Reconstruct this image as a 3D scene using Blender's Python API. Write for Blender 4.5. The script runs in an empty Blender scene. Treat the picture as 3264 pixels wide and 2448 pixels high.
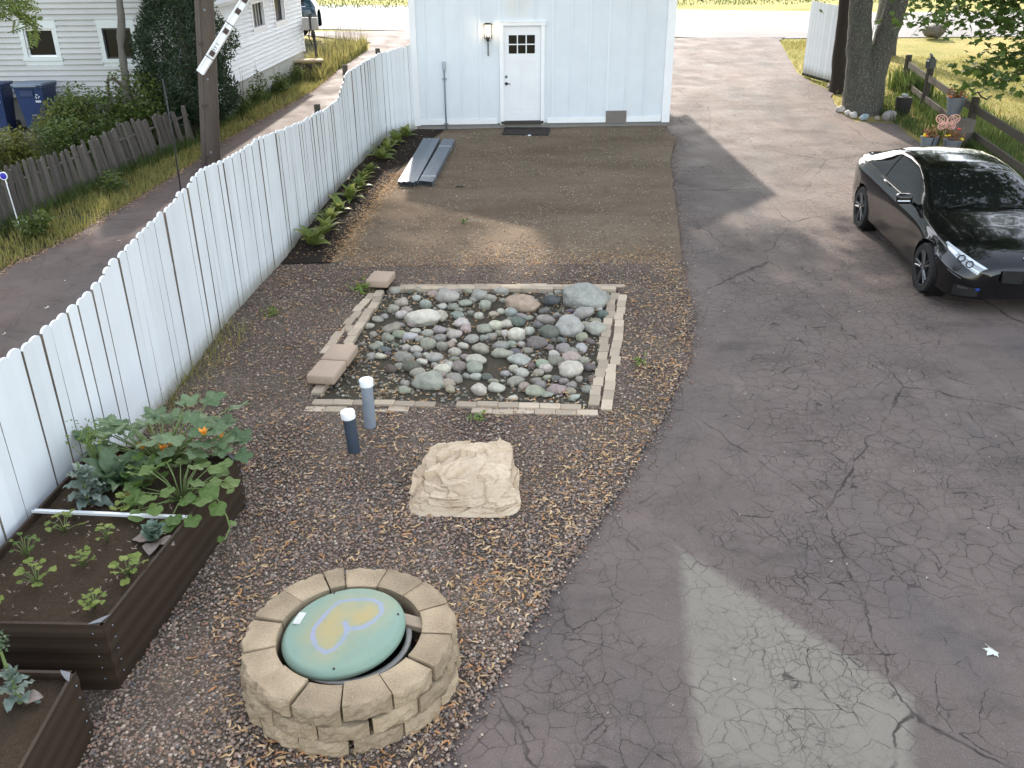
import bpy, bmesh, math, random
import numpy as np
from mathutils import Vector, Matrix, noise, Euler
random.seed(7); RNG = np.random.default_rng(11)
PI = math.pi; R = math.radians
scene = bpy.context.scene
COL = scene.collection

# ------------------------------------------------------------ camera
cam = bpy.data.cameras.new('camera'); camo = bpy.data.objects.new('camera', cam); COL.objects.link(camo)
cam.sensor_width = 36; cam.lens = 30.154; cam.clip_start = .05; cam.clip_end = 1500
camo.matrix_world = Matrix.Translation((0, 0, 3.85)) @ Matrix.Rotation(R(65), 4, 'X') @ Matrix.Rotation(R(-.5), 4, 'Z')
scene.camera = camo
# ------------------------------------------------------------ light
SUN_EL, SUN_AZ = 36.0, -7.5           # sun stands in front of the camera, a little to the left
w = bpy.data.worlds.new('World'); scene.world = w; w.use_nodes = True
wn = w.node_tree.nodes; wl = w.node_tree.links
sky = wn.new('ShaderNodeTexSky'); sky.sky_type = 'NISHITA'; sky.sun_disc = False
sky.sun_elevation = R(SUN_EL); sky.sun_rotation = R(SUN_AZ); sky.dust_density = 1.5; sky.air_density = 1.2; sky.ozone_density = .3
bg = wn['Background']; bg.inputs[1].default_value = .15
hz = wn.new('ShaderNodeHueSaturation'); hz.inputs['Saturation'].default_value = .5      # hazy, whitish daylight
wl.new(sky.outputs[0], hz.inputs['Color']); wl.new(hz.outputs[0], bg.inputs[0])
sun = bpy.data.lights.new('sun', 'SUN'); suno = bpy.data.objects.new('sun', sun); COL.objects.link(suno)
sun.energy = 2.0; sun.angle = R(1.2); sun.color = (1, .90, .79)
sd = Vector((math.sin(R(SUN_AZ)) * math.cos(R(SUN_EL)), math.cos(R(SUN_AZ)) * math.cos(R(SUN_EL)), math.sin(R(SUN_EL))))
suno.rotation_euler = sd.to_track_quat('Z', 'Y').to_euler()
vs = scene.view_settings
vs.view_transform = 'Standard'; vs.look = 'None'; vs.gamma = 1; vs.use_curve_mapping = False; vs.exposure = 2.12

# ------------------------------------------------------------ object helpers
def link(o, parent=None):
    COL.objects.link(o)
    if parent is not None: o.parent = parent
    return o
def tag(o, label=None, cat=None, group=None, kind=None):
    if label: o['label'] = label
    if cat: o['category'] = cat
    if group: o['group'] = group
    if kind: o['kind'] = kind
    return o
def thing(name, label, cat, loc=(0, 0, 0), rz=0, group=None):
    o = bpy.data.objects.new(name, None); COL.objects.link(o); o.empty_display_size = .1
    o.location = loc; o.rotation_euler = (0, 0, rz)
    return tag(o, label, cat, group)
def inst(name, me, parent=None, loc=(0, 0, 0), rot=(0, 0, 0), sc=1, color=None):
    o = bpy.data.objects.new(name, me); link(o, parent)
    o.location = loc; o.rotation_euler = rot
    o.scale = (sc, sc, sc) if not hasattr(sc, '__len__') else sc
    if color: o.color = (*color, 1)
    return o
class MB:
    def __init__(s): s.v = []; s.f = []; s.m = []
    def add(s, vs, fs, mi=0, M=None):
        b = len(s.v)
        s.v += [tuple(M @ Vector(p)) for p in vs] if M is not None else [tuple(p) for p in vs]
        s.f += [tuple(i + b for i in f) for f in fs]; s.m += [mi] * len(fs); return s
    def box(s, x0, x1, y0, y1, z0, z1, mi=0, M=None):
        return s.add([(x0,y0,z0),(x1,y0,z0),(x1,y1,z0),(x0,y1,z0),(x0,y0,z1),(x1,y0,z1),(x1,y1,z1),(x0,y1,z1)],
            [(0,3,2,1),(4,5,6,7),(0,1,5,4),(1,2,6,5),(2,3,7,6),(3,0,4,7)], mi, M)
    def cbox(s, c, d, b, mi=0, M=None):           # box with bevelled edges
        bm = bmesh.new(); bmesh.ops.create_cube(bm, size=1)
        for v in bm.verts: v.co = Vector((v.co.x * d[0], v.co.y * d[1], v.co.z * d[2])) + Vector(c)
        bmesh.ops.bevel(bm, geom=bm.edges[:], offset=b, segments=2, affect='EDGES', profile=.5)
        bm.verts.index_update()
        s.add([v.co for v in bm.verts], [tuple(v.index for v in f.verts) for f in bm.faces], mi, M); bm.free(); return s
    def tube(s, pts, r, n=8, mi=0, cap=True):
        pts = [Vector(p) for p in pts]; k = len(pts)
        rs = list(np.interp(np.linspace(0, 1, k), np.linspace(0, 1, len(r)), r)) if hasattr(r, '__len__') else [r] * k
        b = len(s.v); up = None
        for i, p in enumerate(pts):
            t = (pts[min(i + 1, k - 1)] - pts[max(i - 1, 0)]).normalized()
            if up is None: up = t.orthogonal().normalized()
            up = (up - t * up.dot(t)).normalized(); sd_ = t.cross(up)
            for j in range(n):
                a = 2 * PI * j / n; s.v.append(tuple(p + (up * math.cos(a) + sd_ * math.sin(a)) * rs[i]))
        for i in range(k - 1):
            for j in range(n):
                s.f.append((b + i*n + j, b + i*n + (j+1) % n, b + (i+1)*n + (j+1) % n, b + (i+1)*n + j)); s.m.append(mi)
        if cap:
            s.f.append(tuple(b + j for j in range(n))[::-1]); s.m.append(mi)
            s.f.append(tuple(b + (k-1)*n + j for j in range(n))); s.m.append(mi)
        return s
    def lathe(s, prof, n=24, mi=0, M=None, cap=True):     # profile of (r, z)
        vs = []; fs = []
        for r, z in prof:
            for j in range(n): a = 2*PI*j/n; vs.append((r*math.cos(a), r*math.sin(a), z))
        for i in range(len(prof) - 1):
            for j in range(n): fs.append((i*n+j, i*n+(j+1) % n, (i+1)*n+(j+1) % n, (i+1)*n+j))
        if cap:
            fs.append(tuple(range(n))[::-1]); k = len(prof) - 1; fs.append(tuple(k*n + j for j in range(n)))
        return s.add(vs, fs, mi, M)
    def prism(s, poly, z0, z1, mi=0, M=None):
        n = len(poly); vs = [(x, y, z0) for x, y in poly] + [(x, y, z1) for x, y in poly]
        fs = [tuple(range(n))[::-1], tuple(range(n, 2*n))] + [(i, (i+1) % n, n+(i+1) % n, n+i) for i in range(n)]
        return s.add(vs, fs, mi, M)
    def mesh(s, name, mats, smooth=False, angle=None):
        me = bpy.data.meshes.new(name); me.from_pydata(s.v, [], s.f)
        for m in (mats if isinstance(mats, (list, tuple)) else [mats]): me.materials.append(m)
        if any(s.m): me.polygons.foreach_set('material_index', s.m)
        if smooth or angle: me.polygons.foreach_set('use_smooth', [True] * len(s.f))
        if angle: me.set_sharp_from_angle(angle=R(angle))
        me.update(); return me
    def obj(s, name, mats, parent=None, smooth=False, angle=None, loc=(0, 0, 0), rot=(0, 0, 0)):
        o = bpy.data.objects.new(name, s.mesh(name, mats, smooth, angle)); link(o, parent); o.location = loc; o.rotation_euler = rot
        return o
def np_mesh(name, V, F, mat, smooth=False):
    V = np.asarray(V, np.float32); F = np.asarray(F, np.int32); k = F.shape[1]
    me = bpy.data.meshes.new(name); me.vertices.add(len(V)); me.vertices.foreach_set('co', V.ravel())
    me.loops.add(F.size); me.loops.foreach_set('vertex_index', F.ravel())
    me.polygons.add(len(F)); me.polygons.foreach_set('loop_start', np.arange(0, F.size, k, dtype=np.int32))
    me.polygons.foreach_set('loop_total', np.full(len(F), k, np.int32))
    if smooth: me.polygons.foreach_set('use_smooth', np.ones(len(F), bool))
    me.materials.append(mat); me.update(calc_edges=True); me.validate(); return me
def np_obj(name, V, F, mat, parent=None, smooth=False):
    return link(bpy.data.objects.new(name, np_mesh(name, V, F, mat, smooth)), parent)

# ------------------------------------------------------------ materials
class NT:
    def __init__(s, name):
        s.mat = bpy.data.materials.new(name); s.mat.use_nodes = True; s.t = s.mat.node_tree
        s.bsdf = s.t.nodes['Principled BSDF']; s.out = s.t.nodes['Material Output']
    def n(s, ty, **kw):
        nd = s.t.nodes.new('ShaderNode' + ty)
        for k, v in kw.items():
            if k.startswith('i_'):
                k = k[2:]; k = int(k) if k.isdigit() else k
                if hasattr(v, 'is_output') or isinstance(v, bpy.types.NodeSocket): s.t.links.new(v, nd.inputs[k])
                else: nd.inputs[k].default_value = v
            else: setattr(nd, k, v)
        return nd
    def l(s, a, b): s.t.links.new(a, b)
    def co(s, kind='Object'): return s.n('TexCoord').outputs[kind]
    def pos(s): return s.n('NewGeometry').outputs['Position']
    def noise(s, v, scale, detail=4, rough=.55, dist=0): return s.n('TexNoise', i_Vector=v, i_Scale=scale, i_Detail=detail, i_Roughness=rough, i_Distortion=dist).outputs['Fac']
    def mapv(s, v, sc): return s.n('VectorMath', operation='MULTIPLY', i_0=v, i_1=sc).outputs[0]
    def vor(s, v, scale, feature='F1', out='Distance', rnd=1): 
        return s.n('TexVoronoi', feature=feature, i_Vector=v, i_Scale=scale, i_Randomness=rnd).outputs[out]
    def ramp(s, f, a, b, lo=0, hi=1): 
        return s.n('MapRange', i_0=f, i_1=a, i_2=b, i_3=lo, i_4=hi).outputs[0]
    def mth(s, op, a, b=0., clamp=False):
        return s.n('Math', operation=op, use_clamp=clamp, i_0=a, i_1=b).outputs[0]
    def mix(s, f, a, b, mode='MIX'):
        nd = s.n('Mix', data_type='RGBA', blend_type=mode)
        for sock, v in ((nd.inputs[0], f), (nd.inputs[6], a), (nd.inputs[7], b)):
            if isinstance(v, bpy.types.NodeSocket): s.l(v, sock)
            elif hasattr(v, '__len__'): sock.default_value = (*v[:3], 1)
            else: sock.default_value = v
        return nd.outputs[2]
    def bump(s, h, strength=.3, dist=.01, nrm=None):
        nd = s.n('Bump', i_Height=h, i_Strength=strength, i_Distance=dist)
        if nrm is not None: s.l(nrm, nd.inputs['Normal'])
        s.l(nd.outputs[0], s.bsdf.inputs['Normal']); return nd.outputs[0]
    def set(s, color=None, rough=None, metal=None, spec=None, coat=None):
        for k, v in (('Base Color', color), ('Roughness', rough), ('Metallic', metal), ('Specular IOR Level', spec), ('Coat Weight', coat)):
            if v is None: continue
            if isinstance(v, bpy.types.NodeSocket): s.l(v, s.bsdf.inputs[k])
            else: s.bsdf.inputs[k].default_value = (*v, 1) if hasattr(v, '__len__') else v
        return s
    def rnd(s): return s.n('ObjectInfo').outputs['Random']
    def isl(s): return s.n('NewGeometry').outputs['Random Per Island']
def dark(c, k): return tuple(x * k for x in c)
def plain(name, c, rough=.6, metal=0, var=.18, scale=6, bump=.08, bscale=60, spec=.4, objvar=.12, coat=0, stretch=(1, 1, 1)):
    t = NT(name); v = t.mapv(t.co(), stretch)
    f = t.noise(v, scale, 5)
    c1 = t.mix(f, dark(c, 1 - var), dark(c, 1 + var))
    c2 = t.mix(t.ramp(t.noise(v, scale * 9, 3), .3, .7), dark(c, 1 - var * .6), dark(c, 1 + var * .4))
    cc = t.mix(.4, c1, c2)
    if objvar:
        hs = t.n('HueSaturation', i_Color=cc, i_Value=t.ramp(t.rnd(), 0, 1, 1 - objvar, 1 + objvar)); cc = hs.outputs[0]
    t.set(cc, rough, metal, spec, coat)
    if bump: t.bump(t.noise(v, bscale, 4), bump, .004)
    return t.mat
def leafmat(name, a, b, rough=.5, trans=.3, islands=True, tcol=None, veins=False):
    t = NT(name)
    f = t.isl() if islands else t.rnd()
    c = t.mix(f, a, b)
    c = t.mix(t.ramp(t.noise(t.co(), 9, 3), .35, .7), dark_mix(t, c, .75), c) if not islands else c
    if veins:
        wv = t.n('TexWave', i_Vector=t.co(), i_Scale=9., i_Distortion=1.5, i_Detail=1.); c = t.mix(t.ramp(wv.outputs['Fac'], .85, 1, 0, .35), c, dark(b, 1.6))
    t.set(c, rough, spec=.35)
    tr = t.n('BsdfTranslucent'); t.l(t.mix(.6, c, tcol or dark(b, 1.6)), tr.inputs[0])
    ms = t.n('MixShader', i_0=trans); t.l(t.bsdf.outputs[0], ms.inputs[1]); t.l(tr.outputs[0], ms.inputs[2]); t.l(ms.outputs[0], t.out.inputs[0])
    return t.mat
def dark_mix(t, c, k):
    return t.n('HueSaturation', i_Color=c, i_Value=k).outputs[0]

white_paint = NT('white_paint')
def make_white(name, c, dirt, streak=(14, 14, .6), splash=0, spot=None):
    t = NT(name); v = t.co()
    g = t.noise(t.mapv(v, streak), 3, 5)
    f = t.noise(v, 2.2, 5)
    cc = t.mix(t.ramp(f, .35, .75), c, dark(c, .93))
    cc = t.mix(t.ramp(g, .62, .8, 0, dirt), cc, (.42, .40, .36))
    if splash:      # mud and algae thrown up on the lowest part, a little peeling above
        z = t.n('SeparateXYZ', i_0=v).outputs[2]; zn = t.mth('ADD', z, t.mth('MULTIPLY', t.noise(v, 9, 5), -.28))
        cc = t.mix(t.ramp(zn, -.12, .10, splash, 0), cc, (.20, .18, .12)); cc = t.mix(t.ramp(t.noise(t.mapv(v, (6, 6, 1.2)), 5, 5, .7), .66, .74, 0, .35), cc, (.36, .33, .29))
    if spot: 
        d = t.n('VectorMath', operation='DISTANCE', i_0=v, i_1=spot).outputs[1]; cc = t.mix(t.ramp(t.mth('ADD', d, t.mth('MULTIPLY', t.noise(v, 4, 4), .3)), .15, .55, .35, 0), cc, (.62, .50, .34))
    hs = t.n('HueSaturation', i_Color=cc, i_Value=t.ramp(t.rnd(), 0, 1, .92, 1.04)).outputs[0]
    t.set(hs, .55, spec=.35); t.bump(g, .12, .003)
    return t.mat
FENCE_WHITE = make_white('fence_white_paint', (.77, .795, .82), .4, splash=.8)
WALL_WHITE = make_white('garage_white_paint', (.71, .745, .775), .10, (3, 3, .8), spot=(2.33, 0, 3.45))
TRIM_WHITE = make_white('trim_white_paint', (.82, .82, .82), .05)
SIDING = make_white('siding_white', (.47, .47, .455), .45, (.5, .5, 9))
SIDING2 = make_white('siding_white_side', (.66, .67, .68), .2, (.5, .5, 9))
GREYWOOD = plain('weathered_grey_wood', (.115, .10, .087), .85, var=.4, scale=5, bump=.5, bscale=30, stretch=(8, 8, .7), objvar=.25, spec=.2)
DARKWOOD = plain('dark_damp_wood', (.058, .05, .038), .85, var=.4, scale=5, bump=.5, bscale=30, stretch=(5, 5, 1), objvar=.2, spec=.2)
POLEWOOD = plain('pole_wood', (.095, .076, .062), .85, var=.85, scale=7, bump=.8, bscale=24, stretch=(9, 9, .35), objvar=0, spec=.2)
BROWNPANEL = plain('dark_brown_panel', (.040, .026, .017), .6, var=.3, scale=3, bump=.15, spec=.2, objvar=.1, stretch=(1, 1, 7))
BLACKMETAL = plain('black_metal', (.02, .02, .02), .4, var=.2, bump=.03, objvar=0)
GALV = plain('galvanised_steel', (.19, .215, .25), .5, .45, var=.2, scale=5, bump=.04, objvar=.12, stretch=(3, .4, 3))
ALU = plain('aluminium', (.78, .79, .80), .4, .25, var=.1, bump=.03, objvar=0)
CONC = plain('foundation_concrete', (.24, .23, .21), .9, var=.35, scale=3, bump=.4, bscale=40, objvar=0, spec=.2)
CONCPALE = plain('pale_foundation', (.46, .45, .41), .9, var=.25, scale=2, bump=.3, bscale=40, objvar=0, spec=.2)
DARKGLASS = plain('dark_window_glass', (.008, .008, .009), .12, var=.3, bump=0, spec=.2, objvar=0)
PVCGREY = plain('grey_pvc', (.16, .19, .23), .5, var=.25, scale=4, bump=.05, objvar=0)
PVCDARK = plain('slate_pvc', (.045, .06, .085), .5, var=.25, scale=4, bump=.05, objvar=0)
PVCWHITE = plain('white_pvc_cap', (.86, .86, .86), .4, var=.03, bump=0, objvar=0)
BLUEBIN = plain('blue_plastic', (.012, .03, .10), .45, var=.2, bump=.06, objvar=.1)
BRICKTAN = plain('tan_paver', (.40, .325, .24), .9, var=.3, scale=9, bump=.4, bscale=50, objvar=.25, spec=.2)
def blockmat():
    t = NT('tan_concrete_block'); v = t.co(); f = t.noise(v, 7, 6, .65)
    c = t.mix(t.ramp(f, .3, .7), (.28, .21, .135), (.46, .355, .235)); c = t.mix(t.ramp(t.noise(v, 28, 3), .5, .75, 0, .5), c, (.20, .15, .105))
    c = t.mix(t.ramp(t.noise(v, 95, 2), .66, .72, 0, .8), c, (.55, .47, .36)); c = t.mix(t.ramp(t.noise(v, 80, 2), .3, .36, .5, 0), c, (.11, .085, .06))
    c = t.n('HueSaturation', i_Color=c, i_Value=t.ramp(t.rnd(), 0, 1, .80, 1.15)).outputs[0]
    t.set(c, .95, spec=.12); t.bump(t.noise(v, 55, 5, .7), .8, .012); return t.mat
BLOCKTAN = blockmat()
BARK = None
def bark():
    t = NT('maple_bark'); v = t.co(); s = t.mapv(v, (1, 1, .11))
    vo = t.vor(t.n('VectorMath', operation='ADD', i_0=s, i_1=t.mapv(t.n('TexNoise', i_Vector=v, i_Scale=4.).outputs['Color'], (.3,)*3)).outputs[0], 21, 'DISTANCE_TO_EDGE')
    n1 = t.noise(s, 30, 5)
    c = t.mix(t.ramp(vo, 0, .12), (.075, .068, .058), (.16, .15, .13)); c = t.mix(t.ramp(t.noise(v, 2, 4), .45, .7, 0, .6), c, (.11, .13, .10))
    c = t.mix(t.ramp(n1, .3, .7, 0, .3), c, (.07, .06, .05))
    t.set(c, .95, spec=.1); t.bump(t.mth('ADD', t.ramp(vo, 0, .15), n1), .9, .02); return t.mat
BARK = bark()
def rockmat(name, speck=.35):
    t = NT(name); v = t.co(); oi = t.n('ObjectInfo')
    c = oi.outputs['Color']; f = t.noise(v, 3.2, 6, .6)
    c1 = t.mix(t.ramp(f, .3, .7), dark_mix(t, c, .72), dark_mix(t, c, 1.18))
    c1 = t.mix(t.ramp(t.noise(v, 26, 3), .56, .68, 0, speck), c1, (.42, .42, .40))
    c1 = t.mix(t.ramp(t.noise(v, 18, 3), .6, .7, 0, .35), c1, (.05, .05, .045))
    t.set(c1, .92, spec=.12); t.bump(t.noise(v, 12, 6), .35, .02); return t.mat
ROCK = rockmat('cobble_stone')
GRANITE = rockmat('speckled_granite', .8)
# ------------------------------------------------------------ terrain
_gy = np.array([-60, -5, 0, 4, 8, 12, 16, 20.5, 30, 36, 52, 70, 200, 700.]); _gz = np.array([-.4, -.05, -.03, 0, .13, .30, .52, .85, 1.6, 2.1, 2.85, 3.65, 9, 22.])
_ys = np.concatenate([np.arange(-60, -2, 2.), np.arange(-2, 60, .25), np.arange(60, 120, 2.), np.array([130, 160, 200, 300, 500, 700.])])
_zz = np.interp(_ys, _gy, _gz)
for _ in range(10):
    z2 = _zz.copy(); z2[30:270] = (_zz[29:269] + 2 * _zz[30:270] + _zz[31:271]) / 4; _zz = z2
def gz(y): return float(np.interp(y, _ys, _zz))
def gzv(y): return np.interp(y, _ys, _zz)
def P(x, y, dz=0): return (x, y, gz(y) + dz)
def sheet(name, ys, xl, xr, nx, dz, mat, kind='structure', parent=None, jit=0, keep=None, relief=None):
    ys = np.asarray(ys); A = np.array([xl(y) for y in ys]); B = np.array([xr(y) for y in ys])
    if jit:
        A = A + np.array([noise.noise(Vector((y * 2.3, 3.1, 0))) + .5 * noise.noise(Vector((y * 9, 7, 0))) for y in ys]) * jit
        B = B + np.array([noise.noise(Vector((y * 2.3, 9.1, 5))) + .5 * noise.noise(Vector((y * 9, 2, 1))) for y in ys]) * jit
    t = np.linspace(0, 1, nx + 1)
    X = A[:, None] * (1 - t) + B[:, None] * t; Y = np.repeat(ys[:, None], nx + 1, 1)
    Z = gzv(Y) + dz
    if relief: Z = Z + relief(X, Y)
    V = np.stack([X, Y, Z], -1).reshape(-1, 3); k = nx + 1; F = []
    for i in range(len(ys) - 1):
        for j in range(nx):
            a = i * k + j
            if keep and not keep(X[i, j] * .5 + X[i+1, j+1] * .5, ys[i] * .5 + ys[i+1] * .5): continue
            F.append((a, a + 1, a + k + 1, a + k))
    o = np_obj(name, V, F, mat, parent, True)
    if kind: o['kind'] = kind
    return o
def yrange(a, b, s=.25): 
    ys = np.unique(np.round(np.concatenate([[a], np.arange(math.ceil(a / s) * s, b, s), [b]]), 4)); return ys
def curve(pts):
    p = np.array(pts); return lambda y: float(np.interp(y, p[:, 0], p[:, 1]))

def grassmat(name, a, b, c, sc=1.):
    t = NT(name); v = t.pos()
    col = t.mix(t.ramp(t.noise(v, .35 * sc, 5), .38, .62), a, b)
    col = t.mix(t.ramp(t.noise(v, 1.3 * sc, 6, .6), .45, .7, 0, .8), col, c)
    col = t.mix(t.ramp(t.noise(v, 16, 4, .7), .35, .7, 0, .55), col, dark(a, .5))
    t.set(col, .95, spec=.1); t.bump(t.noise(v, 22, 5, .7), .8, .05); return t.mat
LAWN = grassmat('lawn_grass', (.24, .235, .07), (.46, .36, .15), (.34, .30, .10))
SOILGRASS = grassmat('rough_soil', (.07, .065, .03), (.10, .085, .05), (.05, .07, .02))
def asphalt(name, base, redn, cr=1., patch=False, coarse=6.4):
    t = NT(name); v = t.pos()
    wob = t.n('VectorMath', operation='ADD', i_0=v, i_1=t.mapv(t.n('TexNoise', i_Vector=v, i_Scale=3.2, i_Detail=4.).outputs['Color'], (.2, .2, 0))).outputs[0]
    wob = t.n('VectorMath', operation='ADD', i_0=wob, i_1=t.mapv(t.n('TexNoise', i_Vector=v, i_Scale=24., i_Detail=2.).outputs['Color'], (.025, .025, 0))).outputs[0]
    flat = t.mapv(wob, (1, 1, 0))
    m1 = t.noise(t.mapv(v, (1, 1, 0)), .42, 3)
    c = t.mix(t.ramp(t.noise(v, .5, 5), .36, .64), base, redn)
    c = t.mix(t.ramp(t.noise(v, 2.1, 6, .65), .5, .75, 0, .5), c, dark(base, .6))
    c = t.mix(t.ramp(t.noise(t.mapv(v, (1.2, .45, 1)), .7, 5, .6), .50, .64, 0, .6), c, (.074, .066, .063))
    c = t.mix(t.ramp(t.noise(t.mapv(v, (1.6, .35, 1)), .9, 4), .60, .70, 0, .35), c, dark(redn, 1.35))
    c = t.mix(t.ramp(t.noise(t.mapv(v, (2.2, .8, 1)), 1.1, 5), .6, .8, 0, .5), c, dark(redn, 1.5))
    c = t.mix(t.ramp(t.noise(v, 130, 2), .55, .75, 0, .35), c, dark(redn, 2.0))
    if patch:   # window-glass reflection painted into the drive colour as a paler straight-edged panel
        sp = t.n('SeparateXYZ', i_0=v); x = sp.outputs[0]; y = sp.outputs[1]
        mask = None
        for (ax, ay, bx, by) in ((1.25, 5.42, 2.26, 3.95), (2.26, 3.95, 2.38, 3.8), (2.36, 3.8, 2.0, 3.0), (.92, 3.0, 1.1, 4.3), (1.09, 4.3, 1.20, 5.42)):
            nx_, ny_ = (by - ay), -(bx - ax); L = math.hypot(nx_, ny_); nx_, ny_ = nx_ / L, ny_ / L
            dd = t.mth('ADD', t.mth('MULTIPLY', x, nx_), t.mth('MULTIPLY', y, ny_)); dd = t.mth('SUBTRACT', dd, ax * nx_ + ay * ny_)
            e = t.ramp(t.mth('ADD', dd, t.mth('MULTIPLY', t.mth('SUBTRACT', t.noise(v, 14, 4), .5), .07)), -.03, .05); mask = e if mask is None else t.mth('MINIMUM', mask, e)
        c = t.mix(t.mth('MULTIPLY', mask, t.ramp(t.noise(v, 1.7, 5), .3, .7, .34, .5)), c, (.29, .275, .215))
    e1 = t.vor(flat, coarse, 'DISTANCE_TO_EDGE'); e2 = t.vor(t.n('VectorMath', operation='ADD', i_0=flat, i_1=(3.3, 1.7, 0)).outputs[0], coarse * 2., 'DISTANCE_TO_EDGE'); e3 = t.vor(t.mapv(flat, (1, .55, 0)), .42, 'DISTANCE_TO_EDGE'); e4 = t.vor(t.n('VectorMath', operation='ADD', i_0=flat, i_1=(7.3, 4.1, 0)).outputs[0], coarse * .48, 'DISTANCE_TO_EDGE')
    wd = t.ramp(t.noise(v, 2.6, 4), .35, .68, .3, 1.05)
    def line(e, w_): return t.ramp(t.mth('DIVIDE', e, wd), w_ * .3, w_, 1, 0)
    z1 = t.ramp(m1, .39, .52, 0, .85); z2 = t.ramp(t.noise(t.mapv(v, (1, 1, 0)), .75, 4), .50, .58)
    k1 = t.mth('MULTIPLY', line(e1, .034), z1); k2 = t.mth('MULTIPLY', line(e2, .04), t.mth('MULTIPLY', z2, .8)); k4 = t.mth('MULTIPLY', line(e4, .013), t.ramp(t.noise(v, .6, 3), .42, .55, .1, 1))
    k3 = t.mth('MULTIPLY', line(e3, .0065), t.ramp(t.noise(v, .8, 3), .4, .55, .3, 1))
    k = t.mth('MULTIPLY', t.mth('MAXIMUM', t.mth('MAXIMUM', k1, k2), t.mth('MAXIMUM', k3, k4)), cr)
    k = t.mth('MULTIPLY', k, t.ramp(t.noise(v, 7, 3), .32, .5, .2, 1))
    halo = t.mth('MULTIPLY', t.mth('MAXIMUM', t.mth('MULTIPLY', t.ramp(e1, 0, .17, 1, 0), z1), t.mth('MULTIPLY', t.ramp(e2, 0, .2, 1, 0), z2)), cr * .16)
    c = t.mix(halo, c, (.045, .036, .031)); c = t.mix(t.mth('MULTIPLY', t.ramp(t.noise(t.mapv(v, (.7, 1.3, 1)), 1.3, 6, .7), .54, .66), .5), c, (.05, .041, .037))
    c = t.mix(t.ramp(t.noise(v, 75, 3, .8), .58, .7, 0, .4), c, dark(base, .5)); c = t.mix(t.ramp(t.noise(v, 190, 1), .66, .74, 0, .5), c, (.36, .32, .29))
    c = t.mix(t.mth('MULTIPLY', k, .92), c, (.024, .018, .015))
    t.set(c, t.ramp(t.noise(v, 1.5, 4), .3, .7, .72, .92), spec=.3)
    h = t.mth('SUBTRACT', t.mth('MULTIPLY', t.noise(v, 160, 2), .25), t.mth('MULTIPLY', k, 1.))
    t.bump(h, .35, .008); return t.mat
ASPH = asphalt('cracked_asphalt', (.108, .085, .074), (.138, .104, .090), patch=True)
ASPH2 = asphalt('lane_asphalt', (.068, .049, .042), (.11, .075, .062), .5, coarse=2.)
def concrete_street():
    t = NT('street_concrete'); v = t.pos()
    c = t.mix(t.ramp(t.noise(v, .3, 5), .35, .65), (.20, .19, .185), (.245, .235, .225)); c = t.mix(t.ramp(t.noise(v, 2.5, 5), .55, .75, 0, .5), c, (.17, .163, .157))
    t.set(c, .9, spec=.2); t.bump(t.noise(v, 60, 3), .2, .01); return t.mat
STREET = concrete_street()
def gravelmat():
    t = NT('gravel_bed'); v = t.pos(); f = t.mapv(v, (1, 1, .4))
    col = t.n('TexVoronoi', i_Vector=f, i_Scale=55.); r = t.n('SeparateColor', i_0=col.outputs['Color'])
    c = t.mix(r.outputs[0], (.088, .060, .044), (.26, .188, .137)); c = t.mix(t.ramp(r.outputs[1], .8, .95, 0, .7), c, (.36, .30, .235)); c = t.mix(t.ramp(r.outputs[2], .75, .95, 0, .5), c, (.19, .11, .09))
    c = t.mix(t.ramp(col.outputs['Distance'], .25, .6, 0, .75), c, (.025, .02, .018))
    c = t.mix(t.ramp(t.noise(v, .8, 4), .45, .7, 0, .35), c, (.20, .165, .11))
    t.set(c, .85, spec=.25); t.bump(t.ramp(col.outputs['Distance'], 0, .6, 1, 0), .9, .014); return t.mat
GRAVEL = gravelmat()
def dirtmat():
    t = NT('bare_dirt'); v = t.pos()
    c = t.mix(t.ramp(t.noise(t.mapv(v, (.5, 1.3, 1)), .8, 5), .35, .68), (.145, .104, .070), (.225, .170, .118))
    c = t.mix(t.ramp(t.noise(v, 5, 5), .5, .8, 0, .5), c, (.085, .062, .043)); c = t.mix(t.ramp(t.noise(v, 70, 3), .58, .72, 0, .8), c, (.38, .30, .215))
    c = t.mix(t.ramp(t.noise(v, 90, 2), .3, .42, .6, 0), c, (.06, .05, .04))
    t.set(c, .95, spec=.1); t.bump(t.noise(v, 45, 5, .7), .7, .03); return t.mat
DIRT = dirtmat()
def mulchmat(name, a, b):
    t = NT(name); v = t.pos()
    c = t.mix(t.noise(v, 34, 4, .7), a, b); c = t.mix(t.ramp(t.noise(v, 90, 2), .62, .72, 0, .6), c, (.16, .12, .09))
    t.set(c, .95, spec=.1); t.bump(t.noise(v, 50, 5, .7), 1., .03); return t.mat
MULCH = mulchmat('dark_mulch', (.018, .014, .012), (.05, .038, .03))
SOIL = mulchmat('bed_soil', (.045, .031, .020), (.095, .066, .044))
PONDSOIL = mulchmat('pond_soil', (.045, .039, .028), (.13, .11, .08))

# ground as one sheet out to the horizon
XS = np.array([-600, -300, -150, -80, -40, -25, -18, -14, -11, -9, -7, -5, -3, -1, 1, 3, 5, 7, 9, 11, 14, 18, 25, 40, 80, 150, 300, 600.])
GX, GY = np.meshgrid(XS, _ys); k = len(XS)
GV = np.stack([GX, GY, gzv(GY) - .03], -1).reshape(-1, 3)
GF = [(i*k+j, i*k+j+1, (i+1)*k+j+1, (i+1)*k+j) for i in range(len(_ys)-1) for j in range(k-1)]
tag(np_obj('ground', GV, GF, LAWN, None, True), kind='structure')
sheet('lawn_soil', yrange(2, 34), lambda y: -16, lambda y: -5.2, 8, -.012, SOILGRASS)

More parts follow.
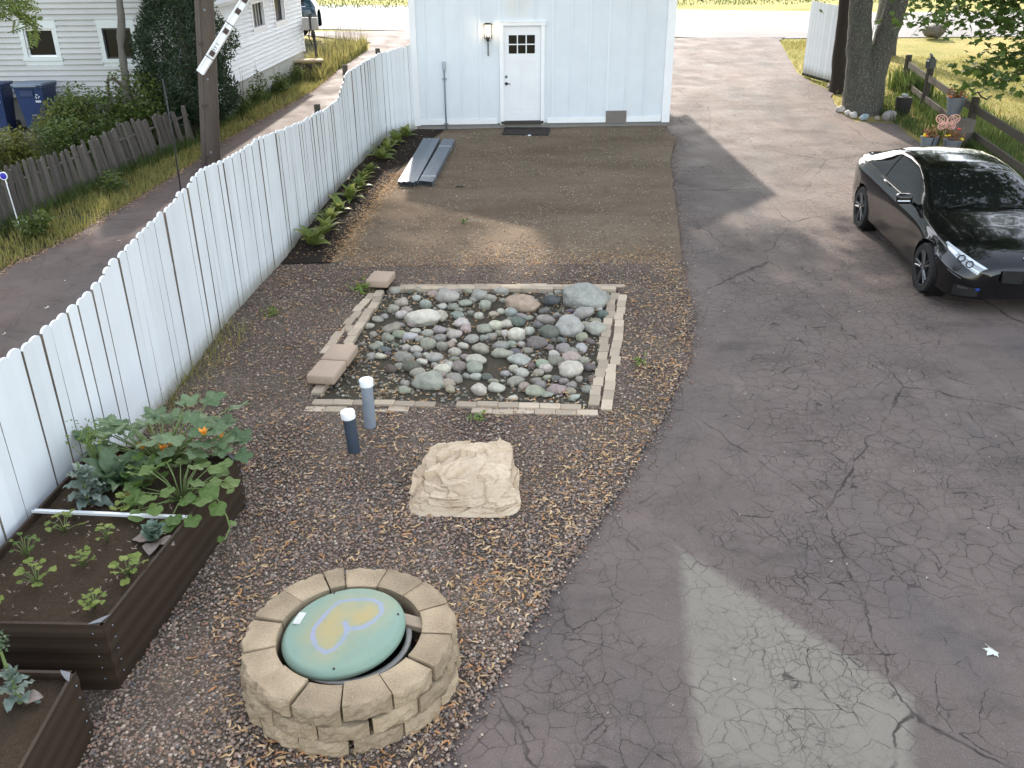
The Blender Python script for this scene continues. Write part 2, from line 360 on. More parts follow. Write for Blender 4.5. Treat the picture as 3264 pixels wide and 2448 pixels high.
FP = [(2.0, -3.46), (4.76, -3.44), (7.31, -3.39), (9.74, -3.38), (11.82, -3.22), (14.56, -3.15), (16.93, -3.0), (19.25, -2.75), (20.12, -2.14)]
fx = curve(FP)
EX = [(-3, -2.4), (1, -1.4), (2, -1.0), (3.34, -.42), (4.05, -.09), (4.83, .29), (6.02, .88), (7.35, 1.48), (8.59, 1.94), (9.76, 2.21), (10.92, 2.3), (12.32, 2.5), (14.1, 2.75), (17.47, 3.21), (19.17, 3.6), (19.98, 3.5), (20.4, 3.66), (26, 3.7), (34.6, 4.2), (36, 4.0)]
ex = curve(EX)
drx = curve([(-3, 13), (12, 12), (15, 9.0), (18, 8.75), (19.1, 8.72), (20.55, 8.95), (20.7, 8.1), (21.6, 8.02), (23.6, 8.45), (24.2, 8.75), (25.5, 8.55), (27.1, 8.6), (33.6, 9.85), (35, 10.6)])
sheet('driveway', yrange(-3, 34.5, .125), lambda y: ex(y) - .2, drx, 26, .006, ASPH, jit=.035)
LX = curve([(2, -7.9), (11.6, -7.15), (13.1, -6.78), (17.8, -6.37), (19.2, -6.37), (25, -5.45), (27.7, -5.36), (32.4, -4.95), (34, -5.1), (36.2, -8)])
sheet('side_lane', yrange(2, 37.5), LX, curve([(2, -3.3), (11.8, -3.1), (16.9, -2.9), (20, -2.1), (30, -1.6), (37, -2.0)]), 10, .004, ASPH2, jit=.06)
# street: a broad strip crossing the view
sv = []; us = np.linspace(-140, 140, 281)
for q in np.linspace(0, 1, 27):
    for u in us:
        n_ = 36.5 - .27 * u if u < 8.5 else 34.2; f_ = 49.8 - .30 * u if u < 18 else 44.4
        n_ = np.clip(n_, 20, 70); f_ = np.clip(f_, 30, 90); y = n_ + (f_ - n_) * q; sv.append((u, y, gz(y) - .005))
k = len(us)
tag(np_obj('street', sv, [(i*k+j, i*k+j+1, (i+1)*k+j+1, (i+1)*k+j) for i in range(26) for j in range(k-1)], STREET, None, True), kind='structure')
PQ = [(-1.93, 7.55), (.80, 7.42), (1.36, 10.58), (-1.64, 10.66)]     # pond quad
def inq(x, y, q, grow=0):
    for i in range(4):
        a = q[i]; b = q[(i+1) % 4]
        if (b[0]-a[0])*(y-a[1]) - (b[1]-a[1])*(x-a[0]) < grow: return False
    return True
rel = lambda X, Y: np.vectorize(lambda a, b: .012 * noise.noise(Vector((a * 1.7, b * 1.7, 0))))(X, Y)
gravel_o = sheet('gravel_yard', yrange(-1, 11.65, .125), lambda y: fx(y) - .03, ex, 50, .035, GRAVEL, keep=lambda x, y: not inq(x, y, PQ, .02), relief=rel, jit=.03)
sheet('pond_bed', yrange(7.25, 10.75), lambda y: -2.1, lambda y: 1.5, 20, .012, PONDSOIL)
mul = curve([(11.5, -2.55), (12, -2.49), (13.25, -2.45), (14.61, -2.35), (16.22, -2.23), (18.13, -1.94), (20.05, -1.5)])
sheet('mulch_strip', yrange(11.6, 20.12, .125), fx, mul, 10, .05, MULCH, relief=lambda X, Y: rel(X, Y) * 2.5, jit=.04)
sheet('dirt_yard', yrange(11.4, 20.35, .125), lambda y: mul(y) - .05, lambda y: ex(y) - .0, 40, .033, DIRT, relief=rel, jit=.05)
# ------------------------------------------------------------ garage
GA = math.atan2(.25, 5.75); GB = gz(20.2)
gar = thing('garage', 'white board and batten garage with a white side door facing the yard', 'garage', (-2.14, 20.12, 0), GA)
GWD, GD, GH = 5.78, 5.3, 4.4          # width, depth, eaves height (absolute z)
zb = .98
m = MB(); m.box(.02, GWD - .02, .05, GD, .2, zb + .02); m.obj('foundation', CONC, gar)
m = MB()
for x0, x1, z0, z1 in ((0, 1.985, zb + .0, GH), (2.875, GWD, zb, GH), (1.985, 2.875, 3.0, GH)): m.box(x0, x1, .02, .1, z0, z1)
m.add([(0, .02, GH), (GWD, .02, GH), (GWD / 2, .02, GH + 1.6), (0, .1, GH), (GWD, .1, GH), (GWD / 2, .1, GH + 1.6)], [(0, 1, 2), (3, 5, 4), (0, 3, 4, 1), (1, 4, 5, 2), (2, 5, 3, 0)])
m.box(0, .1, .1, GD, zb, GH); m.box(GWD - .1, GWD, .1, GD, zb, GH); m.box(.1, GWD - .1, GD - .1, GD, zb, 4.)
m.obj('wall', WALL_WHITE, gar)
bat = MB(); bat.box(-.022, .022, 0, .018, zb + .104, 4.6); bme = bat.mesh('batten', WALL_WHITE)
for bx in (.30, .70, 1.10, 1.50, 3.11, 3.52, 3.93, 4.35, 4.77, 5.19): inst('batten', bme, gar, (bx, .002, 0))
bat = MB(); bat.box(-.022, .022, 0, .018, 3.17, 4.6); bme2 = bat.mesh('batten', WALL_WHITE)
for bx in (1.93, 2.33, 2.72): inst('batten', bme2, gar, (bx, .002, 0))
m = MB(); m.box(.0, 1.86, -.012, .02, zb - .012, zb + .1); m.obj('skirt_board', TRIM_WHITE, gar)
m = MB(); m.box(3.0, GWD - .18, -.012, .02, zb - .012, zb + .1); m.obj('skirt_board', TRIM_WHITE, gar)
for x0, x1 in ((-.02, .12), (GWD - .16, GWD + .02)):
    m = MB(); m.box(x0, x1, -.02, .02, zb - .03, GH); m.box(x0 if x0 < 1 else x1 - .02, x0 + .02 if x0 < 1 else x1, .02, .14, zb - .03, GH); m.obj('corner_board', TRIM_WHITE, gar)
for s in (-1, 1):
    m = MB(); c0 = GWD / 2; e0 = c0 + s * (c0 + .35); za, zr = GH - .18, GH + 1.75
    vs_ = [(e0, -.3, za), (c0, -.3, zr), (c0, GD + .3, zr), (e0, GD + .3, za)]
    m.add(vs_ + [(x, y, z - .12) for x, y, z in vs_], [(0,1,2,3), (7,6,5,4), (0,4,5,1), (1,5,6,2), (2,6,7,3), (3,7,4,0)]); m.obj('roof_slope', plain('roof_shingles', (.07, .065, .06), .9), gar)
# door
fr = MB(); fr.box(1.93, 2.02, -.03, .03, zb - .03, 3.03); fr.box(2.845, 2.925, -.03, .03, zb - .03, 3.03); fr.box(1.91, 2.95, -.036, .03, 3.03, 3.10); fr.box(1.9, 2.96, -.05, .03, 3.10, 3.12)
fr.obj('door_frame', TRIM_WHITE, gar)
dr = MB(); X0, X1, Z0, Z1 = 2.022, 2.843, 1.03, 3.0
px0, px1, pz0, pz1 = 2.135, 2.715, 2.455, 2.835
yd = .03
dr.box(X0, px0, yd, yd + .045, Z0, Z1); dr.box(px1, X1, yd, yd + .045, Z0, Z1); dr.box(px0, px1, yd, yd + .045, pz1, Z1); dr.box(px0, px1, yd, yd + .045, 2.285, pz0)
dr.box(px0, px1, yd, yd + .045, Z0, 1.215)
dr.box(px0, px1, yd + .012, yd + .045, 1.215, 2.285); dr.box(2.405, 2.47, yd, yd + .012, 1.215, 2.285)
for a in (1/3, 2/3): xx = px0 + (px1 - px0) * a; dr.box(xx - .012, xx + .012, yd + .004, yd + .04, pz0, pz1)
zz = (pz0 + pz1) / 2; dr.box(px0, px1, yd + .006, yd + .038, zz - .012, zz + .012)
door = dr.obj('door', TRIM_WHITE, gar)
for i in range(3):
    for j in range(2):
        m = MB(); a = px0 + (px1 - px0) * i / 3 + .012; b = px0 + (px1 - px0) * (i + 1) / 3 - .012; c = pz0 + (pz1 - pz0) * j / 2 + .012; d = c + (pz1 - pz0) / 2 - .024
        m.box(a, b, yd + .02, yd + .026, c, d); m.obj('pane', DARKGLASS, door)
m = MB(); m.lathe([(.001, -.02), (.03, -.02), (.034, 0), (.034, .02)], 14, M=Matrix.Translation((2.075, yd, 1.83)) @ Matrix.Rotation(R(90), 4, 'X')); m.tube([(2.075, yd - .03, 1.83), (2.17, yd - .035, 1.825)], .009); m.obj('handle', BLACKMETAL, door, True)
m = MB(); m.lathe([(.001, 0), (.031, 0), (.028, .018), (.001, .02)], 14, M=Matrix.Translation((2.075, yd + .002, 1.975)) @ Matrix.Rotation(R(90), 4, 'X')); m.obj('deadbolt', GALV, door, True)
m = MB(); m.box(1.95, 2.91, -.07, .1, zb - .015, zb + .045); m.obj('threshold', plain('threshold_dark', (.03, .026, .022), .6), gar)
m = MB(); m.box(2.0, 2.86, .09, .12, zb, 3.0); m.obj('door_backing', plain('room_dark', (.01, .01, .01), .9), gar)
def onwall(x, z, out=0): # garage wall local -> world
    M_ = Matrix.Translation((-2.14, 20.12, 0)) @ Matrix.Rotation(GA, 4, 'Z'); return M_ @ Vector((x, -out, z))
# wall lantern
lan = thing('wall_lantern', 'lit black wall lantern with a clear glass box left of the garage door', 'wall lamp', onwall(1.68, 2.42, .0), GA)
m = MB(); m.box(-.012, .012, -.05, -.03, .0, .36); m.box(-.035, .035, -.03, .02, .3, .42); m.tube([(0, -.03, .36), (0, -.09, .36)], .012); m.box(-.085, .085, -.18, -.01, .355, .37); m.obj('bracket', BLACKMETAL, lan)
m = MB()
for sx in (-1, 1):
    for sy in (-.172, -.018): m.box(sx * .08 - .007, sx * .08 + .007, sy - .007, sy + .007, .37, .645)
m.box(-.092, .092, -.187, -.003, .64, .66); m.box(-.06, .06, -.15, -.04, .66, .675); m.obj('cage', BLACKMETAL, lan)
gl = NT('lantern_glass'); gl.set((.95, .95, .95), .03); gl.bsdf.inputs['Transmission Weight'].default_value = 1; gl.bsdf.inputs['IOR'].default_value = 1.05
m = MB(); m.box(-.076, .076, -.17, -.02, .372, .638); m.obj('glass_box', gl.mat, lan)
em = NT('bulb_glow'); em.set((1, .8, .5)); em.bsdf.inputs['Emission Color'].default_value = (1, .78, .5, 1); em.bsdf.inputs['Emission Strength'].default_value = 5
m = MB(); m.lathe([(.004, .40), (.02, .43), (.042, .5), (.045, .55), (.03, .59), (.005, .6)], 14, M=Matrix.Translation((0, -.095, 0))); m.obj('bulb', em.mat, lan, True)
# conduit, vent
cd = thing('conduit_pipe', 'galvanised conduit with a grey outlet box clamped to the garage wall by the fence', 'conduit', onwall(.70, gz(20.1) + .03, .03), GA)
m = MB(); m.tube([(0, 0, -.05), (0, 0, 1.28)], .016, 10); m.obj('pipe', GALV, cd, True)
m = MB(); m.cbox((0, 0, 1.37), (.075, .05, .2), .02); m.obj('outlet_box', plain('grey_box', (.36, .39, .42), .5), cd, True)
for z in (.13, 1.09): m = MB(); m.box(-.05, .05, -.02, .012, z, z + .025); m.obj('pipe_clamp', GALV, cd)
vt = thing('foundation_vent', 'grey brown framed crawl vent low on the garage wall', 'vent', onwall(4.57, .96), GA)
ventc = plain('vent_taupe', (.19, .165, .145), .6, objvar=0)
m = MB(); m.box(-.235, .235, -.03, 0, 0, .035); m.box(-.235, .235, -.03, 0, .225, .26); m.box(-.235, -.2, -.03, 0, .035, .225); m.box(.2, .235, -.03, 0, .035, .225); m.obj('frame', ventc, vt)
m = MB(); m.box(-.2, .2, -.015, 0, .035, .225)
for k in range(6): m.box(-.2, .2, -.024, -.015, .045 + k * .03, .057 + k * .03)
m.obj('louver_panel', ventc, vt)

# ------------------------------------------------------------ white fence
DARKEDGE = plain('dark_board_edge', (.16, .13, .10), .9, objvar=.3)
fen = thing('white_fence', 'long white board fence with scalloped round topped pickets along the yard', 'fence', (0, 0, 0))
fh = curve([(2, 1.54), (5.3, 1.54), (6.2, 1.515), (6.8, 1.57), (7.25, 1.65), (8.0, 1.70), (8.5, 1.73), (9.1, 1.80), (9.4, 1.83), (10, 1.81), (10.8, 1.775), (11.56, 1.79), (12.4, 1.70), (13.2, 1.62), (14.15, 1.54), (15.3, 1.48), (16.0, 1.49), (16.3, 1.6), (16.6, 1.76), (16.9, 1.81), (17.9, 1.80), (19.1, 1.78), (19.7, 1.81), (20.2, 1.84)])
def picket_mesh(wd, h, th, name, mat, ear=.035, notch=False):
    prof = [(-wd/2, 0), (wd/2, 0), (wd/2, h - ear)]
    for k in range(1, 6): a = PI * k / 6; prof.append((wd/2 * math.cos(a), h - ear + ear * math.sin(a)))
    prof.append((-wd/2, h - ear))
    vs_ = [(x, -th/2, z) for x, z in prof] + [(x, th/2, z) for x, z in prof]; n = len(prof)
    mb = MB(); mb.add(vs_, [tuple(range(n)), tuple(range(2*n-1, n-1, -1))] + [(i, n+i, n+(i+1) % n, (i+1) % n) for i in range(n)])
    if mat is FENCE_WHITE: mb.m[2] = mb.m[3] = mb.m[-1] = 1; return mb.mesh(name, [mat, DARKEDGE])   # shade of the picket gaps painted into the dark side edges
    return mb.mesh(name, mat)
y = 2.3; i = 0
pts = []
while y < 20.05:
    dx = (fx(y + .05) - fx(y - .05)) / .1; L = math.hypot(dx, 1); wd = random.choice((.128, .135, .138, .142))
    gap = random.choice((.001, .002, .003, .004, .006)) if random.random() < .9 else random.choice((.009, .013))
    yc = y + (wd / 2) / L; ang = math.atan2(1, (fx(yc + .05) - fx(yc - .05)) / .1)
    x_ = fx(yc); h = fh(yc) + random.uniform(-.012, .012)
    # dips at bays
    me = picket_mesh(wd, h - .03, .018, 'picket', FENCE_WHITE)
    o = inst('picket', me, fen, (x_ + random.uniform(-.006, .006), yc, gz(yc) + .045), (random.uniform(-.006, .006), random.uniform(-.009, .009), ang + random.uniform(-.03, .03)))
    y += (wd + gap) / L; i += 1
rys = [2.2, 4.7, 7.3, 9.7, 11.8, 14.5, 16.9, 19.2, 19.7, 20.05]
for ya, yb in zip(rys[:-1], rys[1:]):   # rails on the lane side
    for zr in (.32, 1.12):
        m = MB(); a = Vector((fx(ya) - .05, ya, gz(ya) + zr)); b = Vector((fx(yb) - .05, yb, gz(yb) + zr)); m.tube([a, b], .032, 4); m.obj('rail', FENCE_WHITE, fen)
for y in (3.1, 5.6, 8.05, 10.5, 12.95, 15.1, 17.2, 19.4):
    m = MB(); hh = fh(y) + (.08 if y in (15.1, 17.2, 19.4) else -.12); m.cbox((0, 0, hh / 2), (.09, .09, hh), .006); m.obj('post', DARKWOOD, fen, loc=(fx(y) - .13, y, gz(y)))

# ------------------------------------------------------------ neighbour house
hou = thing('clapboard_house', 'white clapboard house with small dark windows behind the grey picket fence', 'house', (0, 0, 0))
def board(mb, a, b, z0a, z0b, hgt, out):   # clapboard between two ground points
    a = Vector((a[0], a[1], 0)); b = Vector((b[0], b[1], 0)); d = (b - a).normalized(); n = Vector((d.y, -d.x, 0))
    q = [a + n * .046, b + n * .046, a + n * .0, b + n * .0, a - n * .01, b - n * .01]
    zs = [z0a, z0b, z0a + hgt, z0b + hgt, z0a, z0b]
    vs_ = [(p.x, p.y, z) for p, z in zip(q, zs)] + [(q[4].x, q[4].y, z0a + hgt), (q[5].x, q[5].y, z0b + hgt)]
    mb.add(vs_, [(0, 1, 3, 2), (4, 5, 1, 0), (0, 2, 6, 4), (1, 5, 7, 3), (2, 3, 7, 6), (5, 4, 6, 7)])
HX0, HX1, HY = -15.0, -6.93, 21.0
wins = [(-11.09, -10.23, 2.36, 3.13), (-9.305, -8.455, 2.31, 3.13)]
def spans(z0, z1, x0, x1, ws):
    cuts = sorted([(a, b) for a, b, c, d in ws if c < z1 - .005 and d > z0 + .005]); out = []; x = x0
    for a, b in cuts: out.append((x, a)); x = b
    out.append((x, x1)); return out
z = 1.55
while z < 4.9:
    for x0, x1 in spans(z, z + .118, HX0, HX1, wins):
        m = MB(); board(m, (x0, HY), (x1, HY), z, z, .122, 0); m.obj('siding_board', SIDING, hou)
    z += .118
m = MB(); m.box(HX0, HX1, HY + .03, HY + .2, .4, 1.55); m.obj('foundation', plain('dull_foundation', (.22, .21, .195), .9), hou)
m = MB()
for x0, x1, z0, z1 in wins: pass
m.box(HX0, HX1, HY + .14, HY + .2, 1.55, 4.9); m.obj('wall', plain('wall_core', (.05, .05, .05), .9), hou)
for x0, x1, z0, z1 in wins:
    c = .1
    f = MB(); f.box(x0, x0 + c, HY - .03, HY + .05, z0 + .06, z1); f.box(x1 - c, x1, HY - .03, HY + .05, z0 + .06, z1); f.box(x0 - .01, x1 + .01, HY - .034, HY + .05, z1 - .11, z1 + .115); f.box(x0 - .02, x1 + .02, HY - .05, HY + .05, z0 - .02, z0 + .06); f.box(x0, x1, HY - .02, HY + .05, z0 - .12, z0 - .02)
    wo = f.obj('window', make_white('window_trim', (.60, .63, .62), .2), hou)
    s = MB(); s.box(x0 + c, x0 + c + .03, HY + .02, HY + .06, z0 + .06, z1 - .11); s.box(x1 - c - .03, x1 - c, HY + .02, HY + .06, z0 + .06, z1 - .11); s.box(x0 + c + .03, x1 - c - .03, HY + .02, HY + .06, z0 + .06, z0 + .10); s.box(x0 + c + .03, x1 - c - .03, HY + .02, HY + .06, z1 - .15, z1 - .11)
    s.obj('sash', TRIM_WHITE if x0 < -10 else BLACKMETAL, wo)
    g = MB(); g.box(x0 + c, x1 - c, HY + .06, HY + .066, z0 + .06, z1 - .11); g.obj('pane', DARKGLASS, wo)
# side wall along the lane, its courses climb with the hill
SA, SB = (-6.93, 21.0), (-6.25, 28.05); SL = math.hypot(SB[0]-SA[0], SB[1]-SA[1])
swin = [(3.02, 4.02, 1.02, 1.72), (4.72, 5.68, .98, 1.72)]   # s0, s1, height above the sill line
def sp(s, out=0, h=0):
    d = Vector((SB[0]-SA[0], SB[1]-SA[1], 0)) / SL; n = Vector((d.y, -d.x, 0)); q = Vector((SA[0], SA[1], 0)) + d * s + n * out
    return (q.x, q.y, 1.575 + .0715 * s + h)
h = 0.
while h < 1.83:
    for s0, s1 in spans(h, h + .105, 0, SL, swin):
        cut = random.uniform(s0 + .3, s1 - .3) if s1 - s0 > 5 else None
        for a, b in ([(s0, cut), (cut + .006, s1)] if cut else [(s0, s1)]):
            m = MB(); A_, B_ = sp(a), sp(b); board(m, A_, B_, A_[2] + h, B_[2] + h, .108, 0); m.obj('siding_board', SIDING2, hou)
    h += .105
def quad_slab(mb, s0, s1, h0, h1, o0, o1, mi=0):
    vs_ = [sp(s0, o0, h0), sp(s1, o0, h0), sp(s1, o0, h1), sp(s0, o0, h1), sp(s0, o1, h0), sp(s1, o1, h0), sp(s1, o1, h1), sp(s0, o1, h1)]
    mb.add(vs_, [(0,1,2,3), (7,6,5,4), (4,5,1,0), (5,6,2,1), (6,7,3,2), (7,4,0,3)], mi)
m = MB(); quad_slab(m, .02, SL - .02, -1.3, -.0, -.12, -.02); m.obj('foundation', CONCPALE, hou)
m = MB(); quad_slab(m, .1, SL - .1, 0, 1.85, -.2, -.14); m.obj('wall', plain('wall_core_side', (.05, .05, .05), .9), hou)
m = MB(); quad_slab(m, SL - .06, SL + .03, -.05, 1.9, -.02, .03); m.obj('corner_board', TRIM_WHITE, hou)
m = MB(); quad_slab(m, -.03, .06, -.03, 1.9, -.02, .03); m.obj('corner_board', TRIM_WHITE, hou)
for s0, s1, h0, h1 in swin:
    f = MB(); c = .09
    quad_slab(f, s0, s0 + c, h0 + .05, h1, -.05, .035); quad_slab(f, s1 - c, s1, h0 + .05, h1, -.05, .035); quad_slab(f, s0, s1, h1 - .09, h1 + .10, -.05, .04); quad_slab(f, s0 - .02, s1 + .02, h0 - .02, h0 + .05, -.05, .06); quad_slab(f, s0, s1, h0 - .1, h0 - .02, -.05, .03)
    wo = f.obj('window', TRIM_WHITE, hou)
    g = MB(); quad_slab(g, s0 + c, s1 - c, h0 + .05, h1 - .09, -.07, -.06); g.obj('pane', DARKGLASS, wo)
    if s0 < 4:
        for k in (.3, .55, .8):
            g = MB(); sc_ = s0 + c + (s1 - s0 - 2 * c) * k; quad_slab(g, sc_ - .05, sc_ + .03, h0 + .06, h1 - .1, -.058, -.05); g.obj('curtain', plain('pale_curtain', (.35, .35, .33), .9), wo)
    else:
        g = MB(); quad_slab(g, s0 + c, s0 + c + .03, h0 + .05, h1 - .09, -.055, -.03); quad_slab(g, s1 - c - .03, s1 - c, h0 + .05, h1 - .09, -.055, -.03); g.obj('sash', TRIM_WHITE, wo)
m = MB(); quad_slab(m, -.3, SL + .3, 1.83, 1.95, -.1, .32); m.obj('soffit', TRIM_WHITE, hou)
m = MB(); m.tube([sp(-.35, .37, 1.93), sp(SL + .3, .37, 1.93)], .055, 8); m.obj('gutter', TRIM_WHITE, hou, True)
m = MB(); a = [sp(-.35, .34, 1.99), sp(SL + .3, .34, 1.99)]; b = [(-10.5, 20.6, 4.9), (-10.5, 28.6, 5.3)]
m.add([a[0], a[1], b[1], b[0]] + [(p[0], p[1], p[2] - .1) for p in (a[0], a[1], b[1], b[0])], [(0,1,2,3), (7,6,5,4), (0,4,5,1), (1,5,6,2), (2,6,7,3), (3,7,4,0)]); m.obj('roof', plain('house_shingles', (.09, .085, .08), .9), hou)
m = MB(); q = sp(.12, .1, 1.6); m.lathe([(.0, 0), (.05, 0), (.06, .1), (.03, .16), (0, .17)], 12, M=Matrix.Translation(q)); m.obj('flood_lamp', plain('lamp_white', (.5, .5, .5), .4), hou, True)

# ------------------------------------------------------------ grey picket fence
gf = thing('picket_fence', 'weathered grey leaning picket fence beside the lane', 'fence', (0, 0, 0))
GP = [(8.5, -8.8), (11.5, -8.3), (13.48, -8.01), (15.81, -7.70), (17.16, -7.46), (18.25, -7.1), (19.3, -6.85)]
gfx = curve(GP)
y = 9.2; gpm = [picket_mesh(wd, 1, .02, 'picket', GREYWOOD, .04) for wd in (.07, .075, .082, .078)]
while y < 19.2:
    wd = .075; ang = math.atan2(1, (gfx(y + .05) - gfx(y - .05)) / .1)
    hh = (.86 + .05 * math.sin(y * 1.9)) * random.uniform(.94, 1.05)
    if random.random() > .02:
        o = inst('picket', random.choice(gpm), gf, (gfx(y) + random.uniform(-.012, .012), y, gz(y) - .02), (random.gauss(0, .025) - .02, -.13 - .1 * math.sin(y * .8) + random.gauss(0, .03) , ang + random.uniform(-.1, .1)), (1, 1, hh))
        if random.random() < .03: o.rotation_euler.y += .25
    y += random.uniform(.086, .1) if random.random() > .04 else .17
for ya, yb in ((9, 11.6), (11.6, 14), (14, 16.4), (16.4, 19.2)):
    for zr in (.2, .6):
        m = MB(); m.tube([(gfx(ya) - .05, ya, gz(ya) + zr), (gfx(yb) - .05, yb, gz(yb) + zr)], .025, 4); m.obj('rail', GREYWOOD, gf)
for y in (9, 11.6, 14, 16.4, 19.2):
    m = MB(); m.cbox((0, 0, .4), (.08, .08, .8), .008); m.obj('post', GREYWOOD, gf, loc=(gfx(y) - .12, y, gz(y)))

# ------------------------------------------------------------ pole, guard, bins
pole = thing('utility_pole', 'weathered brown wooden utility pole between the lane and the white fence', 'utility pole', P(-5.94, 17.3, -.05))
m = MB(); m.tube([(0, 0, 0), (.09, 0, .8), (.22, .02, 2), (.36, .04, 3.4), (.9, .1, 8.5)], [.185, .18, .175, .17, .13], 14); m.obj('mast', POLEWOOD, pole, True, angle=40)
m = MB(); m.tube([(-.05, -.17, 0), (.04, -.16, .9), (.17, -.15, 2), (.31, -.13, 3.4), (.8, -.05, 8)], .022, 6); m.obj('ground_wire', plain('wire_guard', (.10, .085, .075), .8), pole, True)
for z, dz in ((1.2, 0), (.25, .0), (2.3, .0)):
    m = MB(); m.box(-.05 + z * .1, .03 + z * .1, -.2, -.17, z, z + .05); m.obj('staple', plain('rusty_iron', (.06, .04, .03), .8), pole)
for z in (.35, 1.7, 2.9):
    m = MB(); m.lathe([(.001, 0), (.022, 0), (.02, .02), (.001, .022)], 8, M=Matrix.Translation((z * .11 + .06, -.165, z)) @ Matrix.Rotation(R(90), 4, 'X')); m.obj('bolt', GALV, pole)
m = MB(); m.tube([(.36 + .5, .1, 6.5), (.05, -.25, 6.8)], .05, 6); m.obj('crossarm', POLEWOOD, pole)
gd = thing('metal_guard', 'white metal guard strip with rust patches slanting across the utility pole', 'metal guard', (-5.73, 16.88, 2.40))
d = Vector((.98, .12, 1.24)); d.normalize(); X_ = Vector((d.z, 0, -d.x)).normalized(); Y_ = d.cross(X_)
M_ = Matrix((X_, Y_, d)).transposed().to_4x4()
m = MB(); prof = [(-.085, .03), (-.08, -.02), (-.06, -.03), (-.02, -.012), (.02, -.03), (.06, -.03), (.07, .03)]
n = len(prof); m.add([(x, y, 0) for x, y in prof] + [(x, y, 4.6) for x, y in prof], [(i, i + 1, n + i + 1, n + i) for i in range(n - 1)], 0, M_); m.obj('strip', TRIM_WHITE, gd)
for z in (.38, .86, 1.28, 1.52):
    m = MB(); m.box(-.04, .05, -.036, -.030, z, z + .1, 0, M_); m.obj('rust_patch', plain('rust_brown', (.07, .045, .04), .8), gd)
for z in (.5, .55, .62): m = MB(); m.box(-.03, .03, -.034, -.028, z, z + .015, 0, M_); m.obj('scuff', plain('scuff_grey', (.2, .2, .2), .8), gd)
for z in (.33, 1.05): m = MB(); m.tube([M_ @ Vector((-.09, -.03, z)), M_ @ Vector((.09, -.035, z + .01))], .008, 6); m.obj('wire_tie', BLACKMETAL, gd)
pt = tag(MB().box(-14, -10.2, 19.2, 21.0, .5, .86).obj('brick_patio', plain('patio_bed', (.10, .09, .075), .9)), 'low brick patio step under the blue bins', 'patio')
bm_ = MB().cbox((0, 0, 0), (.2, .1, .05), .008).mesh('brick', plain('worn_brick', (.20, .165, .135), .9, objvar=.35))
for r in range(8):
    for k in range(19):
        inst('brick', bm_, pt, (-13.95 + k * .205 + (r % 2) * .1, 19.26 + r * .104, .868 + random.uniform(-.006, .006)), (0, 0, random.uniform(-.03, .03)))
def bin_(x, y, rz, label, pale):
    b = thing('wheeled_bin', label, 'wheelie bin', (x, y, .893), rz, 'blue wheeled bins by the house')
    m = MB(); s0, s1 = .23, .30
    vs_ = []
    for z, s, dd in ((.03, s0, .26), (.3, .25, .28), (.88, s1, .35), (.95, .31, .36), (.95, .33, .38), (.99, .33, .38)):
        vs_ += [(-s, -dd, z), (s, -dd, z), (s, dd, z), (-s, dd, z)]
    m.add(vs_, [(3, 2, 1, 0)] + [(k*4+i, k*4+(i+1) % 4, k*4+4+(i+1) % 4, k*4+4+i) for k in range(5) for i in range(4)] + [(20, 21, 22, 23)]); m.obj('body', BLUEBIN, b)
    m = MB(); m.cbox((0, 0, 1.02), (.68, .78, .06), .02); m.cbox((0, -.42, 1.0), (.5, .1, .04), .01); m.obj('lid', plain('bin_lid', (.16, .19, .24) if pale else (.035, .06, .13), .5), b, True)
    for sx in (-.26, .26):
        m = MB(); m.lathe([(.02, -.03), (.1, -.03), (.11, 0), (.1, .03), (.02, .03)], 14, M=Matrix.Translation((sx, .3, .1)) @ Matrix.Rotation(R(90), 4, 'Y')); m.obj('wheel', BLACKMETAL, b)
    m = MB(); m.box(-.18, .1, -.375, -.34, .78, .9); m.obj('grip', BLUEBIN, b)
    m = MB(); m.box(-.06, .06, -.3, -.27, .36, .38); m.obj('catch_bar', plain('catch_bar_pale', (.3, .3, .32), .5), b)
    # printed recycling mark: three bent arrows and a bar below
    wt = plain('white_print', (.42, .45, .5), .7, bump=0); m = MB(); cx_, cz_ = (.19, .78)
    for k in range(3):
        a0 = PI / 2 + k * 2 * PI / 3
        for a, r0, r1 in ((a0, .03, .05),):
            pts_ = [(cx_ + rr * math.cos(a + da), cz_ + rr * math.sin(a + da)) for rr, da in ((.03, -.7), (.052, -.7), (.052, .35), (.066, .35), (.04, .9), (.016, .35), (.03, .35))]
            yy = -.345; m.add([(px, -.2925 - .0945 * pz / .88 + .0 - .012, pz) for px, pz in pts_], [tuple(range(7))])
    m.add([(cx_ + dx, -.2925 - .0945 * (cz_ + dz) / .88 - .012, cz_ + dz) for dx, dz in ((-.06, -.13), (.06, -.13), (.06, -.085), (-.06, -.085))], [(0, 1, 2, 3)])
    m.obj('print_mark', wt, b)
bin_(-11.62, 20.3, .15, 'blue wheeled bin with a dark lid cut off by the left edge of the photo', False)
bin_(-10.68, 20.35, .04, 'blue wheeled bin with a pale grey lid beside the shrubs', True)
hs = tag(MB().tube([(-9.05, 20.3, 1.0), (-9.02, 20.3, 1.75), (-8.98, 20.3, 1.98), (-8.85, 20.3, 2.0), (-8.7, 20.32, 1.85), (-8.35, 20.4, 1.35), (-8.2, 20.4, .8)], .035, 8).obj('bent_pipe', plain('rust_pipe', (.075, .055, .045), .7), None, True), 'rusty bent pipe arching out of the shrubs by the wall', 'pipe')
hs2 = tag(MB().tube([(-9.95, 20.2, 1.72), (-9.6, 20.2, 1.5), (-9.2, 20.2, 1.0)], .03, 6).obj('tool_handle', BLACKMETAL), 'black handle poking out of the shrubs below the siding', 'handle')
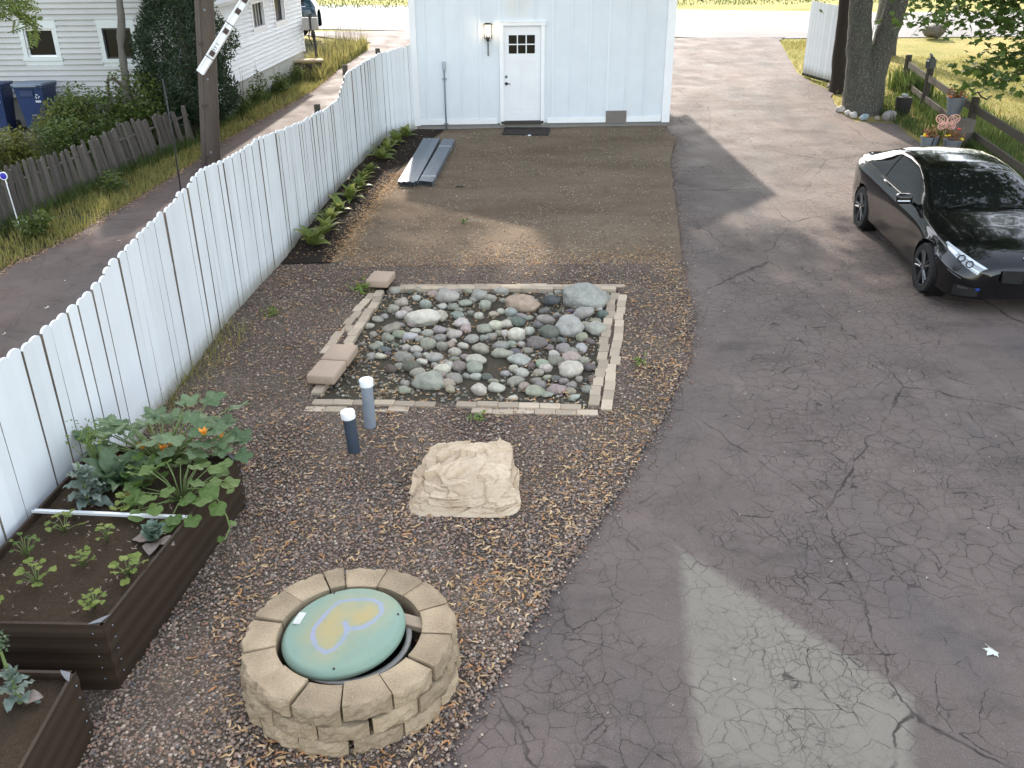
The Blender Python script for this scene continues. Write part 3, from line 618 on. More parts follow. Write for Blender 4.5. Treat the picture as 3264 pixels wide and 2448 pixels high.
# ------------------------------------------------------------ foliage helpers
def frames(n, up=.5, rng=RNG):
    N = rng.normal(size=(n, 3)); N[:, 2] = np.abs(N[:, 2]) + up; N /= np.linalg.norm(N, axis=1)[:, None]
    A = rng.normal(size=(n, 3)); U = A - N * (A * N).sum(1)[:, None]; U /= np.linalg.norm(U, axis=1)[:, None]
    return N, U, np.cross(N, U)
def leaves(C, size, shape, tris, up=.5, droop=0, rng=RNG, asp=1.):
    C = np.asarray(C); n = len(C); N, U, W = frames(n, up, rng)
    if droop: U[:, 2] -= droop; U /= np.linalg.norm(U, axis=1)[:, None]; W = np.cross(N, U); W /= np.linalg.norm(W, axis=1)[:, None]
    s = size * rng.uniform(.65, 1.25, n); sh = np.array(shape); k = len(sh)
    V = C[:, None] + (W[:, None] * sh[None, :, 0:1] * asp + U[:, None] * sh[None, :, 1:2] + N[:, None] * sh[None, :, 2:3]) * s[:, None, None]
    F = (np.array(tris)[None] + (np.arange(n) * k)[:, None, None]).reshape(-1, len(tris[0]))
    return V.reshape(-1, 3), F
DIAMOND = [(0, 0, 0), (.34, .45, .07), (0, 1, 0), (-.34, .45, .07)]; DTRI = [(0, 1, 2, 3)]
OVAL = [(0, 0, 0), (.2, .2, .06), (.28, .5, .09), (.16, .82, .05), (0, 1, -.03), (-.16, .82, .05), (-.28, .5, .09), (-.2, .2, .06)]; OTRI = [(0, 1, 2), (0, 2, 3), (0, 3, 4), (0, 4, 5), (0, 5, 6), (0, 6, 7)]
_st = [(0, .0), (.13, .02), (.42, -.05), (.36, .12), (.62, .42), (.40, .40), (.38, .52), (.2, .45), (.17, .62), (0, 1.0)]
STAR = [(0, .25, .05)] + [(x, y, -.10 * abs(x)) for x, y in _st] + [(-x, y, -.10 * abs(x)) for x, y in _st[-2:0:-1]]
STRI = [(0, i, i % (len(STAR) - 1) + 1) for i in range(1, len(STAR))]
FRND = []   # pinnate spray of small leaflets, drawn as leaflets along a midrib
FV = []; FT = []
for k_ in range(9):
    for s_ in (-1, 1):
        b_ = len(FV); y0 = .08 + k_ * .1; L_ = .26 * (1 - .04 * k_); FV += [(0, y0, 0), (s_ * L_ * .5, y0 + .01, .02), (s_ * L_, y0 + .09, -.03), (s_ * L_ * .5, y0 + .085, .02)]; FT.append((b_, b_+1, b_+2, b_+3))
def cloud(centers, n, rng=RNG):
    """centres: list of (x, y, z, rx, ry, rz, weight)"""
    cs = np.array([c[:6] for c in centers]); wt = np.array([c[6] for c in centers], float); wt /= wt.sum()
    i = rng.choice(len(cs), n, p=wt); D = rng.normal(size=(n, 3)); D /= np.linalg.norm(D, axis=1)[:, None]; r = rng.uniform(.35, 1, n) ** .6
    return cs[i, :3] + D * r[:, None] * cs[i, 3:6]
def clumps(c, R_, n, rc, rng=RNG, zs=1.):
    D = rng.normal(size=(n, 3)); D /= np.linalg.norm(D, axis=1)[:, None]; r = rng.uniform(.2, 1, n) ** .5
    p = np.array(c) + D * r[:, None] * np.array(R_)
    return [(x, y, z, a, a, a * zs, a * a) for (x, y, z), a in zip(p, rng.uniform(.7, 1.3, n) * rc)]
MAPLE = leafmat('maple_leaves', (.045, .085, .018), (.10, .15, .035), .45, .35)
SHADE = leafmat('canopy_leaves', (.035, .07, .015), (.075, .12, .028), .5, .25)
BUSH = leafmat('bush_leaves', (.045, .08, .018), (.13, .165, .04), .5, .3)
BUSHY = leafmat('yellow_bush_leaves', (.07, .10, .02), (.20, .19, .045), .5, .3)
JUNI = leafmat('evergreen_sprays', (.013, .03, .013), (.036, .062, .024), .6, .1)
LOCUST = leafmat('locust_leaves', (.08, .13, .025), (.16, .20, .045), .5, .4)
GRASSM = leafmat('grass_blades', (.13, .155, .035), (.33, .285, .10), .6, .3)
GRASSD = leafmat('dark_grass_blades', (.035, .075, .016), (.09, .12, .03), .6, .3)
TWIG = plain('twig_bark', (.09, .075, .06), .9, objvar=0)
def grass(name, n, xy, h0, h1, mat, wd=.006, lean=.35, label=None):
    p = xy(n); n = len(p); h = RNG.uniform(h0, h1, n); a = RNG.uniform(0, 2*PI, n); dx = np.cos(a); dy = np.sin(a); b = RNG.normal(0, lean, n); la = RNG.uniform(0, 2*PI, n)
    z = gzv(p[:, 1]) - .01; V = np.zeros((n, 5, 3)); ww = wd * RNG.uniform(.7, 1.5, n)
    lx = np.cos(la) * b * h; ly = np.sin(la) * b * h
    for i, (q, t) in enumerate(((-1, 0), (1, 0), (1, .55), (-1, .55))):
        s = 1 if t == 0 else .8
        V[:, i] = np.stack([p[:, 0] + q * dx * ww * s + lx * t * t, p[:, 1] + q * dy * ww * s + ly * t * t, z + h * t], -1)
    V[:, 4] = np.stack([p[:, 0] + lx, p[:, 1] + ly, z + h * (1 - .25 * np.minimum(b * b, 1))], -1)
    F = np.concatenate([np.array([[0, 1, 2], [0, 2, 3], [3, 2, 4]])[None] + (np.arange(n) * 5)[:, None, None]], 0).reshape(-1, 3)
    return tag(np_obj(name, V.reshape(-1, 3), F, mat), kind='stuff')
def band(xl, xr, y0, y1, dens=None, p=1.):
    def f(n):
        y = RNG.uniform(y0, y1, n); t = RNG.uniform(0, 1, n) ** p; xa = np.array([xl(v) for v in y]); xb = np.array([xr(v) for v in y]); x = xa + (xb - xa) * t
        k = np.array([noise.noise(Vector((a * 1.1, b * 1.1, 3))) for a, b in zip(x, y)]) > RNG.uniform(-.75, .35, n)
        return np.stack([x, y], -1)[k]
    return f
# ---- verge and lawn grass
hw = lambda y: (gfx(y) + .0) if y < 19.2 else (-6.85 + (y - 21) * .093 if y < 28 else -6.6)
grass('verge_grass', 26000, band(hw, lambda y: LX(y) + .03, 9.5, 28, p=.9), .04, .16, GRASSM, .007)
grass('fence_weeds', 5200, band(lambda y: hw(y) - .05, lambda y: hw(y) + .3, 10, 27.5), .12, .34, GRASSD, .008, .5)
grass('tall_weeds', 5200, band(lambda y: -6.35, lambda y: LX(y) - .05, 26.4, 32.8), .2, .55, GRASSM, .012, .3)
grass('seed_stalks', 330, band(lambda y: -6.2, lambda y: LX(y) - .1, 27.5, 33), .6, 1.15, plain('dry_stalks', (.16, .14, .08), .9), .006, .15)
grass('back_garden_grass', 9000, band(lambda y: -13.5, lambda y: gfx(y) - .1, 11, 19.5), .05, .2, GRASSD, .009)
rfx = curve([(13, 8.9), (14.5, 9.08), (15.5, 9.2), (18.5, 9.62), (21.95, 10.16), (24, 10.5), (27, 11.0)])
grass('fence_line_grass', 9000, band(lambda y: rfx(y) - .1, lambda y: rfx(y) + 1.5, 13, 23.5, p=1.6), .08, .32, GRASSD, .01, .4)
grass('lawn_blades', 34000, band(lambda y: rfx(y) + .1, lambda y: 18, 14, 30), .03, .075, GRASSM, .011, .5)
grass('drive_edge_grass', 6000, band(lambda y: drx(y) + .04, lambda y: 10.9, 21.5, 33.5), .04, .13, GRASSM, .01)
grass('tree_foot_grass', 2600, band(lambda y: 8.9, lambda y: rfx(y) - .05, 17.9, 23.5), .06, .3, GRASSD, .008, .4)
grass('long_grass_clump', 700, band(lambda y: 10.3, lambda y: 11.0, 23.2, 24.6), .45, .75, GRASSD, .016, .3)
grass('far_lawn_blades', 7000, band(lambda y: -14, lambda y: 24, 50, 62), .05, .16, GRASSD, .03)
# ---- lawn in front of the house, small weeds on the gravel by the fence
grass('gravel_weeds', 900, band(lambda y: fx(y) + .02, lambda y: fx(y) + .35, 6.4, 9.5, p=2.), .05, .22, GRASSM, .004, .5)
grass('sparse_dry_grass', 1500, band(lambda y: fx(y) + .1, lambda y: -2.15, 6.3, 9.8), .02, .07, GRASSM, .004, .7)
def weed(x, y, s, label):
    t = thing('small_weed', label, 'weed', P(x, y, .03), random.uniform(0, 6), 'little weeds in the gravel')
    C = RNG.normal(0, .06 * s, (34, 3)); C[:, 2] = np.abs(C[:, 2]) * .7 + .01; V, F = leaves(C, .07 * s, OVAL, OTRI, .6); np_obj('leaves', V, F, WEED, t)
WEED = leafmat('weed_leaves', (.10, .17, .03), (.20, .26, .06), .5, .3)
weed(-1.93, 10.55, 1.3, 'small bright green weed beside the single loose concrete block')
weed(-2.92, 9.8, .9, 'tiny green weed in the gravel between the fence and the stone bed')
weed(-.32, 7.16, .6, 'tiny green weed in the gravel just in front of the brick edging')
weed(1.37, 8.35, .6, 'tiny green weed in the gravel right of the brick edging')

# ------------------------------------------------------------ trees
def trunk_mb(pts, rs, n=16, rough=.06, seed=0):
    mb = MB(); P_ = []; RR = []
    pts = [Vector(p) for p in pts]
    for i in range(len(pts) - 1):
        for k in range(6): t = k / 6; P_.append(pts[i].lerp(pts[i+1], t)); RR.append(rs[i] * (1 - t) + rs[i+1] * t)
    P_.append(pts[-1]); RR.append(rs[-1]); mb.tube(P_, RR, n)
    for i, v in enumerate(mb.v):
        v = Vector(v); k = noise.noise(v * 3 + Vector((seed, 0, 0))) * rough + noise.noise(v * 9) * rough * .4
        c = P_[min(i // n, len(P_) - 1)]; d_ = (v - c); mb.v[i] = tuple(c + d_ * (1 + k / max(d_.length, .05) * .6))
    return mb
mp = thing('maple_tree', 'large two stemmed maple with rough bark at the edge of the driveway', 'tree', (8.6, 21.9, 0))
b0 = gz(21.9)
trunk_mb([(0, 0, b0 - .1), (-.05, .0, b0 + .15), (-.13, 0, b0 + .8), (-.25, 0, b0 + 1.4), (-.36, .05, b0 + 2.6), (-.6, .2, b0 + 5)], [.50, .40, .33, .285, .235, .2], 20, .08, 1).obj('trunk', BARK, mp, True)
trunk_mb([(.1, -.05, b0 - .1), (.12, -.05, b0 + .15), (.16, -.03, b0 + .7), (.26, 0, b0 + 1.3), (.52, .02, b0 + 2.6), (1.0, .1, b0 + 5)], [.46, .36, .30, .265, .235, .19], 20, .08, 5).obj('trunk', BARK, mp, True)
cl = clumps((0, 0, 9.5), (5.2, 5.2, 3.6), 60, 1.5)
cl += clumps((-.8, -6.5, 8.6), (4.6, 4.6, 2.6), 50, 1.3) + clumps((-5.2, -.5, 11), (4.6, 5, 3.2), 46, 1.4) + clumps((-2.5, -9, 10), (4, 4, 2.5), 20, 1.2)
C = cloud(cl, 14500); V, F = leaves(C, .30, STAR, STRI, .4); np_obj('crown', V, F, MAPLE, mp)
for a, r_, z in ((0.3, 3.5, 8), (2, 3, 9), (3.6, 3.4, 8), (5, 3, 9)):
    m = MB(); m.tube([(0, 0, 5), (math.cos(a) * r_ * .5, math.sin(a) * r_ * .5, z - 1), (math.cos(a) * r_, math.sin(a) * r_, z)], [.16, .1, .04], 8); m.obj('limb', BARK, mp, True)
# low hanging boughs that reach into the view
bough = [((9.9, 19.5, 4.6), (8.9, 18.2, 3.55), (7.7, 17.4, 3.15), .36, 260), ((10.6, 19.5, 4.8), (9.9, 18.2, 3.5), (9.0, 17.4, 3.0), .42, 420), ((11.2, 19.2, 4.6), (10.6, 18, 3.5), (9.7, 17.3, 3.1), .5, 560),
         ((11.6, 18.8, 4.2), (10.6, 17.7, 2.6), (9.5, 17.3, 2.55), .34, 260), ((11.3, 18.3, 3.6), (10.3, 17.6, 2.5), (8.8, 17.4, 2.28), .22, 230), ((11.3, 18.2, 3.2), (10.3, 17.5, 2.2), (9.1, 17.4, 1.98), .2, 200), ((11.6, 18.2, 3.2), (11.1, 17.6, 2.1), (10.0, 17.5, 1.8), .2, 90),
         ((9.4, 19.5, 4.8), (8.6, 18.2, 3.9), (7.7, 17.6, 3.62), .3, 90), ((8.3, 21, 5), (7.9, 19, 4.1), (7.1, 18.0, 3.68), .16, 40), ((11.5, 19.3, 5), (11, 18, 4.0), (10.0, 17.4, 3.5), .5, 520), ((9.6, 25, 5.5), (9.5, 25.5, 4), (9.5, 25.6, 3.3), .3, 60)]
for p0, p1, p2, sp_, nl in bough:
    o3 = Vector((8.6, 21.9, 0)); a, b, c = [Vector(p) - o3 for p in (p0, p1, p2)]
    pts_ = [a * (1-t)**2 + b * 2*t*(1-t) + c * t*t for t in np.linspace(0, 1, 9)]
    br = MB().tube(pts_, [.03 - .025 * t for t in np.linspace(0, 1, 9)], 6).obj('bough', BARK, mp, True)
    t = RNG.uniform(.25, 1.02, nl); Cc = np.array([np.array(a * (1-q)**2 + b * 2*q*(1-q) + c * q*q) for q in t]) + RNG.normal(0, 1, (nl, 3)) * np.array([sp_, sp_ * .9, sp_ * .38])
    V, F = leaves(Cc, .15, STAR, STRI, .9, .25); np_obj('leaves', V, F, MAPLE, br)
dk = thing('dark_tree', 'dark trunked tree standing right behind the maple beside the white board panel', 'tree', (8.86, 24.3, 0)); b1 = gz(24.3)
DBARK = plain('dark_bark', (.045, .038, .032), .95, var=.4, scale=6, bump=.8, bscale=30, stretch=(4, 4, .8), objvar=0, spec=.1)
trunk_mb([(0, 0, b1 - .1), (-.02, 0, b1 + .3), (-.08, 0, b1 + 1.5), (-.14, 0, b1 + 3.5), (-.2, .2, b1 + 6)], [.27, .21, .19, .18, .16], 14, .06, 3).obj('trunk', DBARK, dk, True)
C = cloud(clumps((-.3, .5, 10.5), (3.5, 3.5, 3), 26, 1.3), 4200); V, F = leaves(C, .28, STAR, STRI, .4); np_obj('crown', V, F, SHADE, dk)
def shade_tree(x, y, z, R_, n, size, name, label, trunk_r=.35, zs=1.):
    t = thing(name, label, 'tree', (x, y, 0)); b = gz(y)
    trunk_mb([(0, 0, b - .1), (.05, 0, b + 2), (-.1, .1, b + 5), (0, 0, z + 1)], [trunk_r * 1.3, trunk_r, trunk_r * .8, .1], 12).obj('trunk', BARK, t, True)
    C = cloud(clumps((0, 0, z), R_, int(46), R_[0] * .3), n); V, F = leaves(C, size, DIAMOND, DTRI, .3); np_obj('crown', V, F, SHADE, t)
shade_tree(-1.2, 26.9, 15.5, (5.5, 5, 4.6), 8000, .42, 'shade_tree', 'unseen tall tree added behind the white garage to shade the yard')  # out-of-view tree added so its crown shades the near yard
shade_tree(-8.8, 26.5, 15.5, (5.5, 5, 4.6), 7500, .42, 'shade_tree', 'unseen tall tree added behind the clapboard house to shade the yard')  # second unseen tree, added to shade the raised bed side
shade_tree(12.4, 30.5, 12.5, (3.8, 3.8, 3.8), 4200, .42, 'shade_tree', 'shade tree on the street side of the maple')
for x_, y_, n_ in ((21.5, 28.5, 'first'), (25, 37, 'second'), (30, 31, 'farthest')):
    shade_tree(x_, y_, 8.5, (4.5, 4.5, 5), 2400, .5, 'lawn_tree', 'tall leafy tree on the far right of the lawn, %s from the driveway' % n_)
# left: pinnate leaved tree whose sprays hang into the top left corner
lo = thing('locust_tree', 'feathery leaved tree whose bright sprays hang into the top left corner', 'tree', (-9.4, 7.2, 0))
trunk_mb([(0, 0, -.1), (.1, 0, 2), (.3, .2, 5), (.2, .5, 8)], [.3, .24, .2, .1], 12).obj('trunk', BARK, lo, True)
C = cloud(clumps((0.2, .6, 8.2), (3.8, 3.8, 2.2), 40, 1.2), 1500); V, F = leaves(C, .5, FV, FT, .5, .3); np_obj('crown', V, F, LOCUST, lo)
for p0, p1, p2, sp_, nl in (((-7.6, 8.6, 6), (-5.6, 9.1, 4.3), (-4.75, 9.0, 3.78), .12, 60), ((-7.4, 8.4, 5.8), (-5.8, 8.8, 4.2), (-4.86, 8.7, 3.62), .12, 60), ((-7.4, 8.4, 5.4), (-5.3, 9, 4.0), (-4.56, 9.0, 3.5), .05, 16), ((-7.4, 8.4, 5.4), (-5.6, 9, 4.0), (-5.0, 8.8, 3.72), .14, 40)):
    o3 = Vector((-9.4, 7.2, 0)); a, b, c = [Vector(p) - o3 for p in (p0, p1, p2)]
    br = MB().tube([a * (1-t)**2 + b * 2*t*(1-t) + c * t*t for t in np.linspace(0, 1, 8)], [.02 - .016 * t for t in np.linspace(0, 1, 8)], 5).obj('bough', BARK, lo, True)
    t = RNG.uniform(.72, 1.0, nl); Cc = np.array([np.array(a * (1-q)**2 + b * 2*q*(1-q) + c * q*q) for q in t]) + RNG.normal(0, sp_, (nl, 3)) * np.array([1, 1, .6])
    V, F = leaves(Cc, .26, FV, FT, .9, .25, asp=1.25); np_obj('leaves', V, F, LOCUST, br)
# evergreen by the pole, thin trunk, shrubs
ev = thing('evergreen_tree', 'dark green conical evergreen between the house and the pole', 'tree', P(-7.05, 19.95))
m = MB().tube([(0, 0, -.05), (0, 0, 4.5)], [.09, .03], 8).obj('trunk', TWIG, ev, True)
zz_ = RNG.uniform(0, 1, 34000) ** 1.1; rad = np.interp(.3 + zz_ * 4.2, [.3, .8, 1.3, 2.0, 3.0, 3.7, 4.5], [.55, .88, .98, .88, .6, .42, .16]); th = RNG.uniform(0, 2*PI, len(zz_)); lump = np.array([1 + .42 * noise.noise(Vector((math.cos(a) * 2.2, math.sin(a) * 2.2, z * 6))) for a, z in zip(th, zz_)])
rr = rad * lump * RNG.uniform(.55, 1, len(zz_)) ** .4
C = np.stack([rr * np.cos(th), rr * np.sin(th), .3 + zz_ * 4.2], -1); V, F = leaves(C, .105, DIAMOND, DTRI, .1, -.6, asp=.4); np_obj('foliage', V, F, JUNI, ev)
th_ = thing('slender_tree', 'slender knobbly tree trunk rising through the shrubs in front of the window', 'tree', P(-8.15, 19.2))
trunk_mb([(0.03, 0, -.1), (0, 0, .7), (.02, 0, 1.3), (.08, 0, 2), (.22, 0, 2.8), (.32, 0, 4.5)], [.105, .09, .08, .075, .06, .05], 12, .07, 9).obj('trunk', plain('grey_bark', (.12, .11, .095), .9, var=.4, bump=.7, bscale=30, objvar=0), th_, True)
C = cloud(clumps((.4, 0, 6.6), (1.6, 1.6, 1.2), 16, .6), 1500); V, F = leaves(C, .16, OVAL, OTRI, .4); np_obj('crown', V, F, BUSH, th_)
def shrub(x, y, r, h, n, mat, label, size=.075):
    t = thing('shrub', label, 'shrub', P(x, y), 0, 'shrubs behind the grey picket fence')
    mb = MB()
    for k in range(9): a = random.uniform(0, 6.28); mb.tube([(0, 0, 0), (math.cos(a) * r * .4, math.sin(a) * r * .4, h * .5), (math.cos(a) * r * .75, math.sin(a) * r * .75, h * random.uniform(.7, 1))], [.015, .01, .004], 5)
    mb.obj('stems', TWIG, t)
    cs = clumps((0, 0, h * .55), (r * .8, r * .7, h * .42), 26, r * .36); C = cloud(cs, n); C = C[C[:, 2] > .02]; V, F = leaves(C, size, OVAL, OTRI, .7); np_obj('foliage', V, F, mat, t)
shrub(-9.35, 18.6, .75, 1.0, 2600, BUSHY, 'yellow green shrub in front of the pale lidded blue bin')
shrub(-8.75, 18.75, .8, 1.35, 3400, BUSH, 'dense mid green shrub left of the slender trunk')
shrub(-7.85, 19.25, .72, 1.5, 3000, BUSH, 'tallest leafy shrub right of the slender trunk')
shrub(-9.7, 16.8, .75, .8, 2600, BUSHY, 'low pale green shrub sprawling behind the leaning pickets')
shrub(-8.9, 17.6, .7, .8, 2300, BUSH, 'low dark green shrub pressed against the back of the picket fence')
shrub(-10.5, 15.6, .8, .75, 2300, BUSHY, 'pale shrub cut off by the left edge below the brick patio')
shrub(-8.25, 18.35, .5, .8, 1400, BUSH, 'small shrub under the slender trunk at the pickets')
shrub(-9.3, 14.9, .6, .6, 1500, BUSH, 'lowest dark shrub at the left edge behind the pickets')
for (x, y, h, n, lb) in ((-6.55, 22.0, .75, 420, 'tall thin weed against the pale house foundation nearest the pole'), (-6.42, 23.2, .8, 460, 'tall leafy weed against the middle of the pale house foundation'), (-6.3, 24.6, .6, 520, 'bushy weed against the far half of the pale house foundation'), (-6.1, 26.2, .5, 300, 'low weed against the pale foundation near its far corner'), (-6.75, 19.9, .5, 420, 'broad leaved weed at the foot of the utility pole'), (-7.15, 15.5, .35, 420, 'dark leafy weed at the gap in the picket fence'), (-7.35, 13.0, .4, 520, 'dark green weed clump beside the blue reflector stake')):
    t = thing('tall_weed', lb, 'weed', P(x, y), 0, 'weeds along the lane verge')
    C = cloud(clumps((0, 0, h * .45), (.22, .22, h * .45), 9, .14), n); C = C[C[:, 2] > 0]; V, F = leaves(C, .07, OVAL, OTRI, .6); np_obj('leaves', V, F, BUSH, t)
    m = MB()
    for k in range(7): a = random.uniform(0, 6.28); m.tube([(0, 0, 0), (.1 * math.cos(a), .1 * math.sin(a), h * random.uniform(.7, 1.5))], [.006, .003], 4)
    m.obj('stems', TWIG, t)

# ------------------------------------------------------------ rock bed
def rock_mesh(name, seed, flat=.62, ang=.18, sub=3, mat=None, amp=.28):
    bm = bmesh.new(); bmesh.ops.create_icosphere(bm, subdivisions=sub, radius=.5)
    off = Vector((seed * 7.31, seed * 3.17, seed))
    for v in bm.verts:
        p = v.co.copy(); k = 1 + amp * noise.noise(p * 1.9 + off) + .13 * noise.noise(p * 4.3 + off) + .03 * noise.noise(p * 11 + off)
        f = noise.voronoi(p * 1.7 + off)[0][0]; k -= ang * max(0, f - .25) * .6
        v.co = Vector((p.x * k, p.y * k, p.z * k * flat))
    z0 = min(v.co.z for v in bm.verts)
    for f in bm.faces: f.smooth = True
    me = bpy.data.meshes.new(name); bm.to_mesh(me); bm.free(); me.materials.append(mat or ROCK); return me
ROCKS = [rock_mesh('cobble', i + 1, .60 + .1 * (i % 3), .12 + .05 * (i % 4)) for i in range(10)]
RBIG = [rock_mesh('boulder', 40 + i, .68, .3, 4, GRANITE if i < 2 else ROCK, .22) for i in range(5)]
RC = dict(B=(.24,.25,.245), T=(.40,.31,.19), W=(.46,.44,.40), P=(.36,.32,.30), L=(.33,.32,.31), S=(.30,.31,.29), U=(.155,.14,.14), b=(.32,.345,.34), g=(.27,.265,.245), d=(.13,.13,.12), l=(.41,.40,.36), p=(.34,.265,.24), n=(.255,.27,.225), w=(.45,.44,.38), u=(.235,.21,.20), G=(.255,.27,.24), t=(.33,.29,.215), D=(.09,.095,.10))
NAMED = {0: 'biggest grey granite boulder with white lichen in the back right corner of the rock bed', 1: 'smooth sandy tan boulder left of the big granite boulder', 2: 'large pale oblong cobble near the left side of the rock bed', 3: 'pinkish pale cobble touching the large pale oblong one', 4: 'pale angular cobble close to the back brick edge', 5: 'large white speckled boulder in front of the granite boulder',
  6: 'dark purple brown cobble beside the white speckled boulder', 7: 'bluish pale cobble against the right brick edge', 8: 'flat grey green cobble just in front of the biggest granite boulder', 10: 'round grey cobble near the middle of the back brick edge', 50: 'purplish grey cobble in the left middle of the rock bed', 54: 'white bumpy cobble near the centre right of the bed', 73: 'cream white rounded cobble near the front right of the rock bed', 96: 'largest smooth grey green cobble at the front left of the bed'}
SN = {'b': 'bluish grey', 'g': 'grey', 'n': 'greenish grey', 'l': 'pale grey', 'p': 'pinkish', 'd': 'dark grey', 'u': 'purplish', 'w': 'whitish', 't': 'tan', 'D': 'blackish', 'W': 'cream', 'U': 'dark purple', 'P': 'pink grey', 'L': 'light grey', 'S': 'speckled', 'B': 'granite', 'T': 'sandy', 'G': 'grey green'}
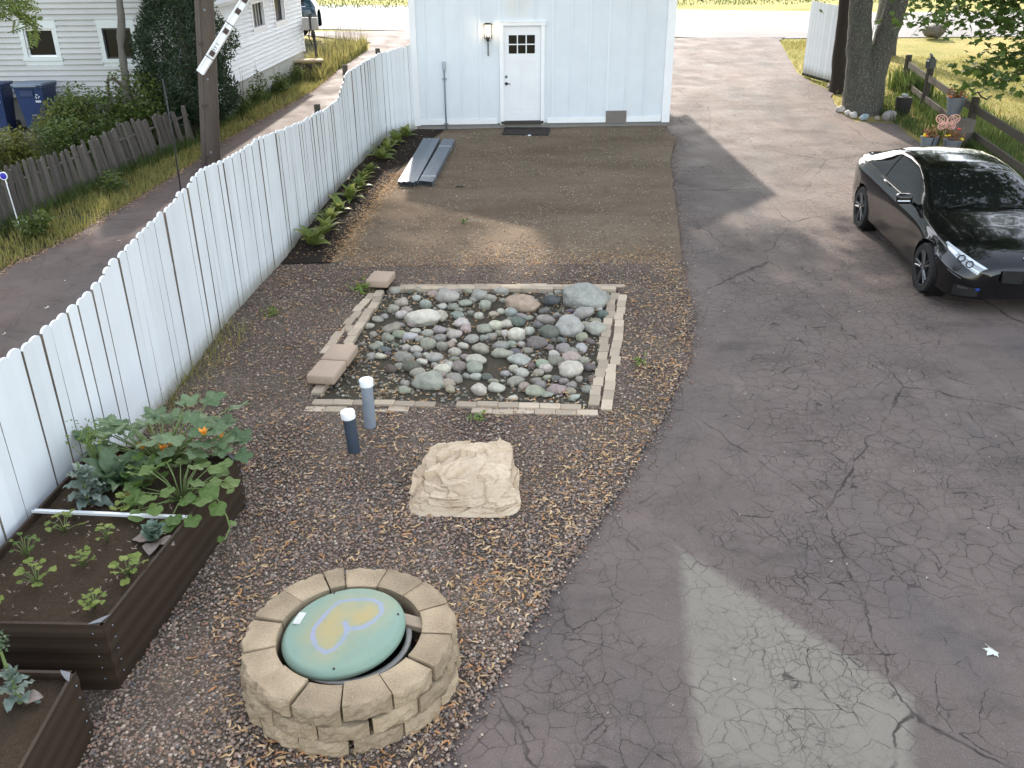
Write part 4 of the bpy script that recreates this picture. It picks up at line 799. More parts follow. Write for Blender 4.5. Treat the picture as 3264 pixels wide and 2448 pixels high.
STONES = [(0.91,10.12,0.45,0.28,'B'),(0.14,9.95,0.32,0.19,'T'),(-1.05,9.56,0.33,0.19,'W'),(-0.87,9.64,0.19,0.15,'P'),(-0.81,10.24,0.25,0.16,'L'),(0.67,9.22,0.27,0.25,'S'),(0.43,9.11,0.20,0.18,'U'),(0.97,9.22,0.21,0.16,'b'),(0.86,9.70,0.22,0.13,'g'),(1.10,9.66,0.12,0.11,'d'),(-0.41,10.29,0.17,0.14,'g'),(-0.12,10.47,0.17,0.10,'b'),(-0.88,10.54,0.12,0.08,'b'),(-1.50,10.54,0.12,0.08,'g'),(-1.20,10.28,0.10,0.08,'b'),(-1.36,10.08,0.15,0.17,'p'),(-1.45,9.90,0.12,0.12,'g'),(-1.29,9.93,0.13,0.06,'p'),(-1.32,9.74,0.14,0.09,'l'),(-1.06,10.04,0.13,0.11,'b'),(-0.55,10.48,0.11,0.09,'n'),(-0.68,10.51,0.09,0.07,'g'),(-0.58,10.11,0.15,0.08,'n'),(-0.32,9.99,0.14,0.12,'g'),(-0.26,10.24,0.14,0.09,'g'),(-0.72,9.98,0.14,0.08,'n'),(-0.85,10.02,0.11,0.06,'l'),(-0.64,9.87,0.10,0.07,'g'),(-0.65,9.70,0.14,0.09,'n'),(-0.13,9.82,0.09,0.12,'w'),(-0.00,9.75,0.13,0.13,'b'),(-0.22,9.73,0.11,0.07,'p'),(-0.39,9.68,0.10,0.12,'l'),(-0.49,9.79,0.08,0.06,'g'),(-0.18,9.37,0.15,0.11,'w'),(-0.07,9.41,0.16,0.10,'l'),(0.07,9.46,0.18,0.12,'d'),(-0.32,9.29,0.17,0.10,'g'),(-0.58,9.43,0.18,0.12,'l'),(-0.53,9.27,0.12,0.12,'p'),(-0.66,9.13,0.15,0.10,'l'),(-0.84,9.26,0.14,0.09,'g'),(-0.72,9.27,0.08,0.08,'g'),(-0.97,9.17,0.12,0.09,'b'),(-0.81,9.05,0.14,0.08,'n'),(-1.28,9.16,0.17,0.09,'n'),(-1.39,9.31,0.20,0.10,'u'),(-1.11,9.27,0.12,0.06,'b'),(-1.16,9.08,0.15,0.09,'b'),(-1.41,9.05,0.13,0.10,'g'),(-0.94,8.86,0.16,0.15,'u'),(-1.48,8.89,0.10,0.09,'n'),(-1.53,8.84,0.11,0.07,'n'),(-1.04,9.00,0.10,0.08,'g'),(0.06,9.09,0.18,0.14,'w'),(0.11,8.87,0.08,0.13,'l'),(-0.07,9.15,0.10,0.12,'l'),(-0.15,9.17,0.08,0.07,'g'),(0.20,9.22,0.10,0.09,'l'),(0.41,9.53,0.19,0.10,'u'),(0.30,9.38,0.10,0.10,'u'),(0.28,8.87,0.20,0.12,'d'),(0.80,9.01,0.13,0.11,'n'),(0.88,8.91,0.10,0.11,'d'),(0.56,8.97,0.09,0.08,'d'),(0.57,8.72,0.15,0.11,'u'),(0.77,8.73,0.12,0.11,'b'),(0.64,8.66,0.16,0.08,'u'),(0.63,8.48,0.18,0.11,'p'),(0.46,8.62,0.11,0.07,'l'),(0.47,8.43,0.15,0.09,'u'),(0.32,8.37,0.13,0.08,'n'),(0.36,8.26,0.12,0.08,'l'),(0.61,8.18,0.21,0.15,'W'),(0.27,8.14,0.10,0.08,'n'),(0.10,8.14,0.13,0.10,'l'),(0.02,8.25,0.10,0.08,'l'),(0.08,8.44,0.23,0.11,'b'),(-0.11,8.62,0.20,0.09,'g'),(0.04,8.64,0.13,0.09,'d'),(-0.12,8.80,0.15,0.11,'n'),(-0.00,8.86,0.11,0.08,'g'),(-0.34,8.73,0.18,0.11,'t'),(-0.45,9.00,0.14,0.10,'g'),(-0.54,8.84,0.11,0.08,'l'),(-0.69,8.86,0.10,0.09,'p'),(-0.77,8.83,0.12,0.09,'u'),(-0.62,8.66,0.12,0.10,'l'),(-0.39,8.44,0.19,0.11,'l'),(-0.40,8.26,0.16,0.12,'n'),(-0.56,8.32,0.14,0.09,'u'),(-0.67,8.32,0.11,0.13,'b'),(-0.73,8.23,0.16,0.11,'w'),(-0.81,8.35,0.09,0.07,'g'),(-0.73,8.09,0.11,0.07,'g'),(-0.60,8.03,0.17,0.10,'g'),(-0.86,7.93,0.24,0.17,'G'),(-0.96,8.45,0.12,0.07,'l'),(-0.83,8.53,0.16,0.09,'g'),(-1.02,8.59,0.09,0.08,'g'),(-1.17,8.56,0.20,0.08,'n'),(-1.06,8.74,0.12,0.08,'l'),(-1.17,8.78,0.09,0.08,'l'),(-1.43,8.60,0.11,0.06,'l'),(-1.53,8.59,0.09,0.07,'n'),(-1.19,8.33,0.11,0.08,'n'),(-1.07,8.30,0.17,0.11,'d'),(-0.98,8.18,0.16,0.08,'n'),(-1.27,8.25,0.11,0.11,'d'),(-0.37,8.09,0.11,0.06,'b'),(-0.26,8.07,0.11,0.07,'d'),(-0.19,7.98,0.10,0.06,'g'),(-0.16,7.81,0.15,0.09,'l'),(-0.33,7.75,0.15,0.12,'l'),(0.03,7.94,0.16,0.09,'n'),(0.12,7.81,0.11,0.12,'t'),(0.22,7.73,0.17,0.09,'t'),(0.34,7.68,0.12,0.05,'n'),(0.29,7.89,0.11,0.07,'g'),(0.44,7.75,0.16,0.10,'p'),(0.58,7.73,0.10,0.07,'t'),(0.60,7.85,0.10,0.13,'n'),(0.53,7.94,0.09,0.10,'u'),(0.45,8.01,0.10,0.07,'d'),(0.75,7.77,0.10,0.08,'g'),(0.61,7.61,0.10,0.05,'b'),(0.69,8.01,0.07,0.05,'t'),(0.43,8.75,0.09,0.08,'u'),(0.17,8.71,0.11,0.07,'n'),(-1.09,7.94,0.09,0.07,'g'),(-1.09,7.80,0.11,0.07,'g'),(-0.62,7.79,0.09,0.10,'t'),(-0.67,7.94,0.17,0.07,'t'),(-1.54,7.98,0.08,0.06,'g'),(0.50,10.09,0.19,0.13,'D'),(0.40,9.83,0.14,0.07,'d'),(0.60,10.45,0.09,0.05,'g'),(-1.01,10.42,0.12,0.07,'p'),(-0.75,10.47,0.10,0.07,'p'),(-0.48,10.23,0.09,0.06,'g'),(0.13,9.66,0.12,0.08,'g'),(0.21,9.62,0.09,0.06,'n'),(-1.53,9.71,0.09,0.06,'g'),(-1.60,9.62,0.12,0.06,'n'),(-1.33,9.44,0.12,0.08,'u'),(-1.17,9.45,0.10,0.06,'p'),(-1.31,8.89,0.10,0.06,'d'),(-1.41,8.76,0.13,0.06,'d'),(-0.23,9.09,0.12,0.07,'g'),(-0.32,9.04,0.09,0.07,'n'),(-0.51,8.56,0.09,0.06,'p'),(-0.62,8.50,0.09,0.06,'n'),(-0.83,8.16,0.09,0.06,'n'),(-0.47,8.10,0.08,0.05,'g'),(-0.07,8.14,0.09,0.07,'g'),(0.20,8.33,0.08,0.06,'d'),(0.53,8.32,0.08,0.07,'u'),(0.37,8.06,0.09,0.05,'n'),(0.25,7.98,0.09,0.06,'g'),(0.77,8.45,0.10,0.06,'n'),(0.81,8.26,0.11,0.09,'d'),(0.82,8.00,0.08,0.07,'d'),(1.10,9.96,0.10,0.07,'d'),(0.71,9.82,0.09,0.06,'d'),(0.54,9.71,0.08,0.06,'g'),(0.99,9.50,0.12,0.07,'g'),(0.86,9.41,0.12,0.06,'g')]
_rs = random.Random(5)
while len(STONES) < 262:        # smaller cobbles tucked into the gaps
    x, y = _rs.uniform(-1.9, 1.35), _rs.uniform(7.5, 10.6); wd = _rs.uniform(.065, .125)
    if not inq(x, y, PQ, .22) or (x < -1.05 and y < 8.6 and _rs.random() < .8): continue
    if all(math.hypot((x - s[0]), (y - s[1]) * 1.1) > (wd + s[2]) * .46 for s in STONES): STONES.append((x, y, wd, wd * .7, _rs.choice('gnlbpudtwggnl')))
    elif _rs.random() < .004: break
stone_objs = []
for i, (x, y, wd, hh, c) in enumerate(STONES):
    big = i in (0, 5, 2, 1, 96); me = RBIG[{0: 0, 5: 1, 2: 2, 1: 3, 96: 4}[i]] if big else random.choice(ROCKS)
    col = tuple(np.clip((np.array(RC[c]) * .62 + np.mean(RC[c]) * .38) * np.array([1.16, 1.08, .94]) * random.uniform(.85, 1.15) + RNG.normal(0, .012, 3), .04, .6))
    hz = max(.06, min(hh * (1.1 if not big else 1.05), wd * .95))
    o = inst('boulder' if big else 'cobble', me, None, (x, y, gz(y) + .012 + hz * .28), (random.uniform(-.15, .15), random.uniform(-.15, .15), random.uniform(-.5, .5)), tuple(q * (1.12 if big else 1) for q in (wd * 1.2, wd * random.uniform(.85, 1.1), hz * 1.5)), col)
    stone_objs.append((i, o, x, y, wd, c, big))
ANCH = [(0, 'the big granite boulder'), (1, 'the sandy tan boulder'), (2, 'the large pale oblong cobble'), (5, 'the white speckled boulder'), (6, 'the dark purple cobble'), (7, 'the bluish edge cobble'), (8, 'the flat grey green cobble'), (10, 'the round back cobble'), (50, 'the purplish cobble at left'), (54, 'the white bumpy cobble'), (73, 'the cream white cobble'), (96, 'the big smooth cobble')]
AN_ = [(STONES[k][0], STONES[k][1], n) for k, n in ANCH] + [(-1.7, 10.6, 'the single loose block'), (-1.85, 8.2, 'the two loose blocks'), (.7, 7.5, 'the front right brick corner'), (-.4, 7.5, 'the front brick row'), (.6, 10.5, 'the back brick row')]
rows = {}
for i, o, x, y, wd, c, big in stone_objs:
    if i in NAMED: tag(o, NAMED[i], 'boulder' if big else 'stone', 'stones in the rock bed'); continue
    sz = 'tiny' if wd < .1 else 'small' if wd < .135 else 'medium' if wd < .18 else 'large'
    ax, ay, an = min(AN_, key=lambda q: (q[0] - x) ** 2 + (q[1] - y) ** 2); dx, dy = x - ax, y - ay; d = math.hypot(dx, dy)
    rl = ('right of' if dx > 0 else 'left of') if abs(dx) > abs(dy) else ('behind' if dy > 0 else 'in front of')
    if abs(abs(dx) - abs(dy)) < .3 * max(abs(dx), abs(dy)): rl = ('behind and ' if dy > 0 else 'in front and ') + ('right of' if dx > 0 else 'left of')
    rows.setdefault((sz, SN[c], rl, an), []).append((d, o))
for (sz, cn, rl, an), lst in rows.items():
    lst.sort(key=lambda q: q[0])
    for k, (d, o) in enumerate(lst): tag(o, '%s%s %s cobble %s %s' % ('' if k == 0 else ('next ', 'third ', 'fourth ', 'fifth ')[min(k - 1, 3)], sz, cn, rl, an), 'stone', 'stones in the rock bed')
# filler pebbles between the cobbles: too many and too small to count
FV2 = []; FF2 = []
bmI = bmesh.new(); bmesh.ops.create_icosphere(bmI, subdivisions=1, radius=.5); IV = np.array([v.co for v in bmI.verts]); IF = np.array([[v.index for v in f.verts] for f in bmI.faces]); bmI.free()
def pebble_mesh(n, xy, s0, s1, dz):
    p = xy(n); n = len(p); s = RNG.uniform(s0, s1, n); a = RNG.uniform(0, 2*PI, n); e = RNG.uniform(.6, 1, n); q = RNG.uniform(.45, .75, n)
    X = IV[None, :, 0] * s[:, None]; Y = IV[None, :, 1] * (s * e)[:, None]; Z = IV[None, :, 2] * (s * q)[:, None]
    V = np.stack([X * np.cos(a)[:, None] - Y * np.sin(a)[:, None] + p[:, :1], X * np.sin(a)[:, None] + Y * np.cos(a)[:, None] + p[:, 1:2], Z + (gzv(p[:, 1]) + dz)[:, None]], -1)
    return V.reshape(-1, 3), (IF[None] + (np.arange(n) * len(IV))[:, None, None]).reshape(-1, 3)
def pebmat(name, a, b, hi, hik, red):
    t = NT(name); r = t.isl(); r2 = t.n('TexWhiteNoise', noise_dimensions='1D', i_W=r); sc_ = t.n('SeparateColor', i_0=r2.outputs['Color'])
    c = t.mix(r, a, b); c = t.mix(t.ramp(sc_.outputs[0], hik, hik + .05), c, hi); c = t.mix(t.ramp(sc_.outputs[1], .82, .86, 0, .8), c, red); c = t.mix(t.ramp(sc_.outputs[2], .85, .9, 0, .7), c, (.11, .12, .13))
    c = t.mix(t.ramp(t.noise(t.pos(), 120, 2), .4, .7, 0, .3), c, dark(a, .7)); t.set(c, .7, spec=.35); return t.mat
def pond_xy(n):
    p = np.stack([RNG.uniform(-2, 1.4, n), RNG.uniform(7.4, 10.65, n)], -1); return p[[inq(a, b, PQ, .1) and noise.noise(Vector((a * 1.4, b * 1.4, 4))) > -.25 for a, b in p]]
V, F = pebble_mesh(2600, pond_xy, .02, .055, .018); tag(np_obj('bed_pebbles', V, F, pebmat('bed_pebble', (.13, .115, .085), (.30, .275, .215), (.46, .42, .34), .85, (.25, .19, .16)), None, True), kind='stuff')
# brick edging, two courses each side
eb = thing('brick_edging', 'double row of tan pavers edging the rectangular rock bed', 'edging', (0, 0, 0))
bms = [MB().cbox((0, 0, 0), (L_, .106, .065), .005).mesh('brick', BRICKTAN) for L_ in (.199, .199, .198, .152, .102)]
def brick_row(a, b, jig, skip=(), up=.06):
    a = Vector(a); b = Vector(b); d = b - a; L = d.length; ang = math.atan2(d.y, d.x); s = 0.; k = 0
    while s < L - .08:
        w_ = random.choice((0, 0, 1, 1, 2, 2, 0, 1, 2, 3)); ln = (.2, .2, .2, .153, .103)[w_]; p = a + d * ((s + ln / 2) / L); nrm = Vector((-d.y, d.x)) / L * random.gauss(0, jig)
        if k not in skip: inst('brick', bms[w_], eb, (p.x + nrm.x, p.y + nrm.y, gz(p.y) + up - .045 + random.uniform(-.004, .003)), (random.gauss(0, .012), random.gauss(0, .008) - math.atan((gz(b.y) - gz(a.y)) / L), ang + random.gauss(0, .018)))
        s += ln + random.uniform(.0005, .003); k += 1
brick_row((-1.58, 10.60), (1.30, 10.53), .006, up=.075); brick_row((-1.45, 10.71), (1.45, 10.635), .012, up=.06)
brick_row((1.30, 10.36), (.79, 7.42), .012, up=.07); brick_row((1.42, 10.3), (.91, 7.42), .012, up=.068)
brick_row((-1.95, 7.53), (.72, 7.39), .009, (6,), up=.07); brick_row((-2.0, 7.42), (.74, 7.29), .012, (5, 6, 7), up=.058)
brick_row((-1.66, 10.5), (-1.95, 7.7), .01, (9,), up=.075); brick_row((-1.78, 10.45), (-2.05, 8.6), .02, up=.06)
def loose_block(x, y, rz, label, tilt=0):
    o = MB().cbox((0, 0, 0), (.29, .39, .10), .018).obj('concrete_block', BLOCKPINK, None, True); o.location = P(x, y, .13); o.rotation_euler = (tilt, 0, rz)
    tag(o, label, 'block', 'loose blocks on the brick edging')
BLOCKPINK = plain('pinkish_concrete', (.40, .30, .225), .9, var=.15, scale=10, bump=.4, bscale=70, objvar=.06, spec=.2)
loose_block(-1.70, 10.72, -.16, 'single tan concrete block on the back left corner of the brick edging', .03)
loose_block(-1.83, 8.42, -.14, 'farther of the two pinkish concrete blocks lying end to end on the edging', .02)
loose_block(-1.895, 8.02, -.16, 'nearer of the two pinkish concrete blocks lying end to end on the edging', .02)

# ------------------------------------------------------------ block ring and lid
RX, RY, RO, RI, NB = -.985, 4.03, .625, .43, 13.5
ring = thing('block_ring', 'round wall of tan split face concrete blocks stacked three courses high', 'block ring', P(RX, RY, .0))
def ring_block(name, dth, seed, ro=RO, ri=RI, h=.108):
    nu, nv = 13, 8; mb = MB(); vs_ = []; fs = []
    g = .007; a0, a1 = -dth / 2 + g / ro, dth / 2 - g / ro
    # outer rough face grid
    for j in range(nv):
        for i in range(nu):
            u = i / (nu - 1); v_ = j / (nv - 1); a = a0 + (a1 - a0) * u; e = min(u, 1 - u, ) * 6; e2 = min(v_, 1 - v_) * 4
            bul = .018 * min(1, e) * min(1, e2 + .2) + (.018 * noise.noise(Vector((u * 4, v_ * 3, seed))) + .013 * noise.noise(Vector((u * 11, v_ * 8, seed + 3)))) * (1 if 0 < i < nu - 1 else .4)
            r = ro - .012 + bul; vs_.append((r * math.cos(a), r * math.sin(a), h * v_))
    for j in range(nv - 1):
        for i in range(nu - 1): fs.append((j*nu+i, j*nu+i+1, (j+1)*nu+i+1, (j+1)*nu+i))
    b = len(vs_); m_ = nu
    top = [(nv - 1) * nu + i for i in range(nu)]; bot = list(range(nu))
    ti = []; bi = []
    for i in range(nu):
        u = i / (nu - 1); aa = (a0 * ro / ri * .985) + (a1 - a0) * ro / ri * .985 * u if False else a0 + (a1 - a0) * u
        ti.append(len(vs_)); vs_.append((ri * math.cos(aa), ri * math.sin(aa), h)); bi.append(len(vs_)); vs_.append((ri * math.cos(aa), ri * math.sin(aa), 0))
    for i in range(nu - 1):
        fs += [(top[i], top[i+1], ti[i+1], ti[i]), (bot[i+1], bot[i], bi[i], bi[i+1]), (ti[i], ti[i+1], bi[i+1], bi[i])]
    side0 = [j * nu for j in range(nv)]; side1 = [j * nu + nu - 1 for j in range(nv)]
    fs.append(tuple(side0 + [ti[0], bi[0]])[::-1]); fs.append(tuple(side1 + [ti[-1], bi[-1]]))
    mb.add(vs_, fs); me = mb.mesh(name, BLOCKTAN); 
    return me
dth = 2 * PI / NB; RBK = [ring_block('block', dth, i * 5.1) for i in range(5)]; RBH = ring_block('block', dth / 2, 31)
for c in range(3):
    a = (2.02, 2.02 + dth * .5, 2.02 + dth * .1)[c]; zt = .235 - c * .112; ex_ = 1 + .016 * c
    for k in range(14):
        half = k == 13; d_ = dth / 2 if half else dth
        inst('block', RBH if half else RBK[(k * 3 + c) % 5], ring, (random.gauss(0, .003), random.gauss(0, .003), zt + random.uniform(0, .003)), (random.gauss(0, .010), random.gauss(0, .010), a + d_ / 2 + random.gauss(0, .008)), (ex_, ex_, 1))
        a += d_
rs = thing('well_riser', 'dark ribbed riser pipe standing inside the block ring', 'riser', P(RX - .0, RY + .0, .01))
m = MB(); pr = []
for k in range(9): pr += [(.345, k * .03), (.36, k * .03 + .008), (.36, k * .03 + .02), (.345, k * .03 + .028)]
m.lathe(pr + [(.33, .27), (.33, .0)], 40, cap=False); m.obj('ribbed_pipe', plain('riser_green', (.03, .045, .04), .6), rs, True)
m = MB(); m.lathe([(.335, .262), (.368, .262), (.368, .278), (.335, .278), (.335, .262)], 40, cap=False); m.obj('rim', plain('riser_rim', (.30, .29, .26), .7), rs, True)
m = MB(); m.lathe([(.001, .06), (.42, .06)], 30, cap=False); m.obj('inner_soil', MULCH, rs)
# lid: shallow dome with the painted heart
def lid():
    t = NT('lid_paint'); at = t.n('VertexColor'); at.layer_name = 'paint'; v = t.co()
    c = t.mix(t.ramp(t.noise(v, 5, 5), .35, .7, 0, .35), at.outputs[0], (.17, .30, .25)); c = t.mix(t.ramp(t.noise(v, 1.6, 3), .5, .75, 0, .3), c, (.29, .32, .20)); c = t.mix(t.ramp(t.noise(v, 45, 3), .6, .75, 0, .3), c, (.12, .17, .14)); c = t.mix(t.ramp(t.noise(v, 2.6, 6, .7), .5, .75, 0, .35), c, (.16, .19, .145))
    t.set(c, .6, spec=.25); t.bump(t.noise(v, 60, 3), .08, .004)
    hp = [(915,610),(945,655),(1040,650),(1105,612),(1150,555),(1130,490),(1070,455),(1000,447),(900,445),(835,450),(785,500),(740,570),(708,625),(715,680),(760,748),(830,785),(880,772),(925,725),(940,672),(925,630)]
    H = np.array([((x - 930) / 450 * .37 * 1.1 + .03, -(y - 655) / 318 * .37 * 1.1 - .045) for x, y in hp])
    seg = [(H[i], H[(i + 1) % len(H)]) for i in range(len(H))]
    nr, na = 96, 240; prof = []
    for i in range(nr + 1):
        r = .37 * i / nr; prof.append((r,   .058 + .026 * (1 - (r / .37) ** 2) - (.022 * max(0, (r / .37 - .9) / .1) ** 2)))
    prof += [(.372, .025), (.370, .008), (.362, .0), (.35, -.004)]
    vs_ = [(0, 0, prof[0][1])]; 
    for r, z in prof[1:]:
        for j in range(na): a = 2*PI*j/na; vs_.append((r * math.cos(a), r * math.sin(a), z))
    fs = [(0, 1 + j, 1 + (j + 1) % na) for j in range(na)]
    for i in range(len(prof) - 2):
        for j in range(na): b = 1 + i * na; fs.append((b + j, b + na + j, b + na + (j + 1) % na, b + (j + 1) % na))
    me = bpy.data.meshes.new('lid'); me.from_pydata(vs_, [], fs); me.materials.append(t.mat); me.polygons.foreach_set('use_smooth', [True] * len(fs))
    p = np.array(vs_)[:, :2]; D = np.full(len(p), 9.); ins = np.zeros(len(p), bool)
    for a, b in seg:
        d = b - a; q = np.clip(((p - a) @ d) / (d @ d), 0, 1); D = np.minimum(D, np.linalg.norm(p - a - q[:, None] * d, axis=1))
        cr = (a[1] > p[:, 1]) != (b[1] > p[:, 1]); xi = (b[0] - a[0]) * (p[:, 1] - a[1]) / (b[1] - a[1] + 1e-12) + a[0]; ins ^= cr & (p[:, 0] < xi)
    base = np.array([.195, .275, .215]); yel = np.array([.37, .285, .125]); pur = np.array([.27, .275, .365])
    n_ = np.array([noise.noise(Vector((x * 9, y * 9, 2))) for x, y in p]); sm = lambda e0, e1, x: np.clip((x - e0) / (e1 - e0), 0, 1)
    ky = np.where(ins, .55 + .45 * sm(.0, .06, D) + .25 * n_, .45 * sm(.13, .02, D + .03 * n_)).clip(0, 1)[:, None]
    c = base * (1 - ky) + yel * ky; kp = sm(.0195, .009, D + .005 * n_)[:, None]; c = c * (1 - kp) + pur * kp
    ca = me.color_attributes.new('paint', 'FLOAT_COLOR', 'POINT'); ca.data.foreach_set('color', np.concatenate([c, np.ones((len(c), 1))], 1).astype(np.float32).ravel())
    return me
ld = thing('domed_cover', 'sea green domed lid painted with a yellow and lilac heart, askew in the ring', 'lid', P(RX - .035, RY + .015, .30)); ld.rotation_euler = (R(2), R(-6), R(0))
lme = lid(); inst('lid_shell', lme, ld)
m = MB(); m.cbox((-.30, .03, .0715), (.05, .10, .006), .001, M=Matrix.Rotation(-.25, 4, 'Z')); m.obj('label_strip', plain('faded_label', (.5, .5, .45), .6), ld)
for a in (-1.55, 1.9, .2): m = MB(); m.lathe([(.0, .0), (.008, .0), (.007, .006), (0, .007)], 10, M=Matrix.Translation((.335 * math.cos(a), .335 * math.sin(a), .062))); m.obj('screw', BLACKMETAL, ld)
tag(MB().cbox((0, 0, 0), (.17, .09, .04), .004).obj('wood_scrap', plain('raw_wood', (.36, .28, .20), .8, stretch=(1, 8, 8)), None, False, None, (RX + .36, RY + .13, gz(RY) + .29), (0, .1, -.25)), 'short raw wood offcut propping the green lid on its right side', 'wood scrap')

# ------------------------------------------------------------ artificial rock
def fake_rock():
    n = 44; hx, hy, H = .44, .34, .29; vs_ = []; fs = []
    bm = bmesh.new(); bmesh.ops.create_cube(bm, size=1); bmesh.ops.subdivide_edges(bm, edges=bm.edges[:], cuts=64, use_grid_fill=True)
    for v in bm.verts:
        p = v.co.copy(); q = Vector((p.x * 2, p.y * 2, p.z + .5)); t = q.z
        # rounded block narrowing upward, the front slopes
        r = (abs(q.x) ** 5 + abs(q.y) ** 5) ** .2; 
        if r > 1e-6 and max(abs(q.x), abs(q.y)) > 0: k = max(abs(q.x), abs(q.y)) / r; qx, qy = q.x * k, q.y * k
        else: qx, qy = q.x, q.y
        tz = t ** 1.25
        sx = hx * (1 - .20 * tz + .03 * math.sin(t * 7)); sy = hy * (1 - .22 * tz); top = 1 - .05 * (qx * qx) - .04 * qy * qy - .10 * max(0, -qx) * tz + .10 * qy
        x, y, z = qx * sx + .02 * t, qy * sy + .03 * t - .0, t * H * top
        w_ = Vector((x * 3.4, y * 3.4, z * 5)); wp = w_ + Vector((noise.noise(w_ * .9), noise.noise(w_ * .9 + Vector((5, 0, 0))), noise.noise(w_ * .9 + Vector((0, 9, 0))))) * .2
        rot = Vector((wp.x * .80 + wp.y * .35 + wp.z * .3, -wp.x * .5 + wp.y * .9 + wp.z * .4, wp.z * 1.1 - wp.y * .3)); rot.x *= .62
        dsp = 0.
        for fq, am, ft in ((1.25, .024, .068), (2.7, .009, .055), (5.4, .003, .035)):
            dst, pts_ = noise.voronoi(rot * fq); c_ = pts_[0]; hsh = lambda k: noise.cell(c_ * 13.7 + Vector((k * 7.1, k * 3.3, k * 1.7)))
            dsp += am * hsh(1) + ft / fq * (rot * fq - c_).dot(Vector((hsh(2), hsh(3), hsh(4)))) - .004 * max(0, 1 - (dst[1] - dst[0]) / .06)
        dsp += .005 * noise.noise(w_ * 3.1) + .0035 * noise.noise(w_ * 9)
        nrm = Vector((qx * (1 - .6 * t), qy * (1 - .6 * t), .25 + t)).normalized(); base = min(1, t * 4)
        lip = .018 * max(0, 1 - t / .10)
        v.co = Vector((x, y, z)) + nrm * dsp * (.25 + .75 * base) + Vector((qx, qy, 0)) * lip
    for f in bm.faces: f.smooth = True
    me = bpy.data.meshes.new('artificial_rock'); bm.to_mesh(me); bm.free(); me.set_sharp_from_angle(angle=R(30))
    t = NT('cast_rock'); v = t.co(); c = t.mix(t.ramp(t.noise(v, 3, 5), .3, .7), (.52, .40, .275), (.65, .52, .375)); c = t.mix(t.ramp(t.noise(v, 40, 3), .55, .75, 0, .3), c, (.36, .27, .185)); c = t.mix(t.ramp(t.noise(v, 110, 3, .8), .6, .72, 0, .45), c, (.30, .23, .16)); c = t.mix(t.ramp(t.noise(v, 7, 4), .6, .8, 0, .4), c, (.46, .35, .245))
    t.set(c, .95, spec=.1); t.bump(t.mth('ADD', t.noise(v, 26, 5), t.mth('MULTIPLY', t.noise(v, 120, 3, .8), .5)), .5, .02); me.materials.append(t.mat); return me
fr_ = inst('artificial_rock', fake_rock(), None, P(-.385, 5.96, .03), (0, 0, -.03), (.98, .98, .98)); tag(fr_, 'hollow cast rock cover in cream tan with chiselled faces on the gravel', 'fake rock')
def pipe_(x, y, h, tilt, mat, label):
    t = thing('vent_pipe', label, 'pipe', P(x, y, 0), 0, 'capped pipes in front of the rock bed'); t.rotation_euler = tilt
    MB().lathe([(.054, -.1), (.054, h), (.047, h)], 28).obj('pipe', mat, t, True, 40); MB().lathe([(.001, h - .045), (.061, h - .045), (.063, h - .04), (.063, h + .012), (.059, h + .02), (.001, h + .022)], 28, cap=False).obj('cap', PVCWHITE, t, True, 40)
pipe_(-1.32, 7.06, .50, (0, 0, 0), plain('mottled_grey_pvc', (.235, .26, .295), .55, var=.35, scale=5, objvar=0), 'taller pale grey pipe with a white cap nearer the rock bed')
pipe_(-1.395, 6.62, .42, (.03, -.06, 0), PVCDARK, 'shorter slate blue pipe with a white cap leaning slightly')

# ------------------------------------------------------------ dirt yard bits
def stud_bundle(a, b, n, label, straps):
    a = Vector(a); b = Vector(b); d = b - a; L = d.length; t = thing('stud_bundle', label, 'metal studs', P(a.x, a.y, .045), math.atan2(-d.x, d.y), 'galvanised stud bundles on the dirt'); t.rotation_euler.x = math.atan((gz(b.y) - gz(a.y)) / L)
    for k in range(n):
        m = MB(); w_ = .041; h = .085; th = .003; x0 = (k - n / 2) * .0435; e = random.uniform(-.04, .04)
        m.box(x0, x0 + w_, e, L + e, h - th, h); m.box(x0, x0 + th, e, L + e, .0, h - th); m.box(x0 + w_ - th, x0 + w_, e, L + e, .0, h - th); m.box(x0 + w_ * .44, x0 + w_ * .56, e, L + e, h, h + .002)
        m.obj('stud', GALV, t)
    for s_ in straps: m = MB(); m.box(-n / 2 * .0435 - .003, n / 2 * .0435 + .003, L * s_, L * s_ + .025, .0875, .090); m.box(n / 2 * .0435, n / 2 * .0435 + .002, L * s_, L * s_ + .025, 0, .09); m.obj('strap', ALU, t)
stud_bundle((-1.86, 15.6), (-1.68, 18.95), 8, 'left bundle of bright galvanised studs fanned out on the dirt', ())
stud_bundle((-1.53, 15.62), (-1.30, 18.85), 6, 'right bundle of galvanised studs held by two straps on the dirt', (.1, .8))
mt = thing('door_mat', 'dark brown frayed mat lying askew in front of the garage door', 'mat', P(.37, 19.85, .045), -.12)
mt.rotation_euler.x = .075
MB().cbox((0, 0, 0), (.98, .62, .02), .008).obj('pile', plain('mat_brown', (.045, .033, .026), .95, var=.4, bump=.6), mt)
m = MB(); m.box(-.51, .51, -.335, -.305, -.012, .014); m.box(-.51, .51, .305, .335, -.012, .014); m.box(-.515, -.485, -.305, .305, -.012, .014); m.box(.485, .515, -.305, .305, -.012, .014); m.obj('border', plain('mat_rubber', (.02, .02, .02), .8), mt)
tag(MB().cbox((0, 0, 0), (.07, .04, .02), .006).obj('paper_scrap', PVCWHITE, None, False, None, P(.43, 19.42, .06), (0, 0, .3)), 'tiny white scrap of litter beside the door mat', 'litter scrap')
